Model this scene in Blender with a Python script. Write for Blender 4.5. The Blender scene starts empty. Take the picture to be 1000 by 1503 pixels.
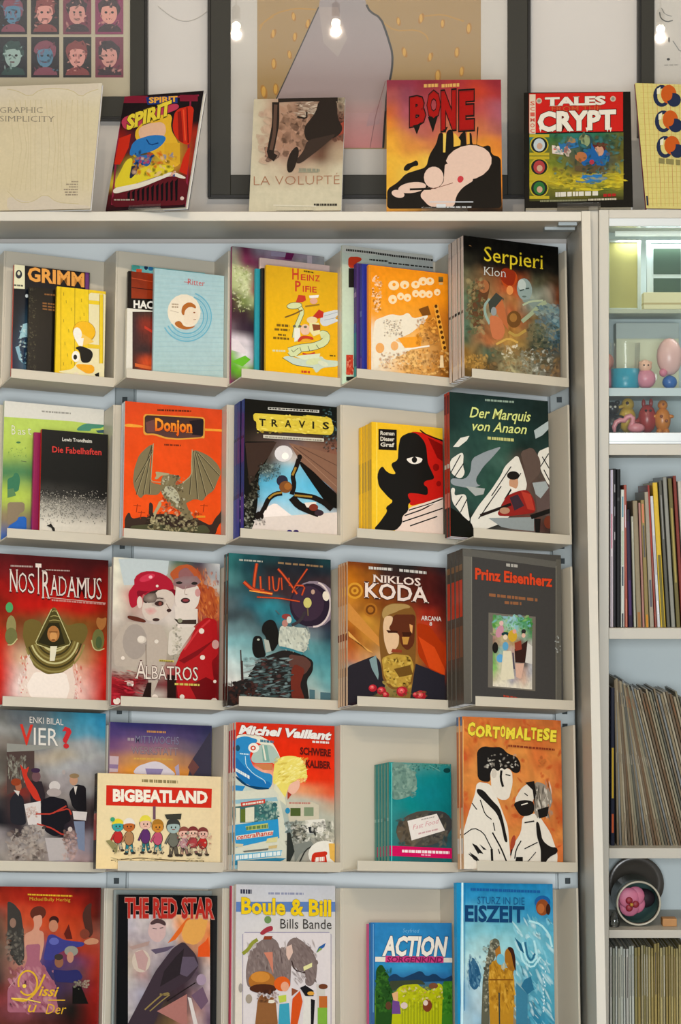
import bpy, math, random
from mathutils import Vector, Matrix, noise
from mathutils.geometry import tessellate_polygon

S = bpy.context.scene
COL = S.collection
# ------------------------------------------------------------------ camera, light, exposure
F, CX, CY, CAMY, CAMZ = 3500.0, 500.0, 751.5, -5.0, 1.5
cd = bpy.data.cameras.new('camera'); cam = bpy.data.objects.new('camera', cd); COL.objects.link(cam)
cam.location = (0, CAMY, CAMZ); cam.rotation_euler = (math.pi/2, 0, 0)
cd.sensor_fit = 'VERTICAL'; cd.sensor_height = 36; cd.lens = 36*F/1503; cd.clip_start = 0.05
S.camera = cam
S.view_settings.view_transform = 'Standard'; S.view_settings.look = 'None'
S.view_settings.gamma = 1; S.view_settings.use_curve_mapping = False
S.view_settings.exposure = -0.38
w = bpy.data.worlds.new('daylight'); S.world = w; w.use_nodes = True
w.node_tree.nodes['Background'].inputs[0].default_value = (0.86, 0.95, 1.0, 1)
w.node_tree.nodes['Background'].inputs[1].default_value = 0.46
LAMPS = [(-0.335, -2.2, 3.06), (-0.015, -2.2, 3.07), (1.028, -2.2, 3.05)]
LAMP_W = 31
for i, p in enumerate(LAMPS):
    ld = bpy.data.lights.new('lamp_light', 'POINT'); ld.energy = LAMP_W*(1.25 if i == 1 else 0.9); ld.shadow_soft_size = 0.014
    ld.color = (1.0, 0.82, 0.62)
    o = bpy.data.objects.new('lamp_light', ld); COL.objects.link(o); o.location = (p[0], p[1], p[2]-0.027)

wl = bpy.data.lights.new('camera_fill_light', 'AREA'); wl.shape = 'RECTANGLE'; wl.size = 1.6; wl.size_y = 1.1; wl.energy = 205; wl.color = (0.95, 0.98, 1.0)  # added soft fill by the camera, lifting the backboard between the trays
o = bpy.data.objects.new('camera_fill_light', wl); COL.objects.link(o); o.location = (0.1, -5.6, 1.45); o.rotation_euler = (math.pi/2, 0, 0)

# ------------------------------------------------------------------ helpers
def lin(c):
    c = c/255.0
    return c/12.92 if c <= 0.04045 else ((c+0.055)/1.055)**2.4
def hexc(h):
    if isinstance(h, tuple): return h
    if len(h) not in (3, 6): h = (h+'444444')[:6]
    if len(h) == 3: h = ''.join(a*2 for a in h)
    return tuple(lin(int(h[i:i+2], 16)) for i in (0, 2, 4))
def mat(name, rgb, rough=0.5, metal=0.0, var=0.06, scale=6, bump=0.0, spec=0.5, emit=None):
    m = bpy.data.materials.new(name); m.use_nodes = True; nt = m.node_tree; b = nt.nodes['Principled BSDF']
    c = hexc(rgb)
    tc = nt.nodes.new('ShaderNodeTexCoord'); nz = nt.nodes.new('ShaderNodeTexNoise'); nz.inputs['Scale'].default_value = scale
    nz.inputs['Detail'].default_value = 5
    nt.links.new(tc.outputs['Object'], nz.inputs['Vector'])
    mx = nt.nodes.new('ShaderNodeMix'); mx.data_type = 'RGBA'
    mx.inputs[6].default_value = tuple(x*(1-var) for x in c)+(1,); mx.inputs[7].default_value = tuple(min(1, x*(1+var)) for x in c)+(1,)
    nt.links.new(nz.outputs['Fac'], mx.inputs[0]); nt.links.new(mx.outputs[2], b.inputs['Base Color'])
    b.inputs['Roughness'].default_value = rough; b.inputs['Metallic'].default_value = metal
    b.inputs['Specular IOR Level'].default_value = spec
    if bump:
        bp = nt.nodes.new('ShaderNodeBump'); bp.inputs['Strength'].default_value = bump; bp.inputs['Distance'].default_value = 0.002
        n2 = nt.nodes.new('ShaderNodeTexNoise'); n2.inputs['Scale'].default_value = 300
        nt.links.new(tc.outputs['Object'], n2.inputs['Vector'])
        nt.links.new(n2.outputs['Fac'], bp.inputs['Height']); nt.links.new(bp.outputs[0], b.inputs['Normal'])
    if emit:
        b.inputs['Emission Color'].default_value = hexc(emit[0])+(1,); b.inputs['Emission Strength'].default_value = emit[1]
    return m
def attr_mat(name, rough, spec=0.5, var=0.10, scale=160):
    m = bpy.data.materials.new(name); m.use_nodes = True; nt = m.node_tree; b = nt.nodes['Principled BSDF']
    a = nt.nodes.new('ShaderNodeAttribute'); a.attribute_name = 'Col'
    tc = nt.nodes.new('ShaderNodeTexCoord'); nz = nt.nodes.new('ShaderNodeTexNoise'); nz.inputs['Scale'].default_value = scale
    nt.links.new(tc.outputs['Object'], nz.inputs['Vector'])
    mr = nt.nodes.new('ShaderNodeMapRange'); mr.inputs[3].default_value = 1-var; mr.inputs[4].default_value = 1+var
    nt.links.new(nz.outputs['Fac'], mr.inputs[0])
    vm = nt.nodes.new('ShaderNodeVectorMath'); vm.operation = 'SCALE'
    nt.links.new(a.outputs['Color'], vm.inputs[0]); nt.links.new(mr.outputs[0], vm.inputs['Scale'])
    nt.links.new(vm.outputs[0], b.inputs['Base Color'])
    b.inputs['Roughness'].default_value = rough; b.inputs['Specular IOR Level'].default_value = spec
    return m
def glass(name, tint=(1, 1, 1), refl=0.08, rough=0.01):
    m = bpy.data.materials.new(name); m.use_nodes = True; nt = m.node_tree; nt.nodes.clear()
    o = nt.nodes.new('ShaderNodeOutputMaterial'); mx = nt.nodes.new('ShaderNodeMixShader')
    t = nt.nodes.new('ShaderNodeBsdfTransparent'); t.inputs[0].default_value = tint+(1,)
    g = nt.nodes.new('ShaderNodeBsdfGlossy'); g.inputs['Roughness'].default_value = rough
    f = nt.nodes.new('ShaderNodeFresnel'); f.inputs[0].default_value = 1.5
    mu = nt.nodes.new('ShaderNodeMath'); mu.operation = 'MULTIPLY'; mu.inputs[1].default_value = refl/0.04; mu.use_clamp = True
    nt.links.new(f.outputs[0], mu.inputs[0]); nt.links.new(mu.outputs[0], mx.inputs[0])
    nt.links.new(t.outputs[0], mx.inputs[1]); nt.links.new(g.outputs[0], mx.inputs[2]); nt.links.new(mx.outputs[0], o.inputs[0])
    return m
M_PRINT = attr_mat('printed_laminate', 0.24, 0.1, 0.07)
M_PLAIN = attr_mat('plain_stock', 0.6, 0.25, 0.04)
M_PAGES = mat('page_edges', 'd9cfb8', 0.8, var=0.15, scale=400)
M_TRAY = mat('tray_lacquer', 'c8c0ae', 0.34, var=0.03, bump=0.03)
M_BOARD = mat('board_laminate', 'c8c2b4', 0.42, var=0.03, bump=0.03)
M_BACK = mat('rack_backboard', 'e4ebec', 0.45, var=0.03)
M_RAIL = mat('rail_metal', 'a2abac', 0.4, 0.1, var=0.06)
M_SLOT_SHADE = mat('slot_shade_dark', '4c5456', 0.8)
M_GLASS = glass('clear_glass', (0.97, 0.99, 0.98), 0.07)

class MB:
    def __init__(s): s.v = []; s.f = []; s.c = []
    def poly(s, pts, col=None, cols=None):
        i = len(s.v); s.v += [tuple(p) for p in pts]; s.f.append(tuple(range(i, i+len(pts))))
        s.c += [hexc(k)+(1,) for k in cols] if cols else [(hexc(col) if col else (1, 1, 1))+(1,)]*len(pts)
    def box(s, x0, y0, z0, x1, y1, z1, col=None, M=None, bev=0.0):
        if bev: return s.bbox(x0, y0, z0, x1, y1, z1, col, bev, M)
        p = [(x0, y0, z0), (x1, y0, z0), (x1, y1, z0), (x0, y1, z0), (x0, y0, z1), (x1, y0, z1), (x1, y1, z1), (x0, y1, z1)]
        if M: p = [M@Vector(q) for q in p]
        for f in ((0, 3, 2, 1), (4, 5, 6, 7), (0, 1, 5, 4), (2, 3, 7, 6), (1, 2, 6, 5), (3, 0, 4, 7)): s.poly([p[k] for k in f], col)
    def bbox(s, x0, y0, z0, x1, y1, z1, col, b, M):
        import bmesh
        bm = bmesh.new(); bmesh.ops.create_cube(bm, size=1)
        for v in bm.verts:
            v.co = Vector(((x0+x1)/2+v.co.x*(x1-x0), (y0+y1)/2+v.co.y*(y1-y0), (z0+z1)/2+v.co.z*(z1-z0)))
        bmesh.ops.bevel(bm, geom=list(bm.edges), offset=b, segments=2, profile=0.6, affect='EDGES')
        for f in bm.faces: s.poly([(M@v.co if M else v.co) for v in f.verts], col)
        bm.free()
    def prism(s, prof, axis_pts, col=None):  # prof list of (a,b); axis_pts = function (a,b,k) k in 0/1
        n = len(prof); a = [axis_pts(x, y, 0) for x, y in prof]; b = [axis_pts(x, y, 1) for x, y in prof]
        s.poly(a[::-1], col); s.poly(b, col)
        for i in range(n): j = (i+1) % n; s.poly([a[i], a[j], b[j], b[i]], col)
    def lathe(s, prof, n=24, M=None, col=None, cols=None):
        M = M or Matrix()
        for k in range(len(prof)-1):
            (r0, z0), (r1, z1) = prof[k], prof[k+1]
            for i in range(n):
                a0, a1 = 2*math.pi*i/n, 2*math.pi*(i+1)/n
                q = [(r0*math.cos(a0), r0*math.sin(a0), z0), (r0*math.cos(a1), r0*math.sin(a1), z0), (r1*math.cos(a1), r1*math.sin(a1), z1), (r1*math.cos(a0), r1*math.sin(a0), z1)]
                if r0 < 1e-6: q = [q[0], q[2], q[3]]
                elif r1 < 1e-6: q = q[:3]
                s.poly([M@Vector(p) for p in q], cols[k] if cols else col)
    def ball(s, c, r, col=None, sc=(1, 1, 1), n=14, rot=None):
        R = (rot or Matrix()).to_4x4()
        M = Matrix.Translation(c)@R@Matrix.Diagonal((sc[0]*r, sc[1]*r, sc[2]*r, 1))
        m = 8; s.lathe([(math.sin(math.pi*k/m), -math.cos(math.pi*k/m)) for k in range(m+1)], n, M, col)
    def tube(s, pts, rad, col=None, n=8):
        pts = [Vector(p) for p in pts]; rads = rad if isinstance(rad, (list, tuple)) else [rad]*len(pts)
        rings = []
        for i, p in enumerate(pts):
            d = (pts[min(i+1, len(pts)-1)]-pts[max(i-1, 0)]).normalized()
            a = d.orthogonal().normalized() if i == 0 else (pa-d*pa.dot(d)).normalized()
            pa = a; b = d.cross(a)
            rings.append([p+(a*math.cos(2*math.pi*k/n)+b*math.sin(2*math.pi*k/n))*rads[i] for k in range(n)])
        for i in range(len(rings)-1):
            for k in range(n):
                j = (k+1) % n; s.poly([rings[i][k], rings[i][j], rings[i+1][j], rings[i+1][k]], col)
        s.poly(rings[0][::-1], col); s.poly(rings[-1], col)
    def build(s, name, m, parent=None, smooth=False, weld=False, gain=1.0):
        me = bpy.data.meshes.new(name); me.from_pydata(s.v, [], s.f); me.materials.append(m)
        a = me.color_attributes.new('Col', 'FLOAT_COLOR', 'CORNER')
        a.data.foreach_set('color', [x*gain for c in s.c for x in c])
        if weld or smooth:
            import bmesh
            bm = bmesh.new(); bm.from_mesh(me); bmesh.ops.remove_doubles(bm, verts=bm.verts, dist=1e-5)
            bmesh.ops.recalc_face_normals(bm, faces=bm.faces); bm.to_mesh(me); bm.free()
        if smooth: me.polygons.foreach_set('use_smooth', [True]*len(me.polygons))
        me.update()
        o = bpy.data.objects.new(name, me); COL.objects.link(o); o.parent = parent
        return o
def tag(o, label=None, cat=None, group=None, kind=None):
    if label: o['label'] = label
    if cat: o['category'] = cat
    if group: o['group'] = group
    if kind: o['kind'] = kind
    return o
def empty(name, label, cat, M=None, group=None):
    o = bpy.data.objects.new(name, None); COL.objects.link(o); o.empty_display_size = 0.02
    if M is not None:
        o.location = M.to_translation(); o.rotation_euler = M.to_euler()
    return tag(o, label, cat, group)
def clone(o):
    r = o.copy(); COL.objects.link(r)
    for ch in o.children:
        c = ch.copy(); COL.objects.link(c); c.parent = r
    return r
def wx(px, Z): return (px-CX)/F*Z            # a measured position at distance Z from the camera, in metres
def wz(py, Z): return CAMZ-(py-CY)/F*Z

# ------------------------------------------------------------------ print art: flat inks laid on a plane
_tc = {}
def text_mesh(txt, off, sh):
    k = (txt, round(off, 3), sh)
    if k in _tc: return _tc[k]
    cu = bpy.data.curves.new('type', 'FONT'); cu.body = txt; cu.size = 1; cu.resolution_u = 2; cu.offset = off; cu.fill_mode = 'FRONT'
    o = bpy.data.objects.new('type', cu); COL.objects.link(o)
    dg = bpy.context.evaluated_depsgraph_get(); me = o.evaluated_get(dg).to_mesh()
    me.calc_loop_triangles()
    V = [(v.co.x+sh*v.co.y, v.co.y) for v in me.vertices]
    T = [tuple(t.vertices) for t in me.loop_triangles]
    cnt = {}
    for t in T:
        for a, b in ((0, 1), (1, 2), (2, 0)):
            e = tuple(sorted((t[a], t[b]))); cnt[e] = cnt.get(e, 0)+1
    edges = [e for e, n in cnt.items() if n == 1]
    o.evaluated_get(dg).to_mesh_clear(); bpy.data.objects.remove(o); bpy.data.curves.remove(cu)
    _tc[k] = (V, T, edges); return _tc[k]
def clip(tri, x0, y0, x1, y1):
    for ax, lim, sg in ((0, x0, 1), (0, x1, -1), (1, y0, 1), (1, y1, -1)):
        out = []; n = len(tri)
        for i in range(n):
            a, b = tri[i], tri[(i+1) % n]; da, db = sg*(a[0][ax]-lim), sg*(b[0][ax]-lim)
            if da >= 0: out.append(a)
            if (da < 0) != (db < 0):
                t = da/(da-db)
                out.append((tuple(a[0][k]+(b[0][k]-a[0][k])*t for k in (0, 1)), tuple(a[1][k]+(b[1][k]-a[1][k])*t for k in (0, 1, 2))))
        tri = out
        if len(tri) < 3: return []
    return tri
def rounded(pts, mx, closed=True):
    out = []; n = len(pts)
    for i in range(n if closed else n-1):
        a, b = pts[i], pts[(i+1) % n]; d = math.hypot(b[0]-a[0], b[1]-a[1])+1e-9; k = min(.25, mx/d)
        out += [(a[0]+(b[0]-a[0])*k, a[1]+(b[1]-a[1])*k), (b[0]-(b[0]-a[0])*k, b[1]-(b[1]-a[1])*k)]
    if not closed: out[0] = pts[0]; out[-1] = pts[-1]
    return out
class Art:
    """inks on the plane y=0 of matrix M; x right, z up, rectangle 0..w, 0..h; measurements come from crops of the photograph"""
    def __init__(s, M, wd, ht, crop):
        s.Mi = M.inverted(); s.w = wd; s.h = ht; s.crop = crop; s.gain = 1.0; s.art = MB(); s.txt = MB(); s.n = 0
        s.o = s.Mi@Vector((0, CAMY, CAMZ)); s.Rm = s.Mi.to_3x3(); s.rnd = random.Random(int(wd*1e5)+int(ht*1e6)); s.hist = []
    def loc(s, x, y):
        ox, oy, k = s.crop; px, py = ox+x/k, oy+y/k
        d = s.Rm@Vector(((px-CX)/F, 1, -(py-CY)/F)); t = -s.o.y/d.y
        p = s.o+d*t
        return (p.x, p.z)
    def tri(s, tgt, pts, cols, y):
        for a in [clip(list(zip(pts, cols)), 0, 0, s.w, s.h)]:
            if a:
                i = len(tgt.v); tgt.v += [(p[0][0], y, p[0][1]) for p in a]; tgt.f.append(tuple(range(i, i+len(a)))); tgt.c += [p[1]+(1,) for p in a]
    def lay(s):
        s.n += 1; return -0.0003-s.n*0.00002
    def P(s, col, *xy, c2=None):
        """polygon; c2 = second ink towards the bottom"""
        pts = [(xy[i], xy[i+1]) for i in range(0, len(xy), 2)]
        if len(pts) >= 6: pts = rounded(rounded(pts, 15), 5)
        s._poly(col, pts, c2)
    def _poly(s, col, pts, c2=None):
        y = s.lay(); L = [s.loc(*p) for p in pts]
        c = hexc(col); cs = [c]*len(L)
        if c2:
            d = hexc(c2); y0 = min(p[1] for p in pts); y1 = max(p[1] for p in pts)
            cs = [tuple(c[k]+(d[k]-c[k])*(p[1]-y0)/(y1-y0+1e-6) for k in range(3)) for p in pts]
        if len(c) == 3: s.hist.append((min(p[0] for p in L), max(p[0] for p in L), min(p[1] for p in L), max(p[1] for p in L), L, cs[0] if not c2 else tuple((c[k]+d[k])/2 for k in range(3))))
        for t in tessellate_polygon([[Vector((p[0], p[1], 0)) for p in L]]):
            s.tri(s.art, [L[k] for k in t], [cs[k] for k in t], y)
    def R(s, col, x0, y0, x1, y1, c2=None, dy=0):
        s._poly(col, [(x0, y0), (x1, y0+dy), (x1, y1+dy), (x0, y1)], c2)
    def E(s, col, cx, cy, rx, ry=None, a=0, c2=None, n=18, j=0.0, a0=0, a1=360):
        ry = ry or rx; a = math.radians(a); pts = []
        full = (a1-a0 >= 360); m = n if full else n+1
        for i in range(m):
            t = math.radians(a0+(a1-a0)*i/n); k = 1+j*(s.rnd.random()-.5)
            u, v = rx*k*math.cos(t), ry*k*math.sin(t)
            pts.append((cx+u*math.cos(a)-v*math.sin(a), cy+u*math.sin(a)+v*math.cos(a)))
        s._poly(col, pts, c2)
    def L(s, col, wd, *xy):
        y = s.lay(); c = hexc(col); pts = [(xy[i], xy[i+1]) for i in range(0, len(xy), 2)]
        if len(pts) >= 3: pts = rounded(pts, 16, False)
        pts = [Vector(p) for p in pts]; n = len(pts)
        A = []; B = []
        for i, p in enumerate(pts):
            d = (pts[min(i+1, n-1)]-pts[max(i-1, 0)]); d = d.normalized() if d.length else Vector((1, 0))
            nrm = Vector((-d.y, d.x))*wd/2; A.append(s.loc(*(p+nrm))); B.append(s.loc(*(p-nrm)))
        for i in range(n-1):
            s.tri(s.art, [A[i], A[i+1], B[i+1]], [c]*3, y); s.tri(s.art, [A[i], B[i+1], B[i]], [c]*3, y)
    def M(s, rows, box=None, warp=0.03, amp=0.12, n=(36, 46), fr=5):
        """soft painted ground from a small table of inks"""
        T = [[hexc(c) for c in r.split()] for r in rows.split(';')]; nr, nc = len(T), len(T[0]); y = s.lay()
        sd = s.rnd.random()*90
        def at(u, v):
            q = noise.noise_vector(Vector((u*fr, v*fr, sd))); u = min(max(u+q.x*warp, 0), 1); v = min(max(v+q.y*warp, 0), 1)
            a, b = u*(nc-1), v*(nr-1); i, j = min(int(a), nc-2) if nc > 1 else 0, min(int(b), nr-2) if nr > 1 else 0
            a -= i; b -= j; a = a*a*(3-2*a); b = b*b*(3-2*b); i2 = min(i+1, nc-1); j2 = min(j+1, nr-1)
            k = 1+amp*noise.noise(Vector((u*fr*4, v*fr*4, sd+7)))*2
            return tuple(max(0, ((T[j][i][m]*(1-a)+T[j][i2][m]*a)*(1-b)+(T[j2][i][m]*(1-a)+T[j2][i2][m]*a)*b)*k) for m in range(3))
        W, H = n; P = []
        if box is None: s.hist.append((0, s.w, 0, s.h, None, lambda X, Y: at(X/s.w, 1-Y/s.h)))
        else:
            qa, qb = s.loc(box[0], box[1]), s.loc(box[2], box[3]+(box[4] if len(box) > 4 else 0))
            s.hist.append((qa[0], qb[0], qb[1], qa[1], None, lambda X, Y: at((X-qa[0])/(qb[0]-qa[0]), (qa[1]-Y)/(qa[1]-qb[1]))))
        for j in range(H+1):
            for i in range(W+1):
                u, v = i/W, j/H
                p = (u*s.w, (1-v)*s.h) if box is None else s.loc(box[0]+(box[2]-box[0])*u, box[1]+(box[3]-box[1])*v+(box[4]*u if len(box) > 4 else 0))
                P.append((p, at(u, v)))
        for j in range(H):
            for i in range(W):
                q = [j*(W+1)+i, (j+1)*(W+1)+i, (j+1)*(W+1)+i+1, j*(W+1)+i+1]
                s.tri(s.art, [P[k][0] for k in q], [P[k][1] for k in q], y)
    def under(s, x, y):
        for (x0, x1, y0, y1, L, c) in reversed(s.hist):
            if x0 <= x <= x1 and y0 <= y <= y1:
                if callable(c): return c(x, y)
                ins = False; n = len(L)
                for i in range(n):
                    (ax, ay), (bx, by) = L[i], L[i-1]
                    if (ay > y) != (by > y) and x < (bx-ax)*(y-ay)/(by-ay+1e-12)+ax: ins = not ins
                if ins: return c
        return None
    def dab(s, col, cx, cy, rx, ry, a):
        y = s.lay(); c = hexc(col); a = math.radians(a); o = s.loc(cx, cy); g = s.under(*o) or c
        ci = tuple(g[k]*.12+c[k]*.88 for k in range(3)); cr = tuple(g[k]*.72+c[k]*.28 for k in range(3)); R = []
        for i in range(7):
            t = 2*math.pi*i/7; q = 1+.35*(s.rnd.random()-.5); u, v = rx*q*math.cos(t), ry*q*math.sin(t)
            R.append(s.loc(cx+u*math.cos(a)-v*math.sin(a), cy+u*math.sin(a)+v*math.cos(a)))
        for i in range(7): s.tri(s.art, [o, R[i], R[(i+1) % 7]], [ci, cr, cr], y)
    def S(s, pal, x0, y0, x1, y1, n, r, ell=False, el=1.6, a=None):
        """dabs of ink scattered in a box or the ellipse inside it"""
        pal = pal.split(); k = 0; nn = s.n; n = int(n*1.9); r *= .85
        while k < n:
            u, v = s.rnd.random()*2-1, s.rnd.random()*2-1
            if ell and u*u+v*v > 1: continue
            q = r*(.5+s.rnd.random()); e = 1+s.rnd.random()*(el-1)
            s.n = nn+k % 12
            s.dab(s.rnd.choice(pal), (x0+x1)/2+u*(x1-x0)/2, (y0+y1)/2+v*(y1-y0)/2, q*e, q/e, s.rnd.random()*180 if a is None else a+s.rnd.random()*30-15)
            k += 1
        s.n = nn+13
    def T(s, col, txt, x0, y0, x1, y1, h, b=0.0, sh=0.0, out=None, sf=False, c2=None):
        V, T, ed = text_mesh(txt, b, sh)
        if not V: return
        vb = text_mesh(txt, 0, sh)[0]
        xa, xb = min(v[0] for v in V), max(v[0] for v in V); cap = text_mesh('H', 0, 0)[0]; ch = max(v[1] for v in cap)
        if txt.islower() and not any(c in 'bdfhklt' for c in txt): ch = max(v[1] for v in vb)
        def mp(x, y):
            u = (x-xa)/(xb-xa); v = y/ch
            return s.loc(x0+(x1-x0)*u, y0+(y1-y0)*u-h*v)
        if out:
            V2, T2, _ = text_mesh(txt, b+out[1], sh); y = s.lay(); c = hexc(out[0])
            for t in T2: s.tri(s.txt, [mp(*V2[k]) for k in t], [c]*3, y)
        y = s.lay(); c = hexc(col); d = hexc(c2) if c2 else None
        def cc(v):
            if not d: return c
            k = min(max(V[v][1]/ch, 0), 1); return tuple(d[m]+(c[m]-d[m])*k for m in range(3))
        for t in T: s.tri(s.txt, [mp(*V[k]) for k in t], [cc(k) for k in t], y)
        if sf:
            for e in ed:
                p, q = V[e[0]], V[e[1]]
                if abs(p[1]-q[1]) < .01 and .03 < abs(p[0]-q[0]) < .26:
                    for lv, sg in ((0, 1), (ch, -1)):
                        if abs(p[1]-lv) < .05:
                            a0, a1 = min(p[0], q[0])-.042, max(p[0], q[0])+.042; z0, z1 = p[1], p[1]+sg*.035
                            s.tri(s.txt, [mp(a0, z0), mp(a1, z0), mp(a1, z1), mp(a0, z1)], [c]*4, y)
    def X(s, col, x0, y0, x1, y1, h, n=8, lines=1, gap=1.6):
        """a row of type too small in the photograph to read: short strokes of ink"""
        for l in range(lines):
            t = 0.0; yy = l*h*gap
            nn = s.n
            while t < 1:
                wv = min((.4+s.rnd.random())/n, 1-t)
                xa, xb = x0+(x1-x0)*t, x0+(x1-x0)*(t+wv*.8); ya = y0+(y1-y0)*t+yy; yb = y0+(y1-y0)*(t+wv*.8)+yy
                s.n = nn; s._poly(col, [(xa, ya-h), (xb, yb-h), (xb, yb), (xa, ya)]); t += wv
    def done(s, parent, m=None):
        if s.art.f: s.art.build('cover_art' if parent.name.startswith(('comic', 'art')) else 'print', m or M_PRINT, parent, gain=s.gain)
        if s.txt.f: s.txt.build('lettering', m or M_PRINT, parent, gain=s.gain)

# ------------------------------------------------------------------ books
ORD = ['', 'second', 'third', 'fourth', 'fifth', 'sixth', 'seventh']
def book(M, wd, ht, th, base, spine, label, crop=None, art=None, copies=1, short=None, bands=None, name='comic_album', pages=None, step=None, gain=1.0):
    """a bound album: origin at the lower left front corner, x along the cover, y into the stack, z up"""
    root = empty(name, label, 'book', M)
    bt = 0.0022 if th > 0.007 else 0.0012; r = min(0.0022, th*0.4)
    out = [(wd, 0)]+[(r*(1-math.sin(t*math.pi/6)), r*(1-math.cos(t*math.pi/6))) for t in range(0, 4)]
    out = [(wd, 0)]+[(r-r*math.sin(t*math.pi/6), r-r*math.cos(t*math.pi/6)) for t in range(0, 4)]+[(r-r*math.cos(t*math.pi/6), th-r+r*math.sin(t*math.pi/6)) for t in range(0, 4)]+[(wd, th)]
    prof = out+[(wd, th-bt), (bt, th-bt), (bt, bt), (wd, bt)]
    cv = MB(); n = len(prof)
    cv.poly([(p[0], p[1], 0) for p in prof], spine); cv.poly([(p[0], p[1], ht) for p in prof][::-1], spine)
    for i in range(n):
        p, q = prof[i], prof[(i+1) % n]
        c = base if i in (0, len(out)-2) else (spine if i < len(out) else 'ddd')
        cv.poly([(q[0], q[1], 0), (p[0], p[1], 0), (p[0], p[1], ht), (q[0], q[1], ht)], c)
    cv.build('cover', M_PRINT, root, gain=gain)
    pg = MB(); pg.box(bt, bt, 0.002, wd-0.003, th-bt, ht-0.0025, pages or 'ddd'); pg.build('page_block', M_PAGES, root)
    if bands:
        sb = MB()
        for (v0, v1, c) in bands:
            sb.poly([(-0.0002, th-r, v0*ht), (-0.0002, r, v0*ht), (-0.0002, r, v1*ht), (-0.0002, th-r, v1*ht)], c)
        sb.build('spine_print', M_PRINT, root)
    if art:
        a = Art(M, wd, ht, crop); a.gain = gain; art(a); a.done(root)
    if copies > 1:
        g = 'stacked copies of the '+(short or label); root['group'] = g; st = step or (th+0.0006)
        for k in range(1, copies):
            c = clone(root); c.location = (M@Matrix.Translation(((random.random()-.5)*0.003 if k else 0, st*k, 0))).to_translation()
            c['label'] = '%s from the front in the stack of %s' % (ORD[k], short or label)
    return root

# ------------------------------------------------------------------ room shell
def struct(mb, name, m): return tag(mb.build(name, m), kind='structure')
WY = 0.25
b = MB(); b.box(-2.2, WY, 0, 2.4, WY+0.12, 3.5); struct(b, 'wall_back', mat('wall_paint', 'c9c4be', 0.75, var=0.03, bump=0.05))
b = MB(); b.box(-2.2, -6.5, -0.05, 2.4, WY+0.12, 0.0); struct(b, 'floor', mat('floor_linoleum', '8d8377', 0.5, var=0.2, scale=3))
b = MB(); b.box(-2.2, -6.5, 3.5, 2.4, WY+0.12, 3.6); struct(b, 'ceiling', mat('ceiling_paint', 'dedbd4', 0.8))

# ------------------------------------------------------------------ display rack
TAN = 0.19; PHI = math.atan(TAN); A = math.radians(22); P = 0.24; L1 = P*math.cos(A); L2 = P*math.sin(A); HP = 0.300
def ytip(z): return 0.045-TAN*(1.764-z)
def zfromtip(py):
    z = 1.0
    for _ in range(30): z = CAMZ-(py-CY)/F*(ytip(z)-CAMY)
    return z
ROWZ = [zfromtip(p) for p in (568, 799, 1042, 1280, 1525)]
X3 = 0.0
MR = Matrix.Translation((0, ytip(1.0), 1.0))@Matrix.Rotation(-PHI, 4, 'X')
rack = empty('display_rack', 'large beige shop display rack with slotted metal uprights, leaning back against the wall', 'shelving', Matrix.Translation((0, 0, 0)))
def part(mb, name, m, parent, **k): return mb.build(name, m, parent, **k)
zt = 1.13
b = MB(); b.box(-0.95, 0.1165, -1.0, 0.494, 0.125, zt, M=MR); part(b, 'backboard', M_BACK, rack)
# bottom rail, top board, right side panel
b = MB(); b.box(-0.95, -0.08, 2.1006, 0.4972, WY-0.001, 2.1200, bev=0.0015); part(b, 'top_board', M_BOARD, rack)
b = MB(); prof = [(-0.080, 2.1206), (-0.372, 0.529), (-0.467, 0.002), (WY-0.001, 0.002), (WY-0.001, 2.1206)]
b.prism(prof, lambda y, z, k: (0.4975+0.018*k, y, z)); part(b, 'side_panel', M_BOARD, rack)
for (xa, xb) in ((-0.4835, -0.4455), (0.452, 0.490)):
    u = MB(); t = 0.0135; y0, y1 = 0.090, 0.1165
    u.box(xa, y0, -0.95, xa+t, y1, zt-0.03, M=MR); u.box(xb-t, y0, -0.95, xb, y1, zt-0.03, M=MR)
    z = -0.95
    while z < zt-0.05:
        u.box(xa+t, y0, z, xb-t, y0+0.003, z+0.020, M=MR); z += 0.032
    for xe in (xa-.004, xb): u.box(xe, y0+.020, -0.95, xe+.004, y1, zt-0.03, M=MR)
    up = part(u, 'upright', M_RAIL, rack)
    d = MB(); d.box(xa+t, y0+0.015, -0.95, xb-t, y0+0.016, zt-0.04, M=MR); part(d, 'slot_shade', M_SLOT_SHADE, up)  # dark strip behind the webs gives the slots their shade by colour
# thin plate fixings at the upper right corner
for q in ((0.430, 0.020, 2.094, 0.494, 0.060, 2.1003), (0.452, -0.060, 2.094, 0.490, -0.030, 2.1003)): b = MB(); b.box(*q); part(b, 'fixing_plate', M_RAIL, rack)

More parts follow.
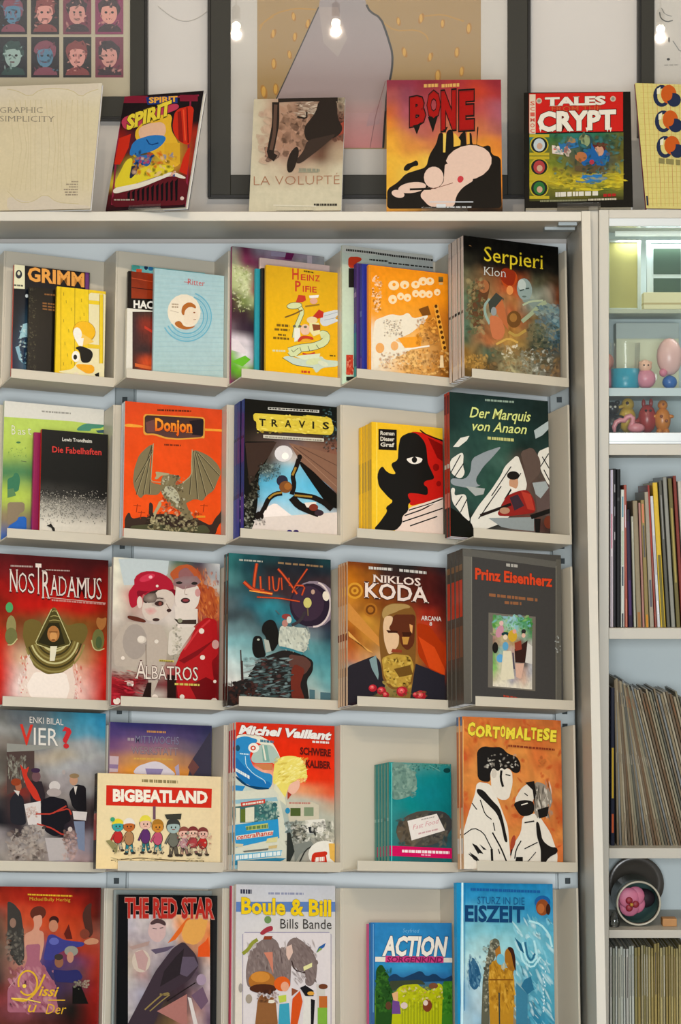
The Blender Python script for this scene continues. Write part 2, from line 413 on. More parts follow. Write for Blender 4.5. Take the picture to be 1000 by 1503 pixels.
PM = {}
def pocketM(r, j):
    z = ROWZ[r]; return Matrix.Translation((X3+(j-3)*P, ytip(z), z))@Matrix.Rotation(-PHI, 4, 'X')@Matrix.Rotation(A, 4, 'Z')
WORD = ['topmost', 'second from the top', 'middle', 'fourth from the top', 'lowest visible']
for r in range(5):
    base = Matrix.Translation((X3, ytip(ROWZ[r]), ROWZ[r]))
    tr = empty('display_tray', 'beige zigzag tray with slanted pockets on the rack, %s row' % WORD[r], 'display tray', base, 'zigzag trays on the display rack')
    inv = base.inverted()
    for j in range(-1, 5):
        Mp = inv@pocketM(r, j); PM[(r, j)] = pocketM(r, j)
        m = MB(); m.box(0.0045, 0, 0, L1, 0.0035, HP, M=Mp, bev=0.0008); part(m, 'back_panel', M_TRAY, tr)
        m = MB(); m.box(L1, -L2+0.0005, 0, L1+0.0045, 0.0035, HP, M=Mp, bev=0.0008); part(m, 'divider', M_TRAY, tr)
        m = MB(); m.box(0.0005, -L2+0.002, 0.0, L1, 0, 0.003, M=Mp); part(m, 'pocket_floor', M_TRAY, tr)
        m = MB(); m.box(0.0005, -L2-0.0005, -0.0005, L1, -L2+0.002, 0.0195, M=Mp, bev=0.0006); part(m, 'lip', M_TRAY, tr)
    for xa in (-0.467, 0.471):
        m = MB(); m.box(xa-0.004, 0.060, 0.10, xa+0.004, 0.0955, 0.20, M=Matrix.Rotation(-PHI, 4, 'X')); part(m, 'hook', M_RAIL, tr)

def toplane(M, px, py, t):
    Mi = M.inverted(); o = Mi@Vector((0, CAMY, CAMZ)); d = Mi.to_3x3()@Vector(((px-CX)/F, 1, -(py-CY)/F))
    q = o+d*((-t-o.y)/d.y); return q.x, q.z
FT = 0.0034
def pb(r, j, T, th, xl, xr, yt, base, spine, label, k=None, art=None, **kw):
    M = PM[(r, j)]; ym = yt+100
    s0 = toplane(M, xl, ym, T)[0]; s1 = min(toplane(M, xr, ym, T)[0], L1-0.0006); h = toplane(M, xl, yt, T)[1]
    n = kw.get('copies', 1)
    crops = {0: (0, 5.367 if r == 0 else 5.556), 1: (150, 5), 2: (320, 5), 3: (490, 5), 4: (640, 4.167)}
    return book(M@Matrix.Translation((s0, -T, FT)), s1-s0, h-FT, th, base, spine, label, crop=k, art=art, **kw)
C1 = [(0, 310, 5.367), (150, 310, 5), (320, 330, 5), (490, 330, 5), (650, 310, 4.348)]
C2 = [(0, 560, 5.556), (150, 560, 5), (320, 560, 5), (490, 560, 5), (640, 560, 4.167)]
C3 = [(0, 790, 5.556), (150, 790, 5), (320, 790, 5), (490, 790, 5), (640, 790, 4.167)]
C4 = [(0, 1030, 5.556), (110, 1030, 4.167), (320, 1030, 5), (490, 1030, 5), (640, 1030, 4.167)]
C5 = [(0, 1270, 5.556), (140, 1270, 4.762), (320, 1270, 5), (490, 1270, 5), (640, 1270, 4.167)]
random.seed(4)

# ================================================================== row 1
def art(a):
    a.M('0a0b12 0d1018 10131c;0c0f18 13202e 12161f;0b1420 3d6a86 1d2c3c;13203a 86b3c4 2a4660;1b2140 5d8fb0 234')
    a.R('c93a26', 55, 400, 97, 1300); a.R('e6e2bd', 105, 418, 195, 608, dy=5); a.E('30323a', 148, 497, 26, 34); a.E('dcd8b8', 148, 490, 12, 16)
    a.P('17161b', 200, 425, 700, 480, 700, 640, 200, 600); a.R('6d3a78', 672, 480, 700, 640)
    a.P('1c2f46', 140, 960, 190, 880, 222, 900, 222, 1230, 170, 1190, 115, 1100); a.P('9cc6cf', 180, 890, 215, 880, 215, 990, 150, 1000); a.P('84aebf', 120, 1070, 150, 1060, 180, 1200, 150, 1170)
    a.X('55544a', 110, 590, 185, 595, 14, 4); a.T('f0a64e', 'GRIMM', 218, 545, 664, 596, 102, b=.035, out=('3a2013', .03)); a.S('a9cfd2 4c7d97 24405c d5e6e2', 150, 900, 220, 1200, 26, 9); a.E('cfd6d6', 210, 668, 12, 14)
pb(0, 0, .034, .012, 18.5, 130, 388, '0f1014', 'c93a26', 'dark comic album with orange title and red spine, rearmost in the top left pocket', C1[0], art)
def art(a):
    a.M('16130e 1c1812 1a1510;1f1a12 15110c 120e0a;14110d 100d0a 0f0c09;15120d 0f0c09 0e0b08')
    a.S('4d4a34 2e2d22 5d5a40 3a3626', 222, 600, 285, 1250, 60, 7); a.X('8a5a2c', 350, 660, 435, 668, 12, 3); a.X('8a5a2c', 335, 730, 435, 742, 12, 3, 3, 1.9); a.E('d8d8c8', 210, 668, 10)
pb(0, 0, .052, .012, 40.5, 120, 420.5, '16130e', '23211a', 'slim blackish comic album half hidden behind the yellow cartoon album, top left pocket', C1[0], art)
def art(a):
    a.M('eac414 ecc91c e9c52a;edc718 efcb20 ecc92c;e8bf16 ecc51c e8c22a', amp=.04)
    for x in (480, 590, 700): a.L('8f7410', 4, x, 600, x-2, 1260)
    a.P('e7ddb0', 700, 640, 840, 655, 840, 1310, 560, 1290, 450, 1262, 570, 1245, 700, 1060); a.P('eccb2a', 700, 700, 790, 710, 790, 740, 700, 730); a.P('eccb2a', 785, 655, 812, 655, 812, 1200, 785, 1200); a.L('9c7c18', 4, 785, 655, 782, 1200); a.L('9c7c18', 4, 812, 655, 810, 1200)
    a.P('e4c02c', 690, 1045, 790, 1055, 790, 1085, 690, 1080)
    for p in ((500, 640), (520, 700), (560, 760), (500, 850), (640, 690), (660, 800), (540, 930), (510, 1030), (530, 1120), (500, 1190), (560, 1180), (630, 830)): a.L('9a7b12', 4, p[0], p[1], p[0]+2, p[1]+26)
    a.E('b8860f', 662, 950, 92, 84, 20); a.E('f0b71c', 664, 945, 86, 76, 25); a.P('efc45a', 590, 930, 720, 1010, 740, 1030, 660, 1060, 590, 1010); a.E('f1ecdf', 610, 965, 34, 50, -10)
    a.P('f1ecdf', 585, 1000, 660, 1000, 650, 1065, 620, 1060); a.P('151310', 585, 1075, 640, 1060, 720, 1095, 735, 1135, 705, 1195, 640, 1195, 625, 1100); a.E('f1ecdf', 597, 1145, 32, 44); a.E('1a1714', 592, 1150, 15, 20)
    a.P('f0a81e', 600, 1205, 660, 1205, 740, 1215, 745, 1270, 690, 1285, 600, 1230); a.P('151310', 745, 1285, 780, 1270, 780, 1308, 755, 1305); a.E('e7d9c0', 600, 1285, 20, 15)
pb(0, 0, .072, .012, 81.5, 153.5, 420, 'eac414', 'e2bb1a', 'small yellow comic album with a tumbling cartoon child, front of the top left pocket', C1[0], art)

def art(a):
    a.M('6aa 7bb 8cc;58a 6ac 8bd'); a.E('3d8f86', 245, 415, 34, 20); a.E('1d2d4c', 322, 415, 14, 16); a.E('2c70a0', 356, 422, 18, 16); a.R('c94b2c', 250, 425, 290, 450)
pb(0, 1, .016, .008, 192, 300, 388.5, '7ab', '8a9', 'pale comic album with a coloured top edge, above the dark red one with white letters', C1[1], art)
def art(a):
    a.M('7a2a14 9c3216 6a2012;a03a18 8c2f16 4c1a12;6e2412 b24018 5c1d12;2a1a14 241814 1c1412', n=(20, 30)); a.R('17120f', 178, 440, 214, 720)
    a.P('17120f', 214, 640, 380, 645, 380, 735, 214, 730); a.T('ece8df', 'HAC', 230, 708, 376, 716, 52, b=.04)
    a.L('3a1510', 6, 216, 560, 378, 580); a.L('c5502a', 5, 216, 490, 378, 520)
pb(0, 1, .032, .012, 187, 300, 397.5, '17120f', '1d1814', 'dark red comic album with white capital letters, partly covered by the pale blue album', C1[1], art)
def art(a):
    a.R('e0dbcd', 170, 700, 400, 1300); a.M('3a2a26 45302a 4a2c26;3c2c2e 883022 7c2a20;402c2c 5a2c26 b04030;3e2a28 3a2a2a 6a2c22;4a2a24 c84a22 e05a26;3a2824 3a2a28 402a26', box=(222, 738, 420, 1210), n=(24, 30))
    a.P('d2622e', 240, 1115, 378, 1145, 378, 1168, 240, 1140); a.P('c23a28', 310, 840, 378, 880, 378, 900, 310, 860)
pb(0, 1, .048, .014, 185, 300, 452, 'e0dbcd', 'e4dfd0', 'white-framed dark red comic album, lower half beside the pale blue medallion album', C1[1], art)
def art(a):
    a.M('a7c8cc a9cacf abccd0;a9c8ca accace aecccf;acc7c4 b0c9c6 b4cbc8', amp=.03)
    for i in range(44): a.L('9fc0c6' if i % 2 else 'b4cdcf', 3, 385, 470+i*18, 905, 505+i*17)
    for q in range(5): a.L('6fb2c8', 9, *[v for t in range(-70, 160, 14) for v in (620+(125+q*14)*math.cos(math.radians(t)), 775+(125+q*14)*math.sin(math.radians(t)))]) if q % 2 == 0 else a.L('93c6d2', 7, *[v for t in range(-60, 150, 14) for v in (620+(125+q*14)*math.cos(math.radians(t)), 775+(125+q*14)*math.sin(math.radians(t)))])
    a.E('ebdfc8', 600, 740, 122, 130); a.P('b0672c', 578, 740, 590, 690, 640, 665, 685, 690, 690, 720, 650, 700, 615, 715, 610, 760, 590, 765); a.P('ead9c0', 610, 720, 650, 700, 690, 725, 710, 780, 685, 800, 660, 840, 600, 830, 600, 760); a.P('b0672c', 525, 820, 570, 800, 600, 850, 660, 850, 690, 835, 660, 862, 600, 872, 545, 850); a.E('8c4c20', 675, 745, 8, 5); a.L('8c4c20', 4, 668, 798, 688, 796)
    a.X('b09a80', 510, 690, 560, 692, 12, 3, 2); a.L('b09a80', 3, 500, 730, 560, 745)
    a.T('cf4a44', 'Ritter', 628, 538, 752, 552, 42, b=-.005); a.L('cf4a44', 3, 600, 520, 640, 524)
pb(0, 1, .066, .012, 225.5, 333, 393.5, 'a9c8cc', 'b4cccc', 'pale blue comic album with a round portrait medallion and small red handwritten title', C1[1], art)

def art(a):
    a.M('888 5c2440 7c7482 8a7c8c 6c2c54 8a7a8a 8a8490 999;b0a88c 8a3a58 7a4058 806078 8a6080 887 888 888;c5cd96 c9d09a 8a5060 705060 888 888 888 888;b4bd86 d0d4a4 a04458 604858 888 888 888 888;4a2a30 7c8a50 c8cf9a 5c4050 888 888 888 888;4a3038 3c2a30 6a6a48 403040 888 888 888 888;6a5860 3a2a38 3c3040 403040 888 888 888 888;d8ccd4 e0d4da 5c5464 584450 888 888 888 888;7cb84a e4dce0 8a8090 5ca03c 888 888 888 888;58a028 86c83c 4c9428 3c7c30 888 888 888 888;6c2c50 4c7c28 6c3050 602c48 888 888 888 888', warp=.03, n=(50, 50))
    a.S('d6dca8 a8b070 8c9c50 e0e0b8', 110, 300, 240, 640, 60, 9); a.P('e6dade', 100, 830, 150, 850, 210, 930, 205, 950, 100, 920); a.P('6cbc30', 105, 1000, 200, 960, 240, 990, 180, 1040, 110, 1010)
    a.R('8c8298', 390, 195, 500, 230, dy=8); a.P('b0a4ae', 655, 225, 690, 228, 690, 300, 655, 295); a.P('601c48', 500, 205, 560, 210, 540, 260, 490, 250)
pb(0, 2, .014, .012, 340, 476, 361, '888', '9b3f66', 'large magenta and green plant-patterned comic album standing rearmost behind the yellow dragon album', C1[2], art)
pb(0, 2, .028, .010, 381, 484, 378, 'd9bdb4', 'dcc0b6', 'pale pink comic album showing only its top edge behind the yellow dragon album')
pb(0, 2, .042, .010, 374.5, 470, 394, '2f9aa8', '2b96a4', 'turquoise comic album showing its spine between the magenta and the black one')
pb(0, 2, .057, .012, 383.5, 480, 393, '241f1c', '2a2320', 'black-spined comic album directly behind the yellow dragon album')
def art(a):
    a.M('d8a61c dfae20 dcaa1e;eab416 ecb61a e6ae1c;efb60e f0b812 ecb014', amp=.03)
    a.X('5c4a18', 630, 345, 705, 358, 12, 5)
    for ch, x, h in (('H', 545, 78), ('E', 608, 42), ('I', 652, 42), ('N', 668, 42), ('Z', 712, 42)): a.T('c8402a', ch, x, 400+(x-545)*.08, x+(48 if h > 50 else 10 if ch == 'I' else 36), 402+(x-545)*.08, h, b=.02)
    for ch, x, h in (('P', 566, 74), ('I', 622, 42), ('F', 640, 42), ('I', 675, 42), ('E', 692, 42)): a.T('c8402a', ch, x, 486+(x-566)*.08, x+(42 if h > 50 else 9 if ch == 'I' else 32), 488+(x-566)*.08, h, b=.02)
    a.X('7a5a18', 430, 745, 525, 752, 18, 3); a.X('7a5a18', 415, 775, 525, 782, 16, 3); a.X('7a5a18', 440, 812, 500, 818, 14, 2); a.X('7a5a18', 405, 838, 525, 846, 16, 3); a.X('d8d0a0', 400, 930, 498, 935, 14, 4); a.X('c8402a', 612, 1085, 680, 1090, 16, 2); a.X('5c4a18', 820, 965, 865, 968, 10, 2)
    # generic coiled dragon with riders
    G = 'd3dba6'; K = '4a5a3c'
    def ol(col, *p, wd=26): a.L(K, wd+7, *p); a.L(col, wd, *p)
    a.P('cfd4d8', 760, 650, 870, 622, 905, 640, 850, 690, 900, 700, 780, 750, 745, 720); a.L('8890a0', 3, 780, 670, 880, 640); a.L('8890a0', 3, 780, 700, 880, 680)
    a.P('c6d4c0', 470, 975, 510, 960, 600, 985, 700, 990, 760, 960, 780, 990, 890, 1000, 880, 1040, 760, 1050, 720, 1095, 700, 1050, 560, 1030); a.L(K, 4, 470, 975, 560, 1030, 700, 1050)
    ol(G, 520, 930, 600, 905, 700, 895, 780, 865, 800, 825, 780, 800, 750, 810, wd=52); ol(G, 525, 930, 550, 960, 600, 920, wd=34)
    ol(G, 560, 830, 570, 760, 600, 690, 620, 640, 600, 605, wd=28); a.E(K, 560, 594, 58, 26, -6); a.E(G, 560, 594, 54, 22, -6); a.P(G, 580, 760, 560, 760, 560, 860, 610, 850)
    a.P('e8e6da', 560, 760, 600, 755, 605, 830, 560, 860); a.P('c5402a', 570, 570, 590, 515, 640, 520, 645, 555, 620, 568); a.P('f0ece0', 668, 520, 740, 515, 735, 535, 672, 540); a.E('e0a890', 702, 560, 28, 22); a.L('7a5a28', 10, 490, 680, 560, 655, 620, 625); a.L('a07828', 12, 640, 600, 745, 585)
    a.P('c03426', 690, 680, 740, 622, 775, 640, 770, 680, 730, 690); a.E('e8d0a0', 690, 700, 40, 26); a.E('e8c0a4', 640, 770, 36, 40); a.P('e6dca0', 670, 720, 740, 720, 750, 800, 700, 820, 670, 780); a.P('8a4a2a', 690, 730, 750, 735, 750, 770, 700, 780)
    a.P('c5402a', 580, 860, 600, 820, 640, 812, 700, 825, 700, 850, 660, 835, 620, 838, 600, 860); a.P('e8a834', 605, 860, 620, 840, 680, 845, 690, 862); a.L('c5402a', 12, 620, 945, 660, 955, 710, 940); a.P('d8e0c0', 560, 965, 640, 955, 750, 945, 740, 985, 620, 990)
    a.E(G, 700, 1005, 58, 24, -10); a.E('d8dcc0', 770, 1020, 40, 18, 20); a.L('5a6a48', 4, 600, 900, 610, 930); a.L('5a6a48', 4, 660, 890, 672, 925); a.L('5a6a48', 4, 720, 880, 740, 910)
    for p in ((560, 745), (600, 745), (640, 750)): a.E('6a6a5a', p[0], p[1], 12, 9)
pb(0, 2, .075, .012, 390.5, 497, 388.5, 'e3ad1c', 'e8b020', 'bright yellow comic album with a pale coiled cartoon dragon and red hand-drawn title', C1[2], art)

def art(a):
    a.M('aeb8ae a8b0a8 a4a8a4;c8d6bc a8b0a8 a4a8a4;ccdcc0 a8b0a8 a4a8a4;c8dcc0 9a9 998;c4dcc0 9a9 998', amp=.03); a.R('b6b8b0', 40, 140, 760, 200, dy=60); a.L('1c1c1a', 16, 90, 184, 250, 200, 420, 225, 600, 245, 730, 260)
    for i in range(48): a.L('b6b8b0', 3, 100+i*13, 172+i*1.6, 100+i*13, 200+i*1.6)
    a.P('c23a20', 105, 235, 190, 235, 210, 260, 150, 290, 150, 320, 105, 315); a.R('24201c', 108, 320, 150, 460); a.X('2c2c28', 260, 262, 400, 275, 12, 8); a.X('2c2c28', 400, 285, 760, 325, 10, 12); a.R('c8402a', 90, 955, 140, 1100); a.S('d86040 e8a080 a03020', 90, 960, 140, 1110, 16, 9); a.R('2a2620', 90, 1115, 150, 1145)
pb(0, 3, .012, .009, 502.5, 636, 359.5, 'c8d6bc', 'ccd6c4', 'tall mint green comic album with a dotted black top line, behind the orange one', C1[3], art)
pb(0, 3, .036, .018, 524, 640, 386, '4b3470', '4e3674', 'purple comic album with teal lower spine, behind the orange cover', bands=[(0, .14, '2fa0a0'), (.14, .42, '1e6f84'), (.42, .5, '35508c'), (.72, .76, '8a6a9c')])
pb(0, 3, .056, .014, 532, 645, 387, '2c3490', '2f3796', 'royal blue comic album directly behind the orange cover', bands=[(.05, .2, '5a4a9c'), (.55, .6, '5060b0')])
def art(a):
    a.M('f0921a f2941a f0901a;f3981c f49a1c f0921a;f3a030 f0a030 c07020;ecdcc0 f0b868 a86820;ece0c8 f0c078 9c6020;ece4d0 e8a850 8a5018', warp=.05, amp=.06)
    a.R('e58f22', 250, 285, 275, 1080)
    a.S('f3ead8 d8b890 7a4a20 f6e4c4', 285, 375, 345, 640, 50, 10)
    for i, (x, y, q) in enumerate(((440, 445, 40), (520, 440, 34), (600, 440, 32), (655, 415, 34), (705, 415, 32))): a.E('f7dcae', x, y, q, q*.9); a.E('f09a28', x+2, y+(8 if i % 2 else -6), q*.3, q*.34)
    for i, (x, y, q) in enumerate(((432, 548, 32), (490, 525, 26), (540, 535, 28), (600, 505, 26), (650, 508, 28), (700, 510, 26), (758, 495, 24))): a.E('f7dcae', x, y, q, q*1.05); a.E('f09a28', x+2, y+6, q*.3, q*.3)
    a.R('7a6a3c', 768, 382, 802, 420, c2='4c4430'); a.R('d8b070', 772, 424, 800, 440)
    a.P('ece2cc', 300, 700, 420, 655, 500, 670, 545, 640, 580, 690, 700, 660, 660, 720, 560, 800, 440, 850, 600, 900, 300, 1060, 280, 900); a.P('f2a02c', 470, 830, 640, 820, 640, 900, 520, 905); a.E('eaa860', 338, 905, 32, 38); a.E('ecaf6c', 445, 890, 28, 34)
    a.S('7c5a3c a88460 5c4430 d8c8a8', 360, 700, 500, 820, 46, 8); a.S('b8702a e8d4b0 8c5420 f0c888', 330, 940, 560, 1060, 60, 11); a.S('8a5418 b87828 6c4014 d89038 f0c070', 530, 920, 840, 1100, 110, 14); a.S('9c5f20 6c4014 c07c2c f0b450', 610, 690, 760, 880, 60, 13)
    a.P('7a4a18', 620, 620, 690, 595, 710, 660, 650, 670); a.L('f4ead6', 12, 490, 925, 600, 905, 700, 890); a.L('e8a43c', 34, 745, 590, 780, 760, 810, 920)
    for i in range(9): a.E('54300f', 748+i*8, 600+i*38, 11, 13)
    a.P('ecd0a0', 780, 960, 800, 960, 805, 1050, 775, 1050)
pb(0, 3, .075, .012, 541.5, 658.5, 388.5, 'f0941c', 'e8902a', 'orange comic album with pale balloon lettering and brown machinery', C1[3], art)

def art(a):
    a.M('0c0c0a 100f0c 0e0e0c 0c0c0b 0c0c0b;0f0e0b 12110e 100f0c 0e0d0a 0f0e0b;24231a 1c1812 1a1510 1a1812 14130f;5c5c44 6c4a2c 8c3c1c 4c4c38 3c2a1c;6c6448 8c6a44 b04a20 8a9484 6c3418;5c6c50 9c7c54 a06a3c 7c8c80 6a4424;546450 8c8464 b05c34 6c5c3c 5c7c84;4c6450 8c5c38 9c6c34 5c6450 4c6c7c;4c5c44 a8653c a88444 3c4438 3c4c50;84602c 4c5c48 8c7c50 5c5c48 544c3c;a07838 5c4c30 a8a078 7c7c6c 6c5844;5c4420 6c5434 7c6c4c 8c8c80 544c40', warp=.05, amp=.25, n=(50, 60), fr=7)
    # painted crowd of generic figures
    a.P('5c3c24', 200, 460, 300, 440, 300, 500, 240, 740, 190, 740, 170, 600); a.E('a0643c', 262, 480, 34, 42); a.S('7c7c54 4c5c3c 9c8c60 3c4c38 64402c', 160, 440, 260, 780, 90, 15)
    a.E('b4461a', 425, 430, 52, 58); a.E('d88a4c', 428, 505, 22, 30); a.P('8c2c14', 360, 420, 380, 360, 440, 370, 470, 400, 450, 480, 400, 470)
    a.E('8a9c98', 522, 500, 48, 72, -8); a.E('b4c0ba', 505, 470, 26, 36, -10); a.L('3c4c48', 8, 492, 508, 520, 500); a.L('3c4c48', 8, 530, 495, 552, 492); a.E('5a6a64', 520, 545, 14, 6); a.P('7c8c84', 495, 570, 560, 560, 660, 580, 740, 620, 740, 660, 640, 650, 560, 600)
    a.L('98a484', 26, 505, 705, 560, 660, 620, 600, 660, 580); a.L('a8b494', 12, 510, 600, 560, 575, 640, 570)
    a.L('8ca498', 16, 300, 560, 265, 600, 270, 660, 300, 720); a.P('3c4038', 290, 580, 340, 520, 390, 560, 360, 620, 300, 650); a.P('b4663c', 330, 620, 380, 560, 400, 640, 420, 760, 370, 700); a.P('c07048', 300, 660, 370, 680, 400, 760, 380, 820, 320, 820, 300, 740); a.E('8c9494', 325, 640, 18, 28)
    a.E('6c4824', 455, 690, 46, 54); a.E('9a6c34', 450, 680, 24, 28); a.L('b09048', 18, 420, 770, 470, 800, 530, 760); a.L('c8a050', 14, 340, 850, 420, 810, 480, 840)
    a.S('6c8c94 4c6c7c 8ca4a4 34505c', 600, 600, 740, 760, 70, 14, a=20); a.S('5c5c44 3c4430 8c8460 6c6448 2c3028', 550, 720, 740, 880, 90, 13)
    a.S('c0b894 e0dcc8 8c7c58 a89870 d8d0b0', 380, 860, 480, 940, 34, 12); a.S('a8a898 6c6c60 d0d0c4 4c4c44 88887c', 500, 890, 700, 1020, 110, 11); a.S('a87c38 c09448 7c5c28', 150, 920, 290, 1000, 34, 13); a.S('6c5434 4c3c28 8c6c44', 300, 880, 740, 1060, 70, 14)
    a.L('a07848', 3, 165, 220, 180, 225)
    a.T('dcc42c', 'Serpieri', 262, 318, 634, 372, 92, b=-.005, out=('6a5c18', .02), sf=True); a.T('c8c8c0', 'Klon', 262, 410, 398, 424, 54, b=-.01, sf=True)
pb(0, 4, .084, .0145, 681, 821, 345.5, '12110e', 'cfc2b6', 'large dark comic album with a painted crowd of figures and slim yellow title', C1[4], art, copies=5, short='dark painted crowd albums', bands=[(.1, .9, 'c4b4aa'), (.45, .47, '8c7c74')])

# ================================================================== row 2
def art(a):
    a.M('b4cc5c b8cf60 b6cc5c;b4cc5c b8d060 b4cc60;b0c858 b4cc5c b0c85c;4c8054 5c8c58 4c8054;b0c84c c0d468 b0c85c;8c7c60 8c8060 8c7c60;2860b0 3868b0 2c60b4', n=(30, 50), warp=.02, amp=.05)
    a.P('d8d6cc', 0, 150, 900, 225, 900, 370, 600, 325, 0, 285); a.X('9a9890', 340, 250, 580, 268, 14, 10)
    a.P('4c8c74', 640, 370, 700, 340, 860, 355, 830, 380, 740, 385, 740, 405, 620, 400); a.P('3c5c68', 780, 400, 880, 390, 880, 420, 800, 420)
    for ch, x, h in (('B', 95, 76), ('a', 145, 40), ('s', 178, 38), ('t', 225, 70)): a.T('e6e4cc', ch, x, 432, x+30, 434, h, b=-.01, out=('8ca060', .02))
    a.E('4c7c4c', 150, 497, 18, 8); a.S('5c8848 7a9c50', 70, 540, 215, 620, 14, 6); a.L('5c6c4c', 6, 170, 648, 215, 656)
    a.P('3c7858', 60, 790, 105, 780, 120, 740, 150, 750, 165, 800, 150, 900, 60, 900); a.P('5c8458', 60, 880, 110, 870, 130, 930, 60, 950); a.P('8c7c64', 60, 985, 200, 985, 200, 1060, 150, 1080, 145, 1130, 60, 1175); a.P('2c66bc', 60, 1185, 145, 1130, 145, 1105, 215, 1100, 215, 1220, 60, 1290)
pb(1, 0, .022, .012, 4, 158, 588, 'b4cc5c', 'c8ccb0', 'large light green comic album with white top band, behind the black and white one', C2[0], art)
pb(1, 0, .053, .014, 48, 150, 634, '8e2450', '96285a', 'magenta comic album standing behind the black album with red spine')
def art(a):
    a.M('1c1c1a 1c1c1a;1c1c1a 1c1c1a;1c1c1a 1c1c1a;1d1d1b 1c1c1a;3c3a36 201f1d;b8b2a4 8c8880;d6cfc0 ccc5b6;dcd4c4 d6cebe', warp=.02, amp=.02, n=(20, 70))
    for y, n, c in ((880, 40, '1c1c1a'), (920, 80, '1c1c1a'), (960, 150, '1c1c1a'), (1000, 150, '24221f'), (1050, 120, '2c2a26'), (1110, 70, '3a3832')): a.S(c, 315, y-40, 865, y+50, n, 4.6, el=1.2)
    a.S('e0d8c8 c8c0b0', 330, 890, 865, 1010, 110, 3.6)
    a.T('d6d2c6', 'Lewis Trondheim', 506, 486, 748, 502, 28, b=.02); a.T('c83a34', 'Die Fabelhaften', 424, 578, 826, 602, 48, b=.02)
    a.P('24221e', 375, 1172, 400, 1170, 410, 1155, 422, 1170, 430, 1185, 445, 1195, 446, 1225, 425, 1220, 420, 1195, 395, 1185)
pb(1, 0, .070, .013, 59, 157, 629.5, '1c1c1a', 'c42a22', 'black comic album with small red title fading to speckled white below, red spine', C2[0], art)

def art(a):
    a.M('d2441a d4481c d2461e;dc4a18 de4e1a d8481a;e24a14 e44e18 dc4a18;e44c16 e65018 e04c18;e85018 ea541a e45018;d84a1c d04c20 e04c1c', amp=.05, n=(24, 30))
    a.X('5c2410', 405, 215, 655, 225, 13, 12); a.P('d8983c', 302, 238, 755, 262, 752, 420, 740, 415, 560, 430, 460, 420, 380, 392, 302, 395); a.P('3a2a26', 312, 246, 746, 272, 742, 408, 560, 418, 470, 410, 390, 382, 312, 382, c2='5c3c38')
    a.P('6c4440', 318, 300, 380, 280, 400, 370, 330, 372); a.P('241c20', 640, 290, 742, 275, 740, 400, 660, 390)
    a.T('f0a030', 'Donjon', 388, 358, 660, 374, 86, b=.035, out=('5c2410', .03), c2='e0601c', sf=True)
    a.P('e89c34', 165, 315, 200, 308, 300, 325, 298, 338, 200, 335, 165, 330); a.P('e89c34', 755, 345, 880, 352, 880, 368, 755, 362); a.X('7c2c14', 455, 470, 580, 476, 12, 5)
    # generic winged beast on a rock
    G = '7c7050'; D = '4c4432'; Hh = 'a89c74'
    a.P('3a2c24', 165, 1000, 200, 950, 215, 1010, 300, 990, 340, 1000, 345, 880, 375, 900, 370, 980, 420, 970, 560, 975, 700, 1010, 800, 1060, 830, 1000, 870, 960, 890, 880, 905, 1000, 850, 1060, 830, 1130, 165, 1130); a.P('4c4c34', 200, 1060, 420, 1040, 560, 1080, 760, 1050, 800, 1110, 220, 1125)
    for p in ((250, 900), (700, 960), (280, 950), (740, 900)): a.L('8c2c14', 5, p[0], p[1]+60, p[0]+8, p[1]); a.L('8c2c14', 4, p[0]-20, p[1]+10, p[0]+35, p[1]+14)
    a.P(G, 375, 455, 330, 480, 270, 540, 235, 640, 225, 730, 240, 800, 280, 865, 310, 825, 360, 835, 420, 830, 440, 760, 355, 742, 350, 600); a.P(G, 665, 500, 650, 600, 655, 680, 590, 745, 540, 760, 600, 900, 680, 860, 740, 880, 760, 840, 820, 800, 850, 720, 875, 670, 850, 610, 790, 550, 720, 515)
    for q in ((365, 470, 250, 830), (365, 480, 300, 830), (368, 500, 345, 825), (365, 520, 240, 740)): a.L(D, 7, *q); a.L(Hh, 3, q[0]+5, q[1], q[2]+6, q[3])
    for q in ((670, 510, 700, 860), (680, 515, 760, 840), (690, 515, 815, 790), (700, 518, 860, 690), (668, 520, 640, 830)): a.L(D, 7, *q); a.L(Hh, 3, q[0]+5, q[1], q[2]+6, q[3])
    a.L(Hh, 7, 375, 455, 355, 735, 430, 740); a.L(Hh, 7, 660, 500, 655, 690, 590, 745)
    a.P(G, 430, 740, 440, 690, 490, 680, 560, 690, 575, 712, 540, 745, 560, 760, 620, 800, 610, 880, 640, 960, 680, 1010, 600, 1020, 580, 960, 530, 930, 470, 880, 425, 800); a.P(Hh, 385, 660, 440, 668, 500, 675, 480, 690, 430, 690, 405, 720, 380, 715, 400, 690)
    a.P('b4b094', 450, 770, 510, 768, 545, 800, 570, 850, 560, 900, 520, 880, 460, 830); a.S('8c8464 c8c4a8 5c5440 3a2e24', 440, 690, 600, 960, 70, 11)
    a.P(Hh, 420, 870, 440, 900, 400, 960, 370, 1050, 330, 1060, 360, 990, 400, 920); a.L('302420', 22, 395, 1090, 400, 1020, 440, 990, 480, 1010); a.S('a89c74 6c5c40 c0b488 2c241c', 330, 960, 700, 1110, 90, 13); a.R('e08c28', 690, 985, 755, 1000)
pb(1, 1, .018, .008, 178, 320, 592, 'd8d8d0', 'ccd4d8', 'thin white comic album peeking out left of the orange-red winged beast cover')
pb(1, 1, .060, .014, 182, 331, 588.5, 'd6481a', 'd8d6d0', 'orange-red comic album with a grey winged beast perched on rocks', C2[1], art)

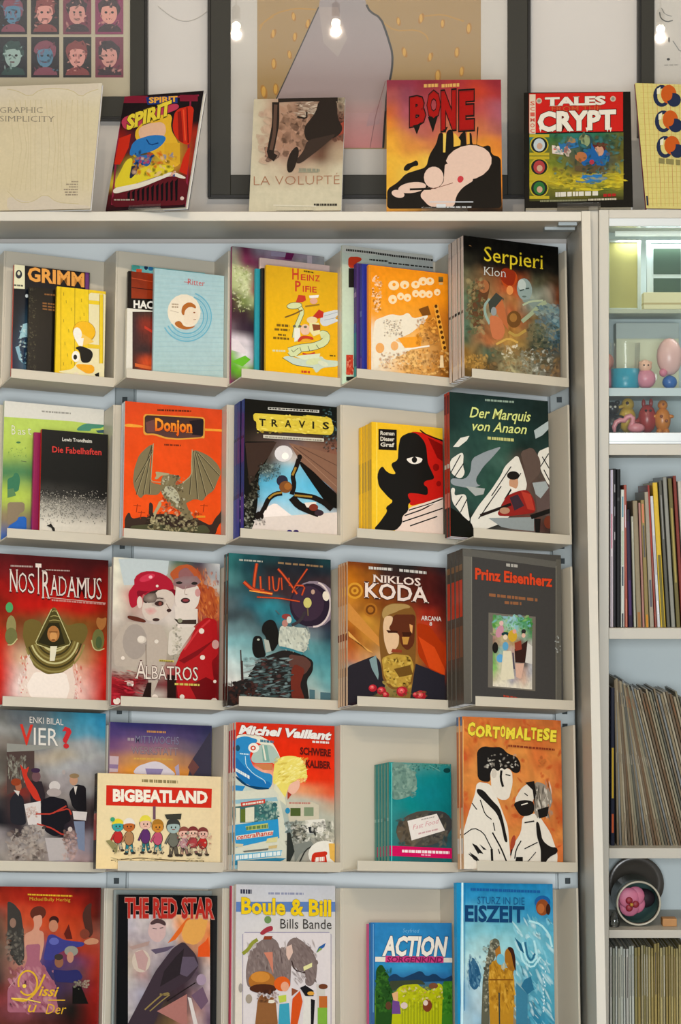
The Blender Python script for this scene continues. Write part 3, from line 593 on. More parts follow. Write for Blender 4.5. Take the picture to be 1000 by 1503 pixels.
def art(a):
    a.M('14130f 17150f 15140f 15140f 10140f;14130f 15140f 15140f 141410 12140f;1c1814 2c241c 2c241c 3c3024 1c2020;2c241c 4c3c34 6c5c5c 7c5c4c 7c5040;241c18 4c4038 c8c0b8 7c5c50 8c5c48;1c1a18 4c5450 7cc0d8 64a8c8 7c5040;201c18 5cb0d0 6cc0e0 5cb8dc 6c4838;2c2820 78bcd8 8cc8e0 88c8e0 3c342c;242018 c0c8d0 a8d0e0 b4d0dc c0ccd4;2c2820 d0c4c0 dccdc4 d8ccc8 d8ccc4;3c342c dccfc4 e0d2c8 dfd2c6 dccfc4', n=(40, 56), warp=.02, amp=.05)
    a.P('15140f', 190, 440, 430, 440, 300, 690, 290, 900, 260, 1095, 190, 1100); a.P('3c2c24', 200, 450, 430, 445, 380, 540, 290, 660, 230, 760); a.P('84604c', 520, 450, 880, 540, 880, 820, 760, 720, 600, 580); a.L('5c4034', 5, 560, 480, 880, 720); a.L('5c4034', 5, 600, 480, 880, 620); a.L('a07c64', 4, 540, 470, 880, 780)
    a.P('14120e', 600, 580, 700, 660, 800, 760, 878, 830, 880, 940, 800, 900, 700, 760, 600, 610); a.S('10201c 2c4440 5c7c84 14140f', 760, 200, 880, 520, 70, 9); a.S('5c6c64 94a8a0 2c3430 14140f', 300, 600, 460, 740, 70, 8); a.S('5c5c4c a8a898 28241c 8c8c78', 190, 840, 260, 1090, 60, 10); a.S('28241c 5c5848', 230, 700, 300, 860, 30, 12)
    a.E('f4f0e8', 492, 545, 40, 38); a.E('dcd8d8', 480, 530, 66, 60) ; a.E('fbf8f0', 492, 548, 26, 26)
    a.P('f2e6de', 320, 940, 420, 890, 560, 1000, 700, 1020, 850, 970, 880, 1000, 880, 1130, 290, 1130) ; a.P('ddd0c6', 280, 1000, 880, 960, 880, 1140, 220, 1150)
    # falling figure seen from above
    K = '1c1612'
    for q, wd in (((540, 830, 560, 760, 545, 690, 570, 640, 592, 570), 34), ((470, 820, 420, 825, 370, 860, 335, 940), 36), ((335, 930, 305, 990), 30), ((560, 830, 700, 850, 780, 890, 835, 940), 40), ((540, 850, 590, 910, 680, 950, 740, 970), 56)): a.L(K, wd, *q)
    for q, wd in (((545, 690, 570, 630), 16), ((470, 815, 410, 825, 370, 860), 14), ((560, 835, 690, 848), 14)): a.L('a07c30', wd, *q)
    a.E(K, 598, 556, 18, 20); a.E(K, 302, 990, 32, 36); a.E('2c2c3c', 470, 730, 42, 42); a.E('7c4c28', 495, 775, 48, 44); a.E('a0642c', 510, 770, 26, 26); a.P('e8dcd0', 630, 890, 720, 885, 720, 930, 650, 925); a.E('7c3424', 700, 925, 34, 26); a.E('3c2c34', 740, 965, 34, 22); a.S('b8b4ac 3c3428', 270, 1010, 340, 1050, 14, 9)
    a.R('dcdad0', 365, 190, 740, 208, dy=22); a.X('24221c', 370, 204, 735, 225, 11, 22)
    a.P('d8c040', 255, 232, 640, 258, 640, 246, 830, 268, 838, 310, 850, 345, 835, 395, 280, 362, 280, 292, 260, 290); a.S('f0e070 e8d460 c0a030', 290, 250, 830, 380, 70, 10, el=2.5, a=5)
    for i, ch in enumerate('TRAVIS'): x = (300, 390, 488, 590, 690, 765)[i]; a.T('2c2814', ch, x, 325+i*5, x+(14 if ch == 'I' else 48), 328+i*5, 50, b=.03)
    a.R('cfc9b8', 330, 392, 775, 416, dy=28); a.X('8c8878', 340, 412, 770, 440, 11, 24); a.E('34286c', 522, 1102, 20, 12); a.E('3c2c60', 570, 1102, 20, 12)
pb(1, 2, .071, .0215, 358.5, 497, 585, '14130f', '2a3a82', 'black comic album with yellow title plate above a falling figure in blue sky', C2[2], art, copies=3, short='black albums with the yellow title plate', bands=[(.0, .3, '34409c'), (.3, .33, '202c6c'), (.55, .72, '44347c'), (.72, .74, '1c245c')])

def art(a):
    a.M('ecba24 eebc28 eabc28;f0c430 f2c634 ecc030;f0be28 f0be28 ecb828', amp=.03); a.L('f6dc60', 5, 316, 300, 316, 1090)
    a.P('c61e16', 560, 370, 620, 368, 700, 390, 810, 440, 830, 850, 560, 915, 540, 830); a.P('1c1a17', 625, 345, 690, 392, 810, 432, 810, 446, 700, 404, 640, 372); a.P('84120e', 690, 410, 810, 470, 820, 600, 760, 560)
    a.P('ead3c4', 555, 925, 790, 850, 830, 850, 830, 1150, 440, 1110, 510, 985)
    for q in ((550, 945, 700, 900, 800, 860), (520, 985, 650, 940, 740, 890), (505, 1030, 640, 985, 800, 930), (560, 1060, 760, 990)): a.L('1c1a17', 9, *q)
    a.L('f6e8dc', 6, 560, 950, 780, 880); a.P('c61e16', 540, 818, 690, 836, 790, 845, 560, 905)
    a.P('1c1a17', 490, 405, 560, 372, 610, 380, 660, 430, 680, 480, 690, 600, 745, 715, 665, 730, 660, 760, 690, 775, 692, 838, 620, 822, 545, 818, 545, 850, 570, 880, 545, 900, 550, 950, 500, 990, 505, 1040, 455, 1095, 290, 1085, 340, 1030, 395, 950, 378, 925, 440, 880, 400, 850, 330, 770, 318, 690, 335, 640, 360, 620, 380, 655, 420, 680, 460, 680, 430, 635, 420, 600, 470, 580, 475, 480)
    a.P('f0e8dc', 528, 568, 560, 560, 590, 552, 620, 556, 655, 566, 640, 596, 600, 608, 560, 602); a.E('1c1a17', 592, 575, 20, 22); a.E('8c1410', 750, 630, 24, 26); a.E('8c1410', 770, 750, 18, 20)
    a.R('1c1612', 328, 348, 462, 500, dy=6)
    for i, t in enumerate(('Roman', 'Dieser', 'Graf')): a.T('d8d0c0', t, 342, 392+i*42, 445, 396+i*42, 28, b=.03)
pb(1, 3, .0735, .0138, 546, 650.5, 619, 'f0c02c', 'eab824', 'yellow comic album with a black head silhouette in a red hood', C2[3], art, copies=5, short='yellow albums with the black silhouette', bands=[(0, .04, 'a86c14'), (.42, .68, 'c8a030')])

def art(a):
    a.M('1c2c28 1a2a28 1a2a28 1a2a28 1a2824;1c302c 203834 223834 1c2c2a 1a2826;1c302c 24403a 24403a 1e3430 1c2c28;2a443c 28443c 305044 1c2c28 243834;3c5048 28443c 3c5c50 4c3c34 2c3c38;2c403a 2c4840 2c4c40 5c4840 4c443c;38504a 2c4c40 2c4c40 5c4840 2c3c38;2c3c38 2c4840 344840 5c3c34 4c4840;1c1c18 1c201c 2c2c28 6c3c34 3c2c28;14140f 1c1c18 6c6860 7c7c78 3c342c', n=(40, 50), warp=.03)
    W = 'dcd8cc'; K = '1c1c1a'; G = '8c9498'
    a.P(W, 85, 480, 150, 435, 170, 440, 165, 520, 180, 560, 150, 600, 90, 560); a.P(W, 105, 400, 150, 345, 205, 332, 190, 360, 140, 400); a.P(W, 90, 650, 120, 650, 110, 700, 150, 690, 185, 690, 195, 780, 210, 860, 180, 840, 100, 740)
    a.P(W, 500, 445, 420, 520, 400, 570, 340, 660, 260, 760, 205, 850, 235, 910, 300, 905, 420, 860, 500, 760, 560, 640, 540, 560); a.P(W, 620, 430, 700, 395, 715, 420, 720, 760, 690, 640, 640, 540); a.P('5c4c44', 515, 430, 590, 400, 640, 480, 640, 560, 560, 640, 540, 520); a.P('a8b4b4', 600, 300, 690, 240, 690, 290, 650, 330, 610, 350)
    for q in ((90, 560, 150, 450), (110, 590, 170, 500), (120, 760, 160, 700), (150, 800, 190, 720), (340, 700, 460, 520), (300, 780, 400, 640), (400, 760, 500, 600), (260, 840, 330, 740), (420, 720, 520, 560), (640, 520, 690, 440), (650, 460, 710, 560), (660, 540, 712, 640)): a.L(K, 6, *q)
    a.P(G, 405, 395, 300, 430, 220, 470, 210, 560, 175, 600, 90, 590, 90, 630, 180, 650, 240, 650, 300, 620, 260, 640, 240, 600, 290, 520, 340, 470); a.P('a4a8a4', 180, 640, 300, 655, 290, 690, 240, 700)
    a.P('5c4c48', 600, 620, 660, 600, 720, 660, 720, 840, 620, 800); a.P('9ca4a4', 590, 620, 670, 610, 690, 650, 640, 715, 610, 690)
    a.P('8c2420', 430, 700, 500, 670, 560, 660, 600, 720, 612, 800, 560, 810, 440, 825, 370, 820, 400, 760); a.P('b03a2c', 520, 670, 580, 690, 605, 790, 560, 780); a.P('3c2c34', 450, 710, 500, 690, 540, 760, 480, 790); a.E('c09070', 475, 620, 28, 42); a.E('201c18', 472, 575, 38, 26); a.P('e8e0d4', 450, 640, 500, 660, 470, 680); a.L('241c18', 18, 270, 820, 380, 780, 460, 750); a.E('b08468', 420, 790, 32, 20)
    a.P('8c9494', 320, 835, 600, 830, 600, 915, 480, 905, 400, 890); a.L('1c1a18', 28, 580, 830, 700, 790, 718, 790); a.P('1c1a18', 600, 840, 640, 840, 635, 925, 608, 925); a.E('6c3424', 690, 860, 30, 40)
    a.X('8ca090', 300, 120, 480, 132, 12, 8)
    a.T('d0d884', 'Der Marquis', 205, 218, 580, 246, 62, b=.012, sh=.3, out=('1c2c20', .03)); a.T('d0d884', 'von Anaon', 222, 298, 555, 322, 58, b=.012, sh=.3, out=('1c2c20', .03)); a.X('c0c078', 315, 355, 480, 368, 18, 8)
    a.P('14140f', 50, 770, 90, 770, 150, 810, 230, 880, 215, 960, 50, 950)
pb(1, 4, .068, .014, 660.5, 806, 575, '1c2c28', 'a83a28', 'dark green comic album with a grey gull and a seated man in red', C2[4], art, copies=2, short='dark green gull albums', bands=[(0, .2, '241c18'), (.2, .3, 'c07060'), (.3, .34, 'b02c20'), (.4, .45, 'b0301c'), (.47, .5, 'c8b8a8'), (.85, .98, '6c2018')])

# ================================================================== row 3
def art(a):
    a.M('4c1416 4a1214 44100f 3c0f10 3c0f10;6c1618 5c1214 5c1414 4c1012 6c1414;8c1410 a81410 9c1410 a01410 8c120f;7c1c10 b01810 b81810 b01810 8c1c10;8c2c14 6c3c1c 7c5c34 7c4c1c 7c3c1c;b82414 7c5434 6c5c34 7c5c34 a82c14;c01c10 c8a888 b0a470 b88c60 c01c10;c41c10 dcc0b4 dccdb8 d8a490 c41810;b81c10 e8d4cc e8dcd0 e4bcb0 c01810;9c1810 e0c0b8 ecdcd4 d8a8a0 b01810', n=(44, 50), warp=.03)
    G1, G2, K = '8c8048', 'c0b880', '40381c'
    a.P('e4cfc0', 225, 930, 600, 960, 590, 1060, 620, 1190, 600, 1320, 190, 1300, 150, 1220, 210, 1140); a.P('efe2d6', 280, 1090, 540, 1100, 570, 1220, 540, 1320, 250, 1300, 215, 1200)
    a.P('6c5c2c', 195, 680, 260, 655, 330, 680, 340, 720, 420, 570, 450, 560, 500, 650, 545, 715, 640, 690, 700, 700, 720, 760, 690, 840, 620, 920, 600, 1040, 500, 1100, 380, 1110, 280, 1050, 220, 920, 185, 800)
    for i in range(7): a.L((G1, K, G2)[i % 3], 14, *[v for t in range(15, 170, 12) for v in (445+(250-i*26)*math.cos(math.radians(t)), 790+(300-i*34)*math.sin(math.radians(t)))])
    a.P('4c4420', 430, 565, 500, 660, 580, 860, 440, 910, 290, 860, 380, 650); a.L(G2, 7, 420, 580, 350, 720, 285, 860, 430, 910, 580, 865, 510, 700, 460, 590); a.P('2c2814', 400, 690, 480, 690, 530, 860, 440, 890, 310, 850); a.E('a8703c', 435, 780, 50, 66); a.E('c89054', 435, 800, 30, 38); a.L('5c3418', 7, 400, 765, 470, 765); a.E('7c4824', 435, 830, 18, 7)
    for y in (600, 640, 675): a.L('a09458', 6, 400+(675-y)*.3, y, 440, y-10, 490-(675-y)*.3, y)
    a.P('dcd4b8', 410, 880, 465, 880, 445, 1000, 405, 1000); a.S('e8d4c8 c83a2c f4e4dc', 150, 960, 240, 1260, 26, 11, el=2.5, a=80); a.S('e8d4c8 c83a2c f0c8c0', 600, 1040, 660, 1310, 28, 11, el=2.5, a=80)
    a.E('6c6c3c', 800, 830, 50, 90); a.E('4c5c38', 805, 850, 26, 50); a.L(G2, 9, 745, 830, 760, 900, 800, 920, 850, 900); a.P('a86c38', 780, 700, 790, 640, 830, 660, 870, 640, 860, 720, 820, 760); a.E('4c9c60', 75, 565, 30, 42); a.E('8c8454', 90, 720, 40, 90); a.E('6c6c40', 90, 800, 50, 70); a.L(G2, 9, 60, 870, 100, 870, 140, 820)
    a.X('a89088', 85, 232, 265, 240, 14, 10); a.X('a89088', 350, 262, 570, 272, 10, 12)
    xs = (80, 150, 228, 288, 345, 412, 480, 550, 628, 712, 785, 836); hs = (185, 165, 165, 250, 230, 165, 165, 165, 165, 170, 180)
    for i, ch in enumerate('NOSTRADAMUS'):
        y = 436+(xs[i]-80)*.092; a.T('dccbc0', ch, xs[i], y+(30 if ch == 'R' else 0), xs[i+1]-9, y+4+(30 if ch == 'R' else 0), hs[i], b=-.012 if ch in 'OSD' else 0, out=('3c0f10', .03), sf=True)
    a.L('cdb8ac', 4, 370, 482, 860, 530); a.X('c08078', 420, 512, 860, 546, 14, 18)
pb(2, 0, .076, .012, -3, 161, 812, '5c1214', '7c1814', 'deep red comic album with tall white serif title and a hooded bearded man', C3[0], art)

def art(a):
    a.M('d8d2bc b4bebe b4bebe 3c5c50 44404c c0c0c0;dcd6c0 b8c0bc b0bcbc 8c7c50 844c34 a8b0b4;dcd6c2 c0b8a8 a86060 b08878 9c5038 c8c0b4;dad4c0 bc5c5c 9c3c48 c0b0a4 ac5434 b07040;dcd4c0 b8988c bca8a0 d0c4bc b05c44 bc6c44;d0c6b8 a08c80 bcb0a8 d0c4b8 8c4438 9c3c34;b0a294 beb2a6 a49888 bcb2a2 a02428 902028;a89a8c c2b6aa a09484 b8ac9c b02024 8c1820;a4968a b8ac9e a09484 a89c8c a81c20 7c1418;a89c90 b4a898 a8988c 9c2428 a01c20 701418;9c1c24 8c1820 6c3c3c 7c1820 901820 6c1418;a01c28 841420 b8aca0 6c1418 901820 601014;9c1c28 6c1018 b0a498 601014 a01c24 701418', n=(46, 60), warp=.03, amp=.08)
    K = '3c2824'
    a.P('b9c3c4', 120, 150, 490, 165, 480, 260, 420, 340, 160, 345)
    a.E('a81c30', 380, 340, 150, 96, 14); a.P('a81c30', 200, 480, 190, 400, 240, 330, 320, 330, 300, 420, 250, 500, 215, 515); a.P('7c1424', 250, 380, 400, 400, 540, 370, 548, 430, 430, 370, 320, 400, 260, 440); a.E('c8344c', 330, 290, 60, 24, -20); a.E('e8a8b0', 355, 285, 14, 12)
    a.P('cdbdb0', 300, 470, 340, 400, 460, 372, 525, 400, 530, 470, 500, 540, 450, 590, 400, 615, 320, 600, 290, 540); a.P('3c2c28', 300, 470, 300, 430, 345, 395, 420, 375, 350, 440, 330, 480); a.dab('8c7c74', 415, 470, 60, 40, -10); a.P(K, 380, 480, 400, 462, 430, 458, 452, 470, 448, 492, 420, 500, 395, 494); a.E('7c4038', 425, 480, 12, 14); a.L(K, 6, 375, 455, 410, 438, 450, 445); a.L('8c7468', 5, 470, 480, 500, 530, 485, 545); a.dab('9c8c80', 350, 440, 60, 40, 0); a.dab('d08c88', 355, 535, 44, 34, 0); a.E(K, 395, 598, 26, 12); a.E(K, 490, 530, 18, 12); a.E('d8c4b8', 275, 470, 20, 44)
    a.P('5c2c20', 185, 565, 250, 575, 320, 600, 320, 622, 240, 608, 185, 590); a.P('b4a698', 180, 610, 330, 625, 440, 640, 480, 740, 470, 900, 350, 1200, 330, 950, 90, 940, 80, 760); a.E('a0948a', 240, 760, 90, 130); a.E('c8bcae', 290, 745, 34, 28); a.L('6c5c50', 5, 320, 780, 322, 930); a.E('ddd2c4', 398, 758, 15); a.E('ddd2c4', 285, 740, 26, 24)
    a.P('b0542c', 490, 260, 560, 200, 640, 190, 720, 250, 740, 340, 820, 360, 850, 470, 820, 600, 740, 560, 700, 480, 660, 560, 540, 330); a.P('8c5c5c', 560, 240, 620, 210, 680, 280, 690, 330, 600, 340, 560, 300); a.S('c86c30 9c3c24 d88848 7c2c20', 700, 240, 850, 600, 60, 13, el=2.6, a=75); a.P('dacdc2', 545, 330, 600, 345, 700, 340, 720, 420, 700, 500, 640, 545, 560, 530, 530, 460); a.dab('8c7c7c', 620, 320, 110, 50, 0); a.P('2c2624', 535, 328, 555, 316, 580, 318, 592, 330, 570, 338, 548, 336); a.P('2c2624', 650, 334, 668, 318, 692, 322, 702, 334, 682, 344, 662, 342); a.L('a08c80', 5, 615, 350, 600, 410, 625, 415); a.E('c8908c', 700, 400, 20, 30); a.E('3c2828', 610, 458, 34, 20); a.E('8c3c40', 612, 456, 22, 10); a.P('d8ccc0', 530, 500, 700, 520, 700, 620, 620, 700, 540, 640)
    a.P('3c3028', 525, 590, 560, 600, 690, 598, 690, 632, 560, 630); a.E('8c8c74', 570, 605, 18, 16); a.P('d0c6b8', 490, 680, 560, 660, 690, 650, 600, 780, 540, 860, 480, 860); a.S('c8c0ac 6c6854 a8a088', 510, 640, 580, 880, 40, 10)
    a.P('ac1c20', 840, 600, 850, 860, 800, 900, 840, 1210, 560, 1215, 530, 950, 580, 830, 640, 760, 690, 640, 760, 580); a.P('7c1418', 560, 900, 700, 820, 830, 740, 700, 860, 600, 920); a.P('6c1014', 640, 1080, 760, 1020, 840, 1060, 830, 1180, 700, 1200); a.L('c83438', 14, 600, 820, 700, 680, 790, 600); a.E('c89890', 830, 780, 26, 34)
    for p in ((728, 682, 20), (735, 876, 18), (205, 1068, 26), (105, 1195, 26), (385, 1170, 24), (585, 1165, 18), (820, 1200, 26), (825, 1052, 12), (560, 650, 10), (150, 880, 14), (402, 352, 10)): a.E('e4d6c8', p[0], p[1], p[2])
    a.S('6c1018 4c0c10 c02c38', 80, 960, 330, 1200, 40, 16, el=3.5, a=10); a.P('241410', 330, 1060, 360, 1060, 355, 1210, 280, 1200); a.P('241410', 475, 1000, 540, 1010, 540, 1200, 475, 1200)
    a.L('c8b858', 14, 415, 898, 525, 905); a.X('6c5c24', 420, 904, 520, 910, 8, 7)
    a.T('e0d2c4', 'A', 245, 1030, 322, 1034, 130, b=0, sf=True, out=('4c1418', .03)); a.T('e0d2c4', 'LBATROS', 318, 1034, 700, 1046, 98, b=0, sf=True, out=('4c1418', .03)); a.X('c8b858', 530, 1078, 715, 1086, 15, 7)
pb(2, 1, .062, .014, 165, 322, 817.5, 'cfc6b4', 'b4aaa0', 'comic album with two women in close-up, one wearing a red cap', C3[1], art)

def art(a):
    a.M('2c6c6c 1c4c50 1c3c40 1c2c34 1c3034 1c4044;2c6464 1c3c44 24282c 24262c 20242c 202c34;4c8080 24484c 342c30 2c282c 3c2c30 3c3034;3c5c60 2c4c54 3c3438 3c2c30 2c2428 342c34;4c5c60 2c5c68 2c7c88 2c5c68 2c242c 34303c;3c484c 3c4c50 2c6c78 2c7c8c 4c3c44 343040;6c8c90 5c787c 3c4c50 4c5c60 6c7c84 2c3c48;7cacb0 6c989c 5c7c7c 5c8488 5c9498 3c6c74;a4c0c0 8cb4b4 7c9c9c 4c6c70 4c8c94 4c8c94;c0ccc8 b0c4c0 5c6c6c 4c4c4c 6c9c9c 5c9ca0;d0cfc8 b8bcb4 4c5c5c 4c4444 8ca8a4 6ca0a4;c8c4b8 3c3430 4c5c5c 4c2c24 b0b8b0 98b0ac;2c2020 30241e 44504e 4c241c a8b0a4 8cacac', n=(46, 60), warp=.03)
    a.E('8c7c88', 700, 485, 168, 172); a.E('2c2230', 675, 490, 150, 160); a.E('3c2c3c', 660, 480, 120, 130); a.L('d8c8c4', 13, *[v for t in range(-75, 95, 12) for v in (705+118*math.cos(math.radians(t))*1.02, 485+165*math.sin(math.radians(t)))]); a.E('e8dcc8', 792, 425, 24, 36, -10)
    O = 'd0522a'
    for q, wd in (((285, 185, 270, 280, 262, 370), 22), ((190, 320, 250, 375, 400, 410), 26), ((310, 280, 315, 375), 14), ((310, 378, 340, 378), 10), ((375, 280, 378, 380), 12), ((400, 280, 410, 385, 440, 385, 450, 290), 12), ((520, 290, 525, 350), 10), ((440, 225, 480, 270, 540, 350, 580, 410), 16), ((655, 225, 610, 290, 560, 360, 545, 400), 11), ((570, 345, 640, 350, 615, 420), 12), ((285, 432, 450, 440, 600, 465), 10), ((465, 290, 470, 380), 9)): a.L('7c2c1c', wd+4, *q); a.L(O, wd*.6, *q)
    a.L('f0a040', 8, 230, 385, 330, 400, 400, 408); a.X('a8a89c', 155, 165, 330, 178, 12, 6); a.X('8c7050', 440, 188, 775, 216, 14, 8)
    K = '1a1816'
    a.P('24201e', 250, 960, 320, 880, 420, 840, 480, 820, 600, 840, 700, 900, 695, 980, 650, 1040, 670, 1190, 60, 1250, 60, 1090, 150, 1045, 215, 1030); a.P('5c3c34', 520, 850, 640, 870, 690, 920, 640, 1000, 560, 1010, 520, 940); a.P('6c2c20', 560, 920, 640, 960, 600, 1080, 640, 1190, 540, 1180, 530, 1000); a.S('6c8484 4c6464 88a0a0 5c3c38 34403f', 200, 880, 530, 1160, 130, 15, el=3, a=-5); a.S('4c2820 241a18', 80, 1070, 260, 1200, 30, 18)
    a.L('3c2c28', 9, 165, 820, 175, 1050); a.L('3c2c28', 18, 172, 900, 178, 1050); a.L('3c2c28', 6, 98, 1050, 99, 1090); a.P('4c6c74', 670, 1110, 710, 1115, 710, 1180, 670, 1180); a.P('4c6c74', 750, 1130, 825, 1135, 825, 1190, 750, 1190)
    a.P(K, 325, 630, 370, 595, 415, 605, 440, 670, 450, 760, 400, 840, 360, 800, 350, 720, 318, 690); a.P(K, 250, 760, 265, 715, 320, 720, 335, 800, 355, 870, 275, 885, 250, 830); a.E('b0b4a4', 295, 745, 10, 8); a.P('a8aca0', 335, 740, 370, 750, 390, 830, 350, 840); a.P('c0c4b4', 455, 640, 520, 650, 640, 660, 680, 700, 640, 840, 450, 800, 440, 760); a.S('d4d8c8 a8acA0 88908a'.lower(), 460, 660, 670, 820, 50, 15, el=2, a=70); a.E('b07c70', 490, 625, 22, 26); a.E('8c3c38', 500, 575, 34, 20); a.E('c8ccc0', 520, 600, 18, 26); a.L('3c3438', 22, 540, 640, 600, 610, 640, 540); a.E('c8c070', 655, 475, 30, 38); a.E('b89884', 695, 395, 14, 18); a.L('6c5c40', 10, 655, 510, 660, 570); a.L('4c5c60', 8, 420, 530, 450, 560); a.L('3c7c88', 16, 455, 800, 540, 820, 620, 850)
pb(2, 2, .052, .014, 335, 485.5, 811.5, '24484c', '4a443c', 'dark teal comic album with an orange scrawled title and figures on a crag', C3[2], art, copies=2, short='dark teal moon albums', bands=[(.02, .15, '3c1c14'), (.2, .6, '5c5c4c'), (.82, .98, '8c7c6c')])

def art(a):
    a.M('7c3c14 6c3414 2c2420 24242 3c2420 2c2428'.replace('24242 ', '242422 ')+';b06414 8c5018 3c2420 34201c 4c1c18 3c1c1c;b86c14 9c5414 6c3018 5c2818 4c1c18 3c1a1a;c88024 8c5014 7c4018 6c3018 5c1c18 4c1a1a;b8742c a06420 7c4418 7c3c20 9c2c1c 5c2018;a8601c c08830 8c5420 8c4c24 b03820 6c281c;8c4414 b87c2c 9c6424 8c5c34 bc3c1c 8c2c18;a85420 b07430 b08c5c 8c6430 bc3c18 a8340f;b8683c c08c5c b0946c a87c30 8c3c20 b83810;8c8c84 7c8c8c 8c7c50 a07c30 3c2c30 6c2c20;2c2428 3c4448 8c7c48 9c7430 2c2830 2c2428;24202a 2c2c30 8c7840 8c6c30 28262c 2c2428;20161c 2c2024 6c3c34 7c4434 2c2428 2c2428', n=(44, 56), warp=.03)
    for r in (60, 44, 28, 12): a.E('d0922c' if r in (60, 28) else '9c5c18', 155, 385, r, r)
    for r in (50, 36, 22): a.E('a86820' if r in (50, 22) else '6c3c14', 270, 525, r, r)
    a.P('c8863c', 105, 470, 340, 740, 340, 800, 105, 600); a.P('d8a050', 105, 680, 250, 830, 290, 840, 110, 720); a.P('a8340f', 610, 620, 700, 640, 815, 800, 815, 1010, 700, 960, 620, 860); a.P('d04818', 620, 720, 740, 800, 815, 960, 815, 1005, 700, 950)
    a.P('28242a', 100, 940, 300, 860, 340, 900, 380, 1100, 300, 1150, 100, 1220); a.P('7c9494', 260, 890, 310, 860, 330, 1000, 325, 1040, 280, 960); a.P('28262e', 600, 920, 700, 960, 815, 1010, 815, 1190, 560, 1180)
    a.P('7c5424', 345, 560, 360, 510, 410, 478, 500, 475, 570, 495, 605, 560, 605, 700, 600, 900, 580, 1050, 540, 1110, 420, 1110, 360, 1040, 345, 900, 330, 720); a.P('a88850', 350, 560, 370, 505, 430, 480, 540, 485, 570, 510, 500, 520, 440, 550, 400, 560, 370, 600); a.P('5c2c18', 440, 560, 600, 560, 590, 780, 540, 830, 490, 780, 480, 700, 400, 680)
    a.P('dcb890', 375, 570, 435, 570, 430, 620, 400, 660, 430, 690, 480, 700, 475, 790, 420, 850, 400, 850, 370, 760, 360, 640); a.P('3c1c10', 385, 675, 470, 680, 465, 695, 400, 695); a.P('3c1c10', 500, 690, 580, 690, 560, 720, 510, 720); a.P('c08c40', 500, 725, 555, 725, 540, 780, 510, 780); a.P('dca060', 555, 630, 580, 640, 575, 700, 560, 680); a.P('8c3c24', 430, 812, 500, 820, 500, 840, 420, 836); a.P('b8943c', 350, 880, 400, 860, 440, 850, 560, 860, 590, 940, 560, 1060, 440, 1100, 370, 1020); a.S('d8b858 8c6c24 a88430 c8a440', 370, 870, 560, 1090, 70, 14); a.P('6c4c1c', 440, 960, 560, 930, 580, 1000, 480, 1020)
    for p in ((285, 1100, 30), (350, 1120, 34), (500, 1125, 42), (635, 1155, 42), (380, 1150, 26), (600, 1150, 22)): a.E('a8202c', p[0], p[1], p[2], p[2]*.9); a.E('dc4c50', p[0]-6, p[1]-6, p[2]*.6, p[2]*.5); a.E('e88880', p[0]-4, p[1]-8, p[2]*.24)
    a.S('3c4424 5c5c30', 260, 1120, 680, 1180, 20, 9)
    a.X('c8c4bc', 255, 228, 430, 240, 20, 7); a.X('c8c4bc', 480, 245, 680, 265, 20, 8)
    a.T('e2d0c4', 'NIKLOS', 290, 322, 636, 350, 54, b=.02, sf=True, out=('4c2418', .025)); a.T('e6d4c8', 'KODA', 228, 434, 690, 474, 110, b=.02, sf=True, out=('4c2418', .03)); a.T('d8d0c8', 'ARCANA', 640, 602, 788, 610, 32, b=.02); a.T('d8d0c8', '8', 700, 642, 720, 643, 26, b=.02)
pb(2, 3, .060, .0120, 510.5, 655, 824, '7c3c14', 'd8b492', 'orange and brown comic album with a shaven-headed man above red roses', C3[3], art, copies=4, short='orange albums with the roses', bands=[(.2, .4, 'd0a078'), (.45, .5, '8c4c30'), (.7, .98, 'cc9060')], step=.0135)

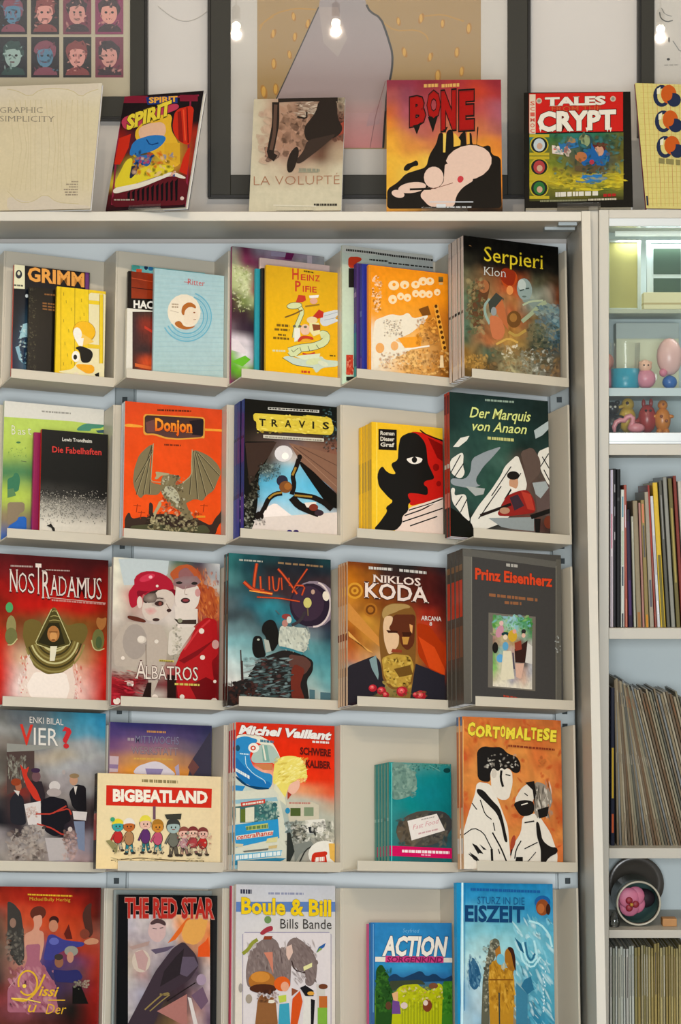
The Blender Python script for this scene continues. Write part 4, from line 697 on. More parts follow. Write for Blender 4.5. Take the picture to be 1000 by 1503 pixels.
def art(a):
    a.M('4a4844 4c4a46 484642;464440 484642 464440;42403e 444240 42403e', amp=.04, n=(14, 20)); a.R('6a675f', 168, 60, 215, 1010, c2='5c5850'); a.R('5c5a54', 165, 62, 770, 108, dy=85); a.R('5a574f', 735, 130, 768, 1010); a.L('7c786c', 5, 218, 115, 218, 1000); a.L('7c786c', 4, 735, 170, 735, 1000)
    a.R('403e3c', 222, 112, 732, 985, dy=70)
    a.X('a8a49c', 430, 172, 505, 180, 18, 3)
    a.T('cc4424', 'Prinz Eisenherz', 240, 248, 712, 296, 64, b=.035, out=('3c201c', .02)); a.X('8c5c3c', 325, 355, 625, 388, 18, 8); a.X('8c5c3c', 420, 402, 525, 410, 18, 3)
    a.P('6c665c', 322, 455, 610, 480, 608, 935, 318, 912)
    a.M('4c8c3c 7ca0a0 9cc0d0 3c8c50 4c9050;5c9c44 8cb07c a0c8d0 5c9878 3c7c44;b08884 a89c60 a8a888 8ca090 5c8c60;8c6c5c b0a080 a88c60 6c5c4c b0aca4;6c8c5c 8ca8a0 b89c90 5c3c34 b8b4ac;6ca050 c0b8a0 b0a498 4c3c34 a8a8a8;7cb05c c8c0a8 8c8c90 b09080 a8a8ac;b8b090 d0c8b0 9c98a0 c0a08c c0bcb4;dcd4c0 dcd4c0 d8d0bc d8d0bc d4ccb8', box=(348, 470, 588, 905, 20), n=(34, 50), warp=.06, fr=9)
    a.S('4c9c3c 3c7c34 8cb868 7cb0c0', 350, 475, 590, 590, 50, 11); a.E('c08898', 390, 570, 22, 40, 20); a.E('d8b0a8', 400, 520, 13, 15); a.E('1c3c3c', 424, 586, 24, 12); a.E('e0ccb0', 424, 605, 14, 16); a.E('5c9cc0', 425, 660, 18, 26); a.E('5ca0cc', 392, 735, 22, 26); a.P('d8d0b4', 410, 690, 460, 690, 480, 860, 395, 870); a.E('c8a030', 468, 598, 28, 36); a.E('d89c8c', 480, 570, 12, 14); a.P('34201c', 480, 680, 560, 625, 545, 760, 485, 760); a.P('8c3c2c', 480, 640, 520, 625, 525, 680, 485, 690); a.E('2c2c2c', 536, 570, 14, 14); a.E('d8b09c', 535, 595, 12, 14); a.P('ccc8c0', 560, 640, 588, 660, 588, 770, 545, 760); a.P('d0a894', 485, 765, 540, 765, 520, 860, 490, 850); a.E('201c18', 362, 670, 18, 34); a.L('3c3c50', 8, 470, 700, 478, 800)
    a.X('a03c2c', 412, 970, 500, 985, 12, 4)
    a.S('c0c4c0 8c8c88', 730, 600, 760, 700, 9, 5)
pb(2, 4, .086, .0185, 680, 825, 805, '46443f', '4c453c', 'dark grey comic album with red title and a small framed colour picture', C3[4], art, copies=4, short='dark grey albums with the framed picture', bands=[(.56, .80, 'b8402c'), (.3, .5, '6c4c3a'), (.86, .9, '7c5c40')], step=.0205)

# ================================================================== row 4
def art(a):
    a.M('5c5c5c 545c60 4c5c64 3c6878 2c7c98 2c80a4;6c6c68 606468 5c686c 4c7c8c 3c88a4 2c84ac;8c8c88 7c7c78 707c80 5c8894 5090a8 3c8cac;7c746c 6c645c 808080 949490 9c9c9c 88989c;5c544c 4c4440 a49888 a89c88 a0a09c 9c9c9c;5c5850 4c3c38 8c8884 a4a4a4 9c9ca0 949494;6c6c64 5c2c28 7c7470 9c9494 94908c 8c8888;5c4c44 7c2c24 3c2c2c 948c8c 8c8c8c 5c5454;3c3838 3c2424 4c4444 8c8480 4c4444 5c5050;24242 3c2c2c a89c98 241c20 3c3434 3c3434;1c1c20 2c2428 b0a8a4 24202 44343c 4c3c3c;8c8484 3c3438 a49c98 1c1a20 8c8088 8c8c94;8c8480 948c88 948880 a89c9c 988c94 747c88;8c847c 9c9088 8c8078 a89ca0 a48c8c 5c646c;7c746c 8c8074 6c5c50 a08c84 8c6c60 3c3434'.replace('24242 ', '242428 ').replace('24202 ', '242028 '), n=(44, 56), warp=.04)
    a.P('8c8c84', 55, 340, 480, 365, 300, 395, 55, 410); a.P('4c3c38', 55, 410, 280, 400, 280, 640, 200, 700, 55, 760); a.S('7c7c70 a8a898 5c5448', 60, 440, 210, 640, 44, 16, el=3, a=85)
    a.P('24242a', 80, 800, 130, 730, 190, 780, 215, 1000, 150, 1010, 85, 985); a.E('a06044', 150, 690, 26, 40); a.E('8c3c20', 130, 655, 42, 30); a.P('ccc4bc', 110, 720, 160, 730, 150, 770); a.P('2c2428', 240, 640, 340, 650, 370, 760, 360, 830, 250, 820); a.E('6c4c50', 295, 610, 36, 44); a.E('3c2840', 290, 560, 38, 20)
    a.P('c03424', 160, 500, 200, 560, 240, 520, 215, 600, 300, 720, 340, 820, 280, 800, 220, 700, 190, 620); a.E('c8c0bc', 445, 690, 46, 44); a.E('a89c98', 440, 740, 60, 34); a.P('1a181e', 340, 800, 420, 770, 540, 800, 560, 880, 580, 970, 520, 1000, 520, 1080, 440, 1100, 370, 1060, 320, 960); a.P('1c1a1e', 560, 740, 620, 670, 700, 690, 705, 900, 650, 905, 590, 860); a.E('b88c70', 600, 640, 34, 42); a.E('8c7454', 605, 605, 40, 20); a.P('d0c8c0', 600, 690, 630, 690, 615, 760)
    a.P('d0c8c4', 195, 835, 330, 810, 335, 1000, 230, 1005); a.S('a87c68 c0a090', 220, 860, 300, 940, 20, 10); a.P('d4ccc8', 590, 890, 710, 900, 700, 970, 600, 960); a.P('7c88a0', 600, 975, 690, 975, 690, 1220, 640, 1200)
    for q in ((290, 915, 420, 915, 540, 850), (300, 995, 420, 1030, 500, 1080), (500, 1080, 620, 1095), (440, 900, 560, 870, 580, 920)): a.L('b0392c', 12, *q)
    a.P('b4acaa', 365, 1110, 520, 1110, 560, 1290, 400, 1300); a.S('8c7c70 a89c90 5c4c44 b0a498', 60, 1020, 360, 1290, 80, 20); a.S('b09084 c8a498 8c6c60', 520, 1040, 620, 1280, 40, 15); a.E('c8b8b0', 570, 1040, 18, 20); a.E('a89c98', 518, 575, 14, 20)
    a.T('cfc8c0', 'ENKI BILAL', 240, 172, 515, 192, 50, b=.0); a.T('c83428', 'V', 160, 348, 268, 352, 160, b=.02); a.T('dcd6cc', 'IER', 274, 352, 472, 362, 140, b=.0); a.T('c02c30', '?', 505, 372, 582, 376, 160, b=.03)
pb(3, 0, .078, .013, -4, 155.5, 1041, '5c6468', '3c4448', 'grey-blue comic album with suited men and a red question mark in its title', C4[0], art)

def art(a):
    a.M('3c3468 34346c 3c3468 3c3460 343458;4c3c70 5c4874 54447 4c4068 3c3c5c;6c4870 8c6478 8c6478 6c5c6c 44445c;a06c60 c08850 c89050 a87858 4c4858;c07c58 e09430 e49828 d88c38 6c5450;a87c74 e88c2c dcb080 d07c34 6c4c4c;a88c90 c8b8c0 d0c8d0 b89098 6c484c'.replace('54447 ', '544474 ')+(';8c7c90 a89cb0 a89cb0 8c7c8c 5c444c'*6), n=(36, 60), amp=.06)
    a.P('c0a8ac', 195, 330, 268, 335, 262, 430, 195, 430); a.P('8c7494', 195, 380, 265, 385, 262, 410, 195, 405); a.P('d4ccd4', 380, 395, 480, 362, 530, 372, 600, 425, 620, 450, 350, 440); a.P('8c80a8', 430, 408, 540, 412, 525, 445, 440, 445); a.P('a89cb4', 610, 400, 635, 380, 640, 450, 620, 450); a.P('3c3848', 830, 180, 840, 460, 690, 460, 720, 350, 760, 290); a.P('6c4440', 690, 400, 720, 350, 760, 400, 720, 455)
    a.X('c88c50', 440, 188, 558, 193, 12, 8)
    a.T('7c7890', 'MITTWOCHS', 370, 252, 636, 262, 46, b=.0, out=('3c3050', .02)); a.T('8c7c80', 'WERKSTATT', 345, 318, 630, 328, 46, b=.0, out=('5c4450', .02)); a.X('9c8c94', 322, 238, 366, 240, 18, 2); a.X('c8a050', 360, 352, 600, 358, 9, 10)
pb(3, 1, .022, .012, 160, 310, 1059.5, '3c3468', '9c7c8c', 'purple and orange sunset comic album standing behind the wide cream one', C4[1], art)
def art(a):
    a.M('e3cfa2 e4d0a4 e2cfa6;e6d2a4 e8d4a8 e4d0a6;ecd29c e8d2a4 e2d0a8', amp=.02); a.X('8c7c54', 410, 492, 630, 500, 18, 9)
    a.P('cc2c1c', 192, 510, 838, 532, 835, 650, 190, 634); a.T('f0e6d4', 'BIGBEATLAND', 232, 606, 812, 620, 68, b=.05, out=('8c1c14', .015))
    rnd = random.Random(3)
    def fig(x, y, h, hair, shirt, leg, face='dca888', k=1.0):  # a generic cartoon child
        o = '3c342c'
        a.L(o, 22*k, x-8, y, x-14, y+h*.30); a.L(leg, 15*k, x-8, y, x-14, y+h*.30); a.L(o, 22*k, x+10, y, x+20, y+h*.28); a.L(leg, 15*k, x+10, y, x+20, y+h*.28); a.E(o, x-18, y+h*.33, 15*k, 8*k); a.E(o, x+26, y+h*.31, 15*k, 8*k)
        a.E(o, x, y-h*.12, 32*k, h*.20+4); a.E(shirt, x, y-h*.12, 28*k, h*.20); a.L(o, 14*k, x-24*k, y-h*.2, x-42*k, y); a.L(shirt, 9*k, x-24*k, y-h*.2, x-42*k, y)
        a.E(o, x, y-h*.48, 38*k, 36*k); a.E(face, x, y-h*.46, 34*k, 32*k); a.P(hair, x-38*k, y-h*.50, x-30*k, y-h*.66, x, y-h*.73, x+30*k, y-h*.66, x+40*k, y-h*.5, x+20*k, y-h*.56, x-20*k, y-h*.55); a.E('2c241c', x-10*k, y-h*.46, 4, 6); a.E('2c241c', x+12*k, y-h*.46, 4, 6); a.L('8c3c34', 4, x-8, y-h*.40, x+10, y-h*.40)
    a.L('6c5c40', 7, 220, 970, 400, 955, 560, 968, 790, 975); a.S('6c6448 8c8058', 230, 955, 780, 980, 30, 7, el=3, a=0)
    fig(262, 850, 190, 'e0cc34', 'b82c2c', 'a8a090', '3c9c9c'); fig(330, 860, 210, 'e4dcd0', 'a87c54', '2c7c88', 'b8642c'); fig(430, 850, 220, 'e0d048', '5c3068', '2c6c74', 'e0b4a0'); fig(505, 860, 200, 'a87428', 'b8506c', '2c8088', 'c88430'); fig(600, 870, 220, '3c3c38', '6c6c60', '5c5448', '9cb0ac', 1.15); fig(665, 885, 170, '8c4c40', 'b88c90', '8c6c60', 'e0b0a0', .9); fig(720, 880, 165, '7c3434', 'a84044', '7c5450', 'e0b8a4', .9); fig(780, 885, 165, '7c3c38', 'b82c28', '8c7464', 'dcb0a0', .9)
    a.L('6c4c5c', 16, 483, 640, 483, 720); a.P('3c3c34', 545, 690, 650, 685, 645, 720, 560, 720); a.E('3c9c74', 228, 720, 14); a.P('8c8458', 185, 850, 215, 845, 260, 880, 250, 930, 225, 900); a.S('4c443c 8c3434 b87c70 c8c0a8', 620, 800, 830, 930, 40, 9); a.S('4c443c 8c8474', 240, 880, 600, 940, 26, 7)
pb(3, 1, .076, .0125, 141.5, 325, 1134.5, 'e6d2a6', '26231f', 'wide cream comic album with white title on a red bar above cartoon children', C4[1], art, copies=2, short='wide cream landscape albums', bands=[(.30, .58, 'b04434')])

def art(a):
    a.M('d0301c d02c18 d02c18 cc2c18;d42c14 d82c10 d82c10 d02c14;dc2c10 e02c0c e02c0c d42c10;e03010 e42c0c e42c0c dc2c10;c8c8b8 e8a888 e43410 dc3010;b8c8c0 c8c8b4 e09060 d85834;8cb0b0 c0c4b4 b4b8a8 b8a088;5ca8b8 a8b8b0 b0b4a4 b0b0a0;2c9cc8 4ca0b8 a8aca0 a8a898;3c98bc a0b4b0 9c9c90 b0a898;b0c0bc b8b8a8 9c9c90 c8b0a0;8cb8c8 a0b0a8 9c9c90 d0a898', amp=.06, n=(40, 56))
    a.P('e0dcc8', 130, 250, 200, 235, 300, 245, 400, 300, 440, 370, 460, 420, 420, 440, 400, 380, 300, 300, 150, 290); a.P('2c84bc', 128, 270, 200, 250, 300, 280, 250, 330, 230, 400, 260, 480, 330, 520, 400, 530, 400, 600, 380, 638, 300, 640, 200, 600, 130, 530); a.P('1c6cac', 130, 400, 200, 480, 300, 570, 390, 590, 380, 638, 290, 640, 180, 590, 130, 530)
    a.P('a8bcb0', 310, 310, 400, 320, 440, 380, 460, 430, 400, 450, 260, 450, 240, 420, 270, 350); a.P('7ca498', 320, 320, 360, 320, 380, 440, 330, 440); a.L('e0dcc8', 12, 330, 320, 350, 430); a.P('c87c4c', 260, 455, 400, 455, 400, 500, 330, 500); a.E('e8e4d8', 262, 338, 40, 36); a.E('c8442c', 258, 340, 20, 18); a.E('e8e4d8', 258, 340, 9); a.X('dce4e0', 130, 510, 235, 570, 24, 5); a.X('b8d8e4', 160, 385, 230, 392, 10, 4); a.L('b8d8e4', 5, 200, 400, 205, 470, 260, 530, 340, 575, 350, 600); a.E('1c4c64', 145, 340, 16, 22); a.X('2c6c84', 310, 295, 410, 305, 18, 6); a.P('2c84bc', 110, 610, 200, 620, 180, 655, 110, 650); a.P('0f3c5c', 130, 540, 220, 615, 380, 635, 370, 645, 280, 645, 190, 612, 130, 560)
    a.P('e6d468', 415, 440, 460, 405, 530, 395, 590, 405, 640, 460, 655, 530, 640, 570, 590, 560, 560, 600, 510, 640, 490, 720, 440, 620, 400, 600); a.S('f0e48c c8a83c e8d870 f4eca8', 420, 410, 640, 600, 70, 14, el=3, a=-25); a.P('e8b49c', 530, 600, 600, 570, 600, 630, 560, 680, 520, 680, 510, 640); a.P('a83c2c', 510, 660, 540, 680, 510, 720); a.P('d8d4b8', 420, 600, 490, 700, 500, 760, 400, 680)
    a.P('cfcfbc', 110, 660, 400, 640, 440, 670, 470, 800, 510, 1000, 530, 1160, 480, 1180, 110, 1190); a.P('8cb4c0', 120, 720, 430, 700, 440, 730, 130, 750); a.P('3c6464', 120, 770, 430, 740, 440, 880, 130, 890); a.S('5c8c80 2c5458 8cb0a0 a8c0b0 3c7c74', 280, 740, 440, 880, 50, 15); a.P('d8d4bc', 130, 780, 160, 780, 160, 890, 130, 890); a.P('d8d4bc', 200, 780, 265, 770, 265, 880, 200, 885); a.P('5c6c2c', 165, 790, 200, 785, 200, 885, 165, 880); a.P('c43c2c', 165, 740, 345, 715, 345, 745, 170, 770); a.X('e0d8c8', 180, 762, 335, 740, 14, 8)
    a.P('2c90c4', 115, 905, 440, 860, 450, 1000, 130, 1070); a.P('b8bc60', 200, 915, 365, 890, 370, 930, 210, 945); a.X('5c7c4c', 205, 942, 365, 925, 24, 6); a.P('dcd4c4', 130, 985, 405, 945, 400, 980, 135, 1015); a.T('c43c2c', 'centralhansa', 138, 1012, 402, 976, 34, b=.02, sh=.2); a.P('d0c890', 360, 1005, 440, 990, 430, 1030, 350, 1035); a.P('c8c0a0', 120, 1040, 185, 1045, 180, 1065, 120, 1065); a.P('6c6c64', 180, 1095, 370, 1075, 365, 1090, 190, 1106); a.P('c8b078', 370, 1060, 435, 1050, 430, 1075, 370, 1080)
    a.P('5ca8c8', 115, 1120, 470, 1090, 460, 1130, 120, 1170); a.X('e0e8e4', 130, 1160, 465, 1125, 30, 12); a.P('2c7c9c', 115, 1170, 420, 1145, 500, 1150, 440, 1180, 120, 1200)
    a.P('c8bfa8', 500, 735, 690, 735, 740, 760, 740, 870, 520, 880); a.R('4c5c2c', 530, 780, 605, 840); a.R('7c8c6c', 630, 775, 700, 840); a.X('b87c70', 520, 750, 680, 752, 14, 9); a.E('2c88b0', 510, 800, 18, 22); a.P('e0dcd0', 640, 870, 780, 860, 800, 960, 640, 970); a.P('24282c', 660, 920, 720, 915, 725, 965, 670, 965); a.P('54544c', 540, 900, 650, 910, 640, 1010, 540, 1000); a.S('e4e0d4 5c5c50 8c8c7c c0bca8 34342c', 500, 880, 850, 1060, 130, 14, el=2); a.P('2c302c', 505, 960, 530, 960, 560, 1100, 520, 1190, 500, 1185); a.P('7c8078', 560, 1050, 680, 1020, 700, 1050, 600, 1120, 560, 1190); a.L('34343', 10, 590, 1190, 640, 1090, 720, 1040) if False else a.L('343430', 10, 590, 1190, 640, 1090, 720, 1040)
    a.E('e4e0d4', 780, 1120, 120, 100); a.P('c8301c', 690, 1110, 800, 1095, 800, 1130, 710, 1140, 710, 1190, 680, 1185); a.P('c8301c', 710, 1130, 790, 1120, 800, 1185, 715, 1190); a.X('f0e8dc', 715, 1175, 780, 1170, 32, 3); a.P('e0b050', 810, 1040, 855, 1040, 855, 1180, 820, 1150)
    a.T('e6e2dc', 'Michel Vaillant', 150, 232, 832, 280, 58, b=.05, sh=.25, out=('8c3c34', .03)); a.X('e0d8d0', 690, 302, 815, 310, 16, 5); a.T('5c1a12', 'SCHWERE', 600, 386, 826, 402, 50, b=.04); a.T('5c1a12', 'KALIBER', 642, 480, 826, 492, 50, b=.04)
pb(3, 2, .060, .0140, 345.5, 491, 1060, 'd4301c', 'd0c6b6', 'red comic album with white slanted title, a blue racing helmet and blond hair', C4[2], art, copies=3, short='red racing albums', bands=[(.3, .6, 'b8a898'), (.66, .95, 'c04c50'), (.1, .25, '8c8c80')], step=.0145)

def art(a):
    a.M('2c8c88 5c8c84 3c8c88 1c7c80;0f8084 1c8488 0c7c80 0c7478;0f7c80 0c8488 0c7c84 0f7478;2c8484 0c8080 0c787c 0f6c70;2c7c7c 3c6c6c 3c4c50 1c686c;2c7878 4c4c44 3c3c3c 2c5054;0f7478 2c5c5c 2c5054 1c6064;0c6c70 0c6c70 1c686c 0f6468', n=(24, 36), amp=.05)
    a.P('6c8c80', 425, 445, 500, 445, 560, 480, 610, 560, 610, 630, 570, 690, 480, 720, 425, 715); a.S('5c7c70 7c9c8c 4c6c64 8ca898', 430, 460, 600, 700, 70, 16); a.S('1c4c44 3c7c6c 5c8c7c', 560, 450, 860, 500, 40, 12); a.E('0f3c3c', 830, 505, 26, 18); a.L('5c9890', 6, 700, 465, 780, 510)
    a.E('4c4840', 660, 930, 205, 130, -8); a.E('5c5040', 560, 960, 100, 90); a.E('3c3c3c', 760, 900, 110, 100); a.S('5c5850 3c3830 6c6454', 480, 830, 840, 1050, 70, 18)
    a.P('e4dcd4', 540, 875, 755, 822, 815, 945, 570, 1018); a.T('c86c7c', 'Fast Food', 580, 940, 770, 890, 34, b=-.01, sh=.2); a.X('c8a0a0', 620, 975, 770, 940, 12, 6); a.X('a8a098', 640, 870, 740, 848, 8, 5)
    a.R('cc1058', 385, 1055, 880, 1130, dy=22); a.X('f0dce0', 500, 1106, 850, 1118, 20, 14); a.X('e8a8c0', 640, 1128, 715, 1132, 9, 3); a.L('5cc0bc', 7, 424, 450, 424, 1180)
pb(3, 3, .0865, .0135, 571.5, 663, 1118.5, '0f7c80', '4c8074', 'teal comic album with a grey pebble and a pink band along its foot', C4[3], art, copies=5, short='teal albums with the pink band', bands=[(0, .03, 'c83c34'), (.03, .98, '5c8c7c'), (.45, .48, '8cb0a0')], step=.0168)

def art(a):
    a.M('c06830 c87034 b85c2c c07038 b86030;d07c38 c8702c d0803c c05828 c87438;b84c24 d08440 d48c44 c86c34 d08440;d08440 d48c48 cc7c3c d48844 c06030;c87838 d08840 d08c48 b85830 cc8040;b85028 d08844 c87038 d48c48 b04c24;c87434 d48c48 d08440 bc5428 d08440;c05828 cc7c3c c05028 d48844 c86c38;cc7838 d48c44 d08844 c87038 cc7c3c', warp=.08, amp=.12, n=(44, 54), fr=7)
    a.S('b0421e c05028 b8481f', 170, 100, 760, 940, 44, 17, el=1.8); a.L('a85028', 4, 150, 110, 150, 1000); a.L('e0a860', 4, 168, 110, 164, 1000)
    W, K = 'dfd8ca', '1e1b19'
    # two generic ink-drawn figures facing each other
    a.P(W, 250, 490, 330, 500, 380, 600, 440, 760, 460, 1000, 160, 1030, 160, 820, 200, 680, 240, 560); a.P(W, 530, 700, 620, 680, 700, 800, 745, 930, 740, 1005, 450, 1000, 470, 880, 520, 800)
    a.P('ddd5c6', 330, 400, 420, 400, 465, 420, 470, 500, 445, 600, 385, 600, 340, 540); a.P(K, 250, 300, 290, 270, 340, 280, 400, 275, 440, 320, 490, 330, 520, 380, 515, 430, 480, 440, 440, 400, 420, 420, 400, 400, 380, 430, 350, 400, 330, 440, 335, 490, 290, 490, 255, 470); a.S('dfd8ca 9c9488', 300, 320, 500, 400, 18, 8); a.L(K, 14, 400, 420, 395, 470, 410, 520); a.L(K, 7, 425, 445, 455, 452); a.E('c8bfb0', 355, 440, 16, 28)
    a.P(K, 248, 530, 290, 540, 340, 600, 390, 650, 410, 720, 440, 860, 420, 860, 395, 740, 370, 680, 300, 610, 250, 560); a.L(K, 14, 340, 900, 345, 1000); a.L(K, 9, 345, 800, 400, 900, 440, 1000)
    for q in ((160, 820, 230, 770, 290, 800, 340, 900), (225, 870, 260, 930), (200, 930, 280, 1000), (270, 600, 300, 690, 340, 720), (350, 740, 360, 790), (220, 620, 250, 660), (380, 900, 390, 930)): a.L(K, 6, *q)
    a.P(K, 220, 865, 250, 880, 290, 930, 260, 925); a.P(K, 265, 870, 310, 905, 290, 905); a.P(K, 205, 920, 250, 950, 270, 980, 230, 965)
    a.P('d8d0c2', 480, 600, 520, 530, 560, 500, 600, 510, 600, 600, 560, 650, 490, 640); a.P(K, 470, 620, 530, 600, 580, 605, 600, 620, 600, 680, 560, 700, 520, 700, 490, 660); a.P('8c8478', 600, 490, 650, 495, 700, 540, 710, 620, 680, 690, 640, 715, 600, 690); a.S('dfd8ca 1e1b19 8c8478', 600, 510, 705, 690, 40, 13, el=3.5, a=80); a.P(K, 545, 495, 600, 485, 612, 560, 600, 620, 590, 540); a.P(K, 620, 660, 690, 640, 680, 700, 630, 715); a.L('f0e8da', 6, 520, 632, 560, 620); a.L(K, 6, 540, 560, 560, 575)
    a.P(K, 610, 730, 630, 740, 650, 850, 700, 890, 740, 890, 745, 925, 690, 950, 660, 1000, 640, 1000, 640, 900, 615, 820); a.L(K, 8, 540, 740, 600, 730); a.L(K, 7, 520, 850, 490, 900, 480, 960); a.P(K, 490, 950, 530, 950, 530, 1000, 480, 995); a.L(K, 6, 540, 900, 620, 860); a.L(K, 5, 550, 990, 610, 920); a.L(K, 8, 470, 880, 455, 940); a.E('a0442c', 470, 860, 14, 44, 10)
    a.S('8c4c28 a86430', 630, 340, 670, 400, 8, 11)
    xs = (192, 240, 300, 345, 392, 425, 485, 535, 580, 615, 652, 695, 738)
    for i, ch in enumerate('CORTOMALTESE'): y = 205+(xs[i]-192)*.06+(5 if i % 2 else -4); a.T('e4d040', ch, xs[i], y, xs[i+1]-2, y+2, 62 if i else 70, b=.055, sh=.08, out=('6c7420', .02))
    a.X('7c3420', 440, 275, 725, 300, 12, 16)
pb(3, 4, .070, .014, 680, 825, 1051.5, 'c87034', 'c8a078', 'orange comic album with two black and white inked figures face to face', C4[4], art, copies=2, short='orange ink-drawn albums', bands=[(.1, .2, 'c8c0b4'), (.4, .9, 'b8683c'), (.94, 1, '5c6c8c')])

# ================================================================== row 5
def art(a):
    a.M('7c1c10 8c1c10 8c1810 5c1410 4c100f;9c2c18 a02414 a01c10 8c1c10 5c1410;7c4438 b84024 b83c20 a82c14 54180f;6c4c3c bc4c2c bc4824 b43c1c 6c3c30;5c4438 a86c54 a84430 b84424 8c4c3c;54483c a87c6c 5c3c6c 9c3420 9c3828;4c3c34 b07868 3c3470 5c3c5c a4301c;3c3430 a06458 34305c 544048 94241;5c2c24 8c4444 2c2850 4c3448 8c1c10;7c3434 8c4448 3c2c44 3c2828 8c180f;6c3434 7c4048 4c2c30 1c1814 84180f;5c2c24 5c2c28 4c2420 2c1410 7c140f;5c1c18 6c2c24 4c1c18 3c1410 6c120f'.replace('94241;', '942410;'), n=(40, 46), warp=.03)
    a.P('3c3834', 60, 290, 110, 310, 170, 380, 190, 520, 200, 760, 160, 830, 100, 760, 60, 560); a.E('8c6c5c', 105, 470, 26, 40); a.S('5c5850 7c7468 3c3c38', 60, 530, 190, 800, 40, 18)
    a.E('5c2c20', 310, 390, 66, 56, -20); a.P('c89078', 265, 420, 340, 400, 345, 480, 310, 530, 355, 540, 360, 640, 330, 780, 300, 800, 260, 800, 230, 780, 200, 640, 200, 560, 270, 530, 280, 480); a.P('a06070', 205, 650, 330, 640, 320, 780, 380, 860, 440, 960, 480, 1200, 60, 1200, 60, 1010, 200, 830, 225, 760); a.S('b87c84 8c4c5c c08c90 7c3c4c', 80, 840, 440, 1180, 60, 24, el=2, a=60); a.L('b88c90', 6, 70, 1000, 200, 840)
    a.E('3c1c18', 440, 450, 40, 36); a.E('b87c60', 435, 495, 38, 50); a.P('3c3c80', 390, 570, 430, 560, 520, 610, 690, 630, 680, 660, 560, 680, 470, 720, 430, 780, 350, 770); a.E('5c60a8', 440, 620, 40, 30); a.P('c08868', 680, 620, 740, 590, 805, 605, 800, 640, 720, 650, 690, 640); a.P('4c2c24', 670, 400, 700, 330, 750, 300, 740, 380, 760, 560, 720, 600, 680, 470); a.E('7c3c2c', 690, 560, 40, 40); a.P('5c2018', 520, 560, 560, 480, 590, 600, 540, 600)
    a.E('8c8c80', 580, 700, 56, 42); a.E('b8846c', 572, 750, 28, 46); a.E('8c5c44', 480, 790, 36, 46); a.E('3c3430', 478, 748, 36, 26); a.P('2c2c60', 430, 850, 540, 860, 640, 850, 680, 920, 600, 960, 450, 950); a.P('14120f', 590, 990, 660, 985, 720, 1130, 590, 1130); a.S('8c8c70 a8a48c', 600, 940, 720, 1010, 18, 11)
    Y = 'd8a82c'
    a.X(Y, 225, 245, 590, 258, 13, 18); a.T('c8a030', 'Michael', 240, 286, 350, 290, 26, b=.0); a.T('c8a030', 'Bully Herbig', 362, 290, 572, 296, 26, b=.0)
    a.L(Y, 15, 195, 985, 210, 1000, 185, 1000, 180, 960, 230, 930, 240, 880) if False else None
    a.L(Y, 15, *[v for t in range(200, -160, -20) for v in (225+78*math.cos(math.radians(t)), 960-100*math.sin(math.radians(t)))]); a.E('e8c850', 197, 985, 16); a.L(Y, 17, 365, 890, 320, 990, 270, 1060, 200, 1110, 100, 1090); a.L('e8c850', 9, 90, 1085, 200, 1090, 330, 1120)
    a.T(Y, 'issi', 312, 1062, 480, 1070, 74, b=.02, sh=.35); a.L(Y, 8, 390, 1100, 530, 1100); a.T(Y, 'u', 225, 1198, 300, 1198, 60, b=.0, sh=.3); a.T(Y, 'Der', 370, 1212, 540, 1214, 82, b=-.005, sh=.3)
pb(4, 0, .070, .013, -6, 146.5, 1301, '7c1c10', '6c1c14', 'dark red comic album with a woman in a pink gown and gold script title', C5[0], art)

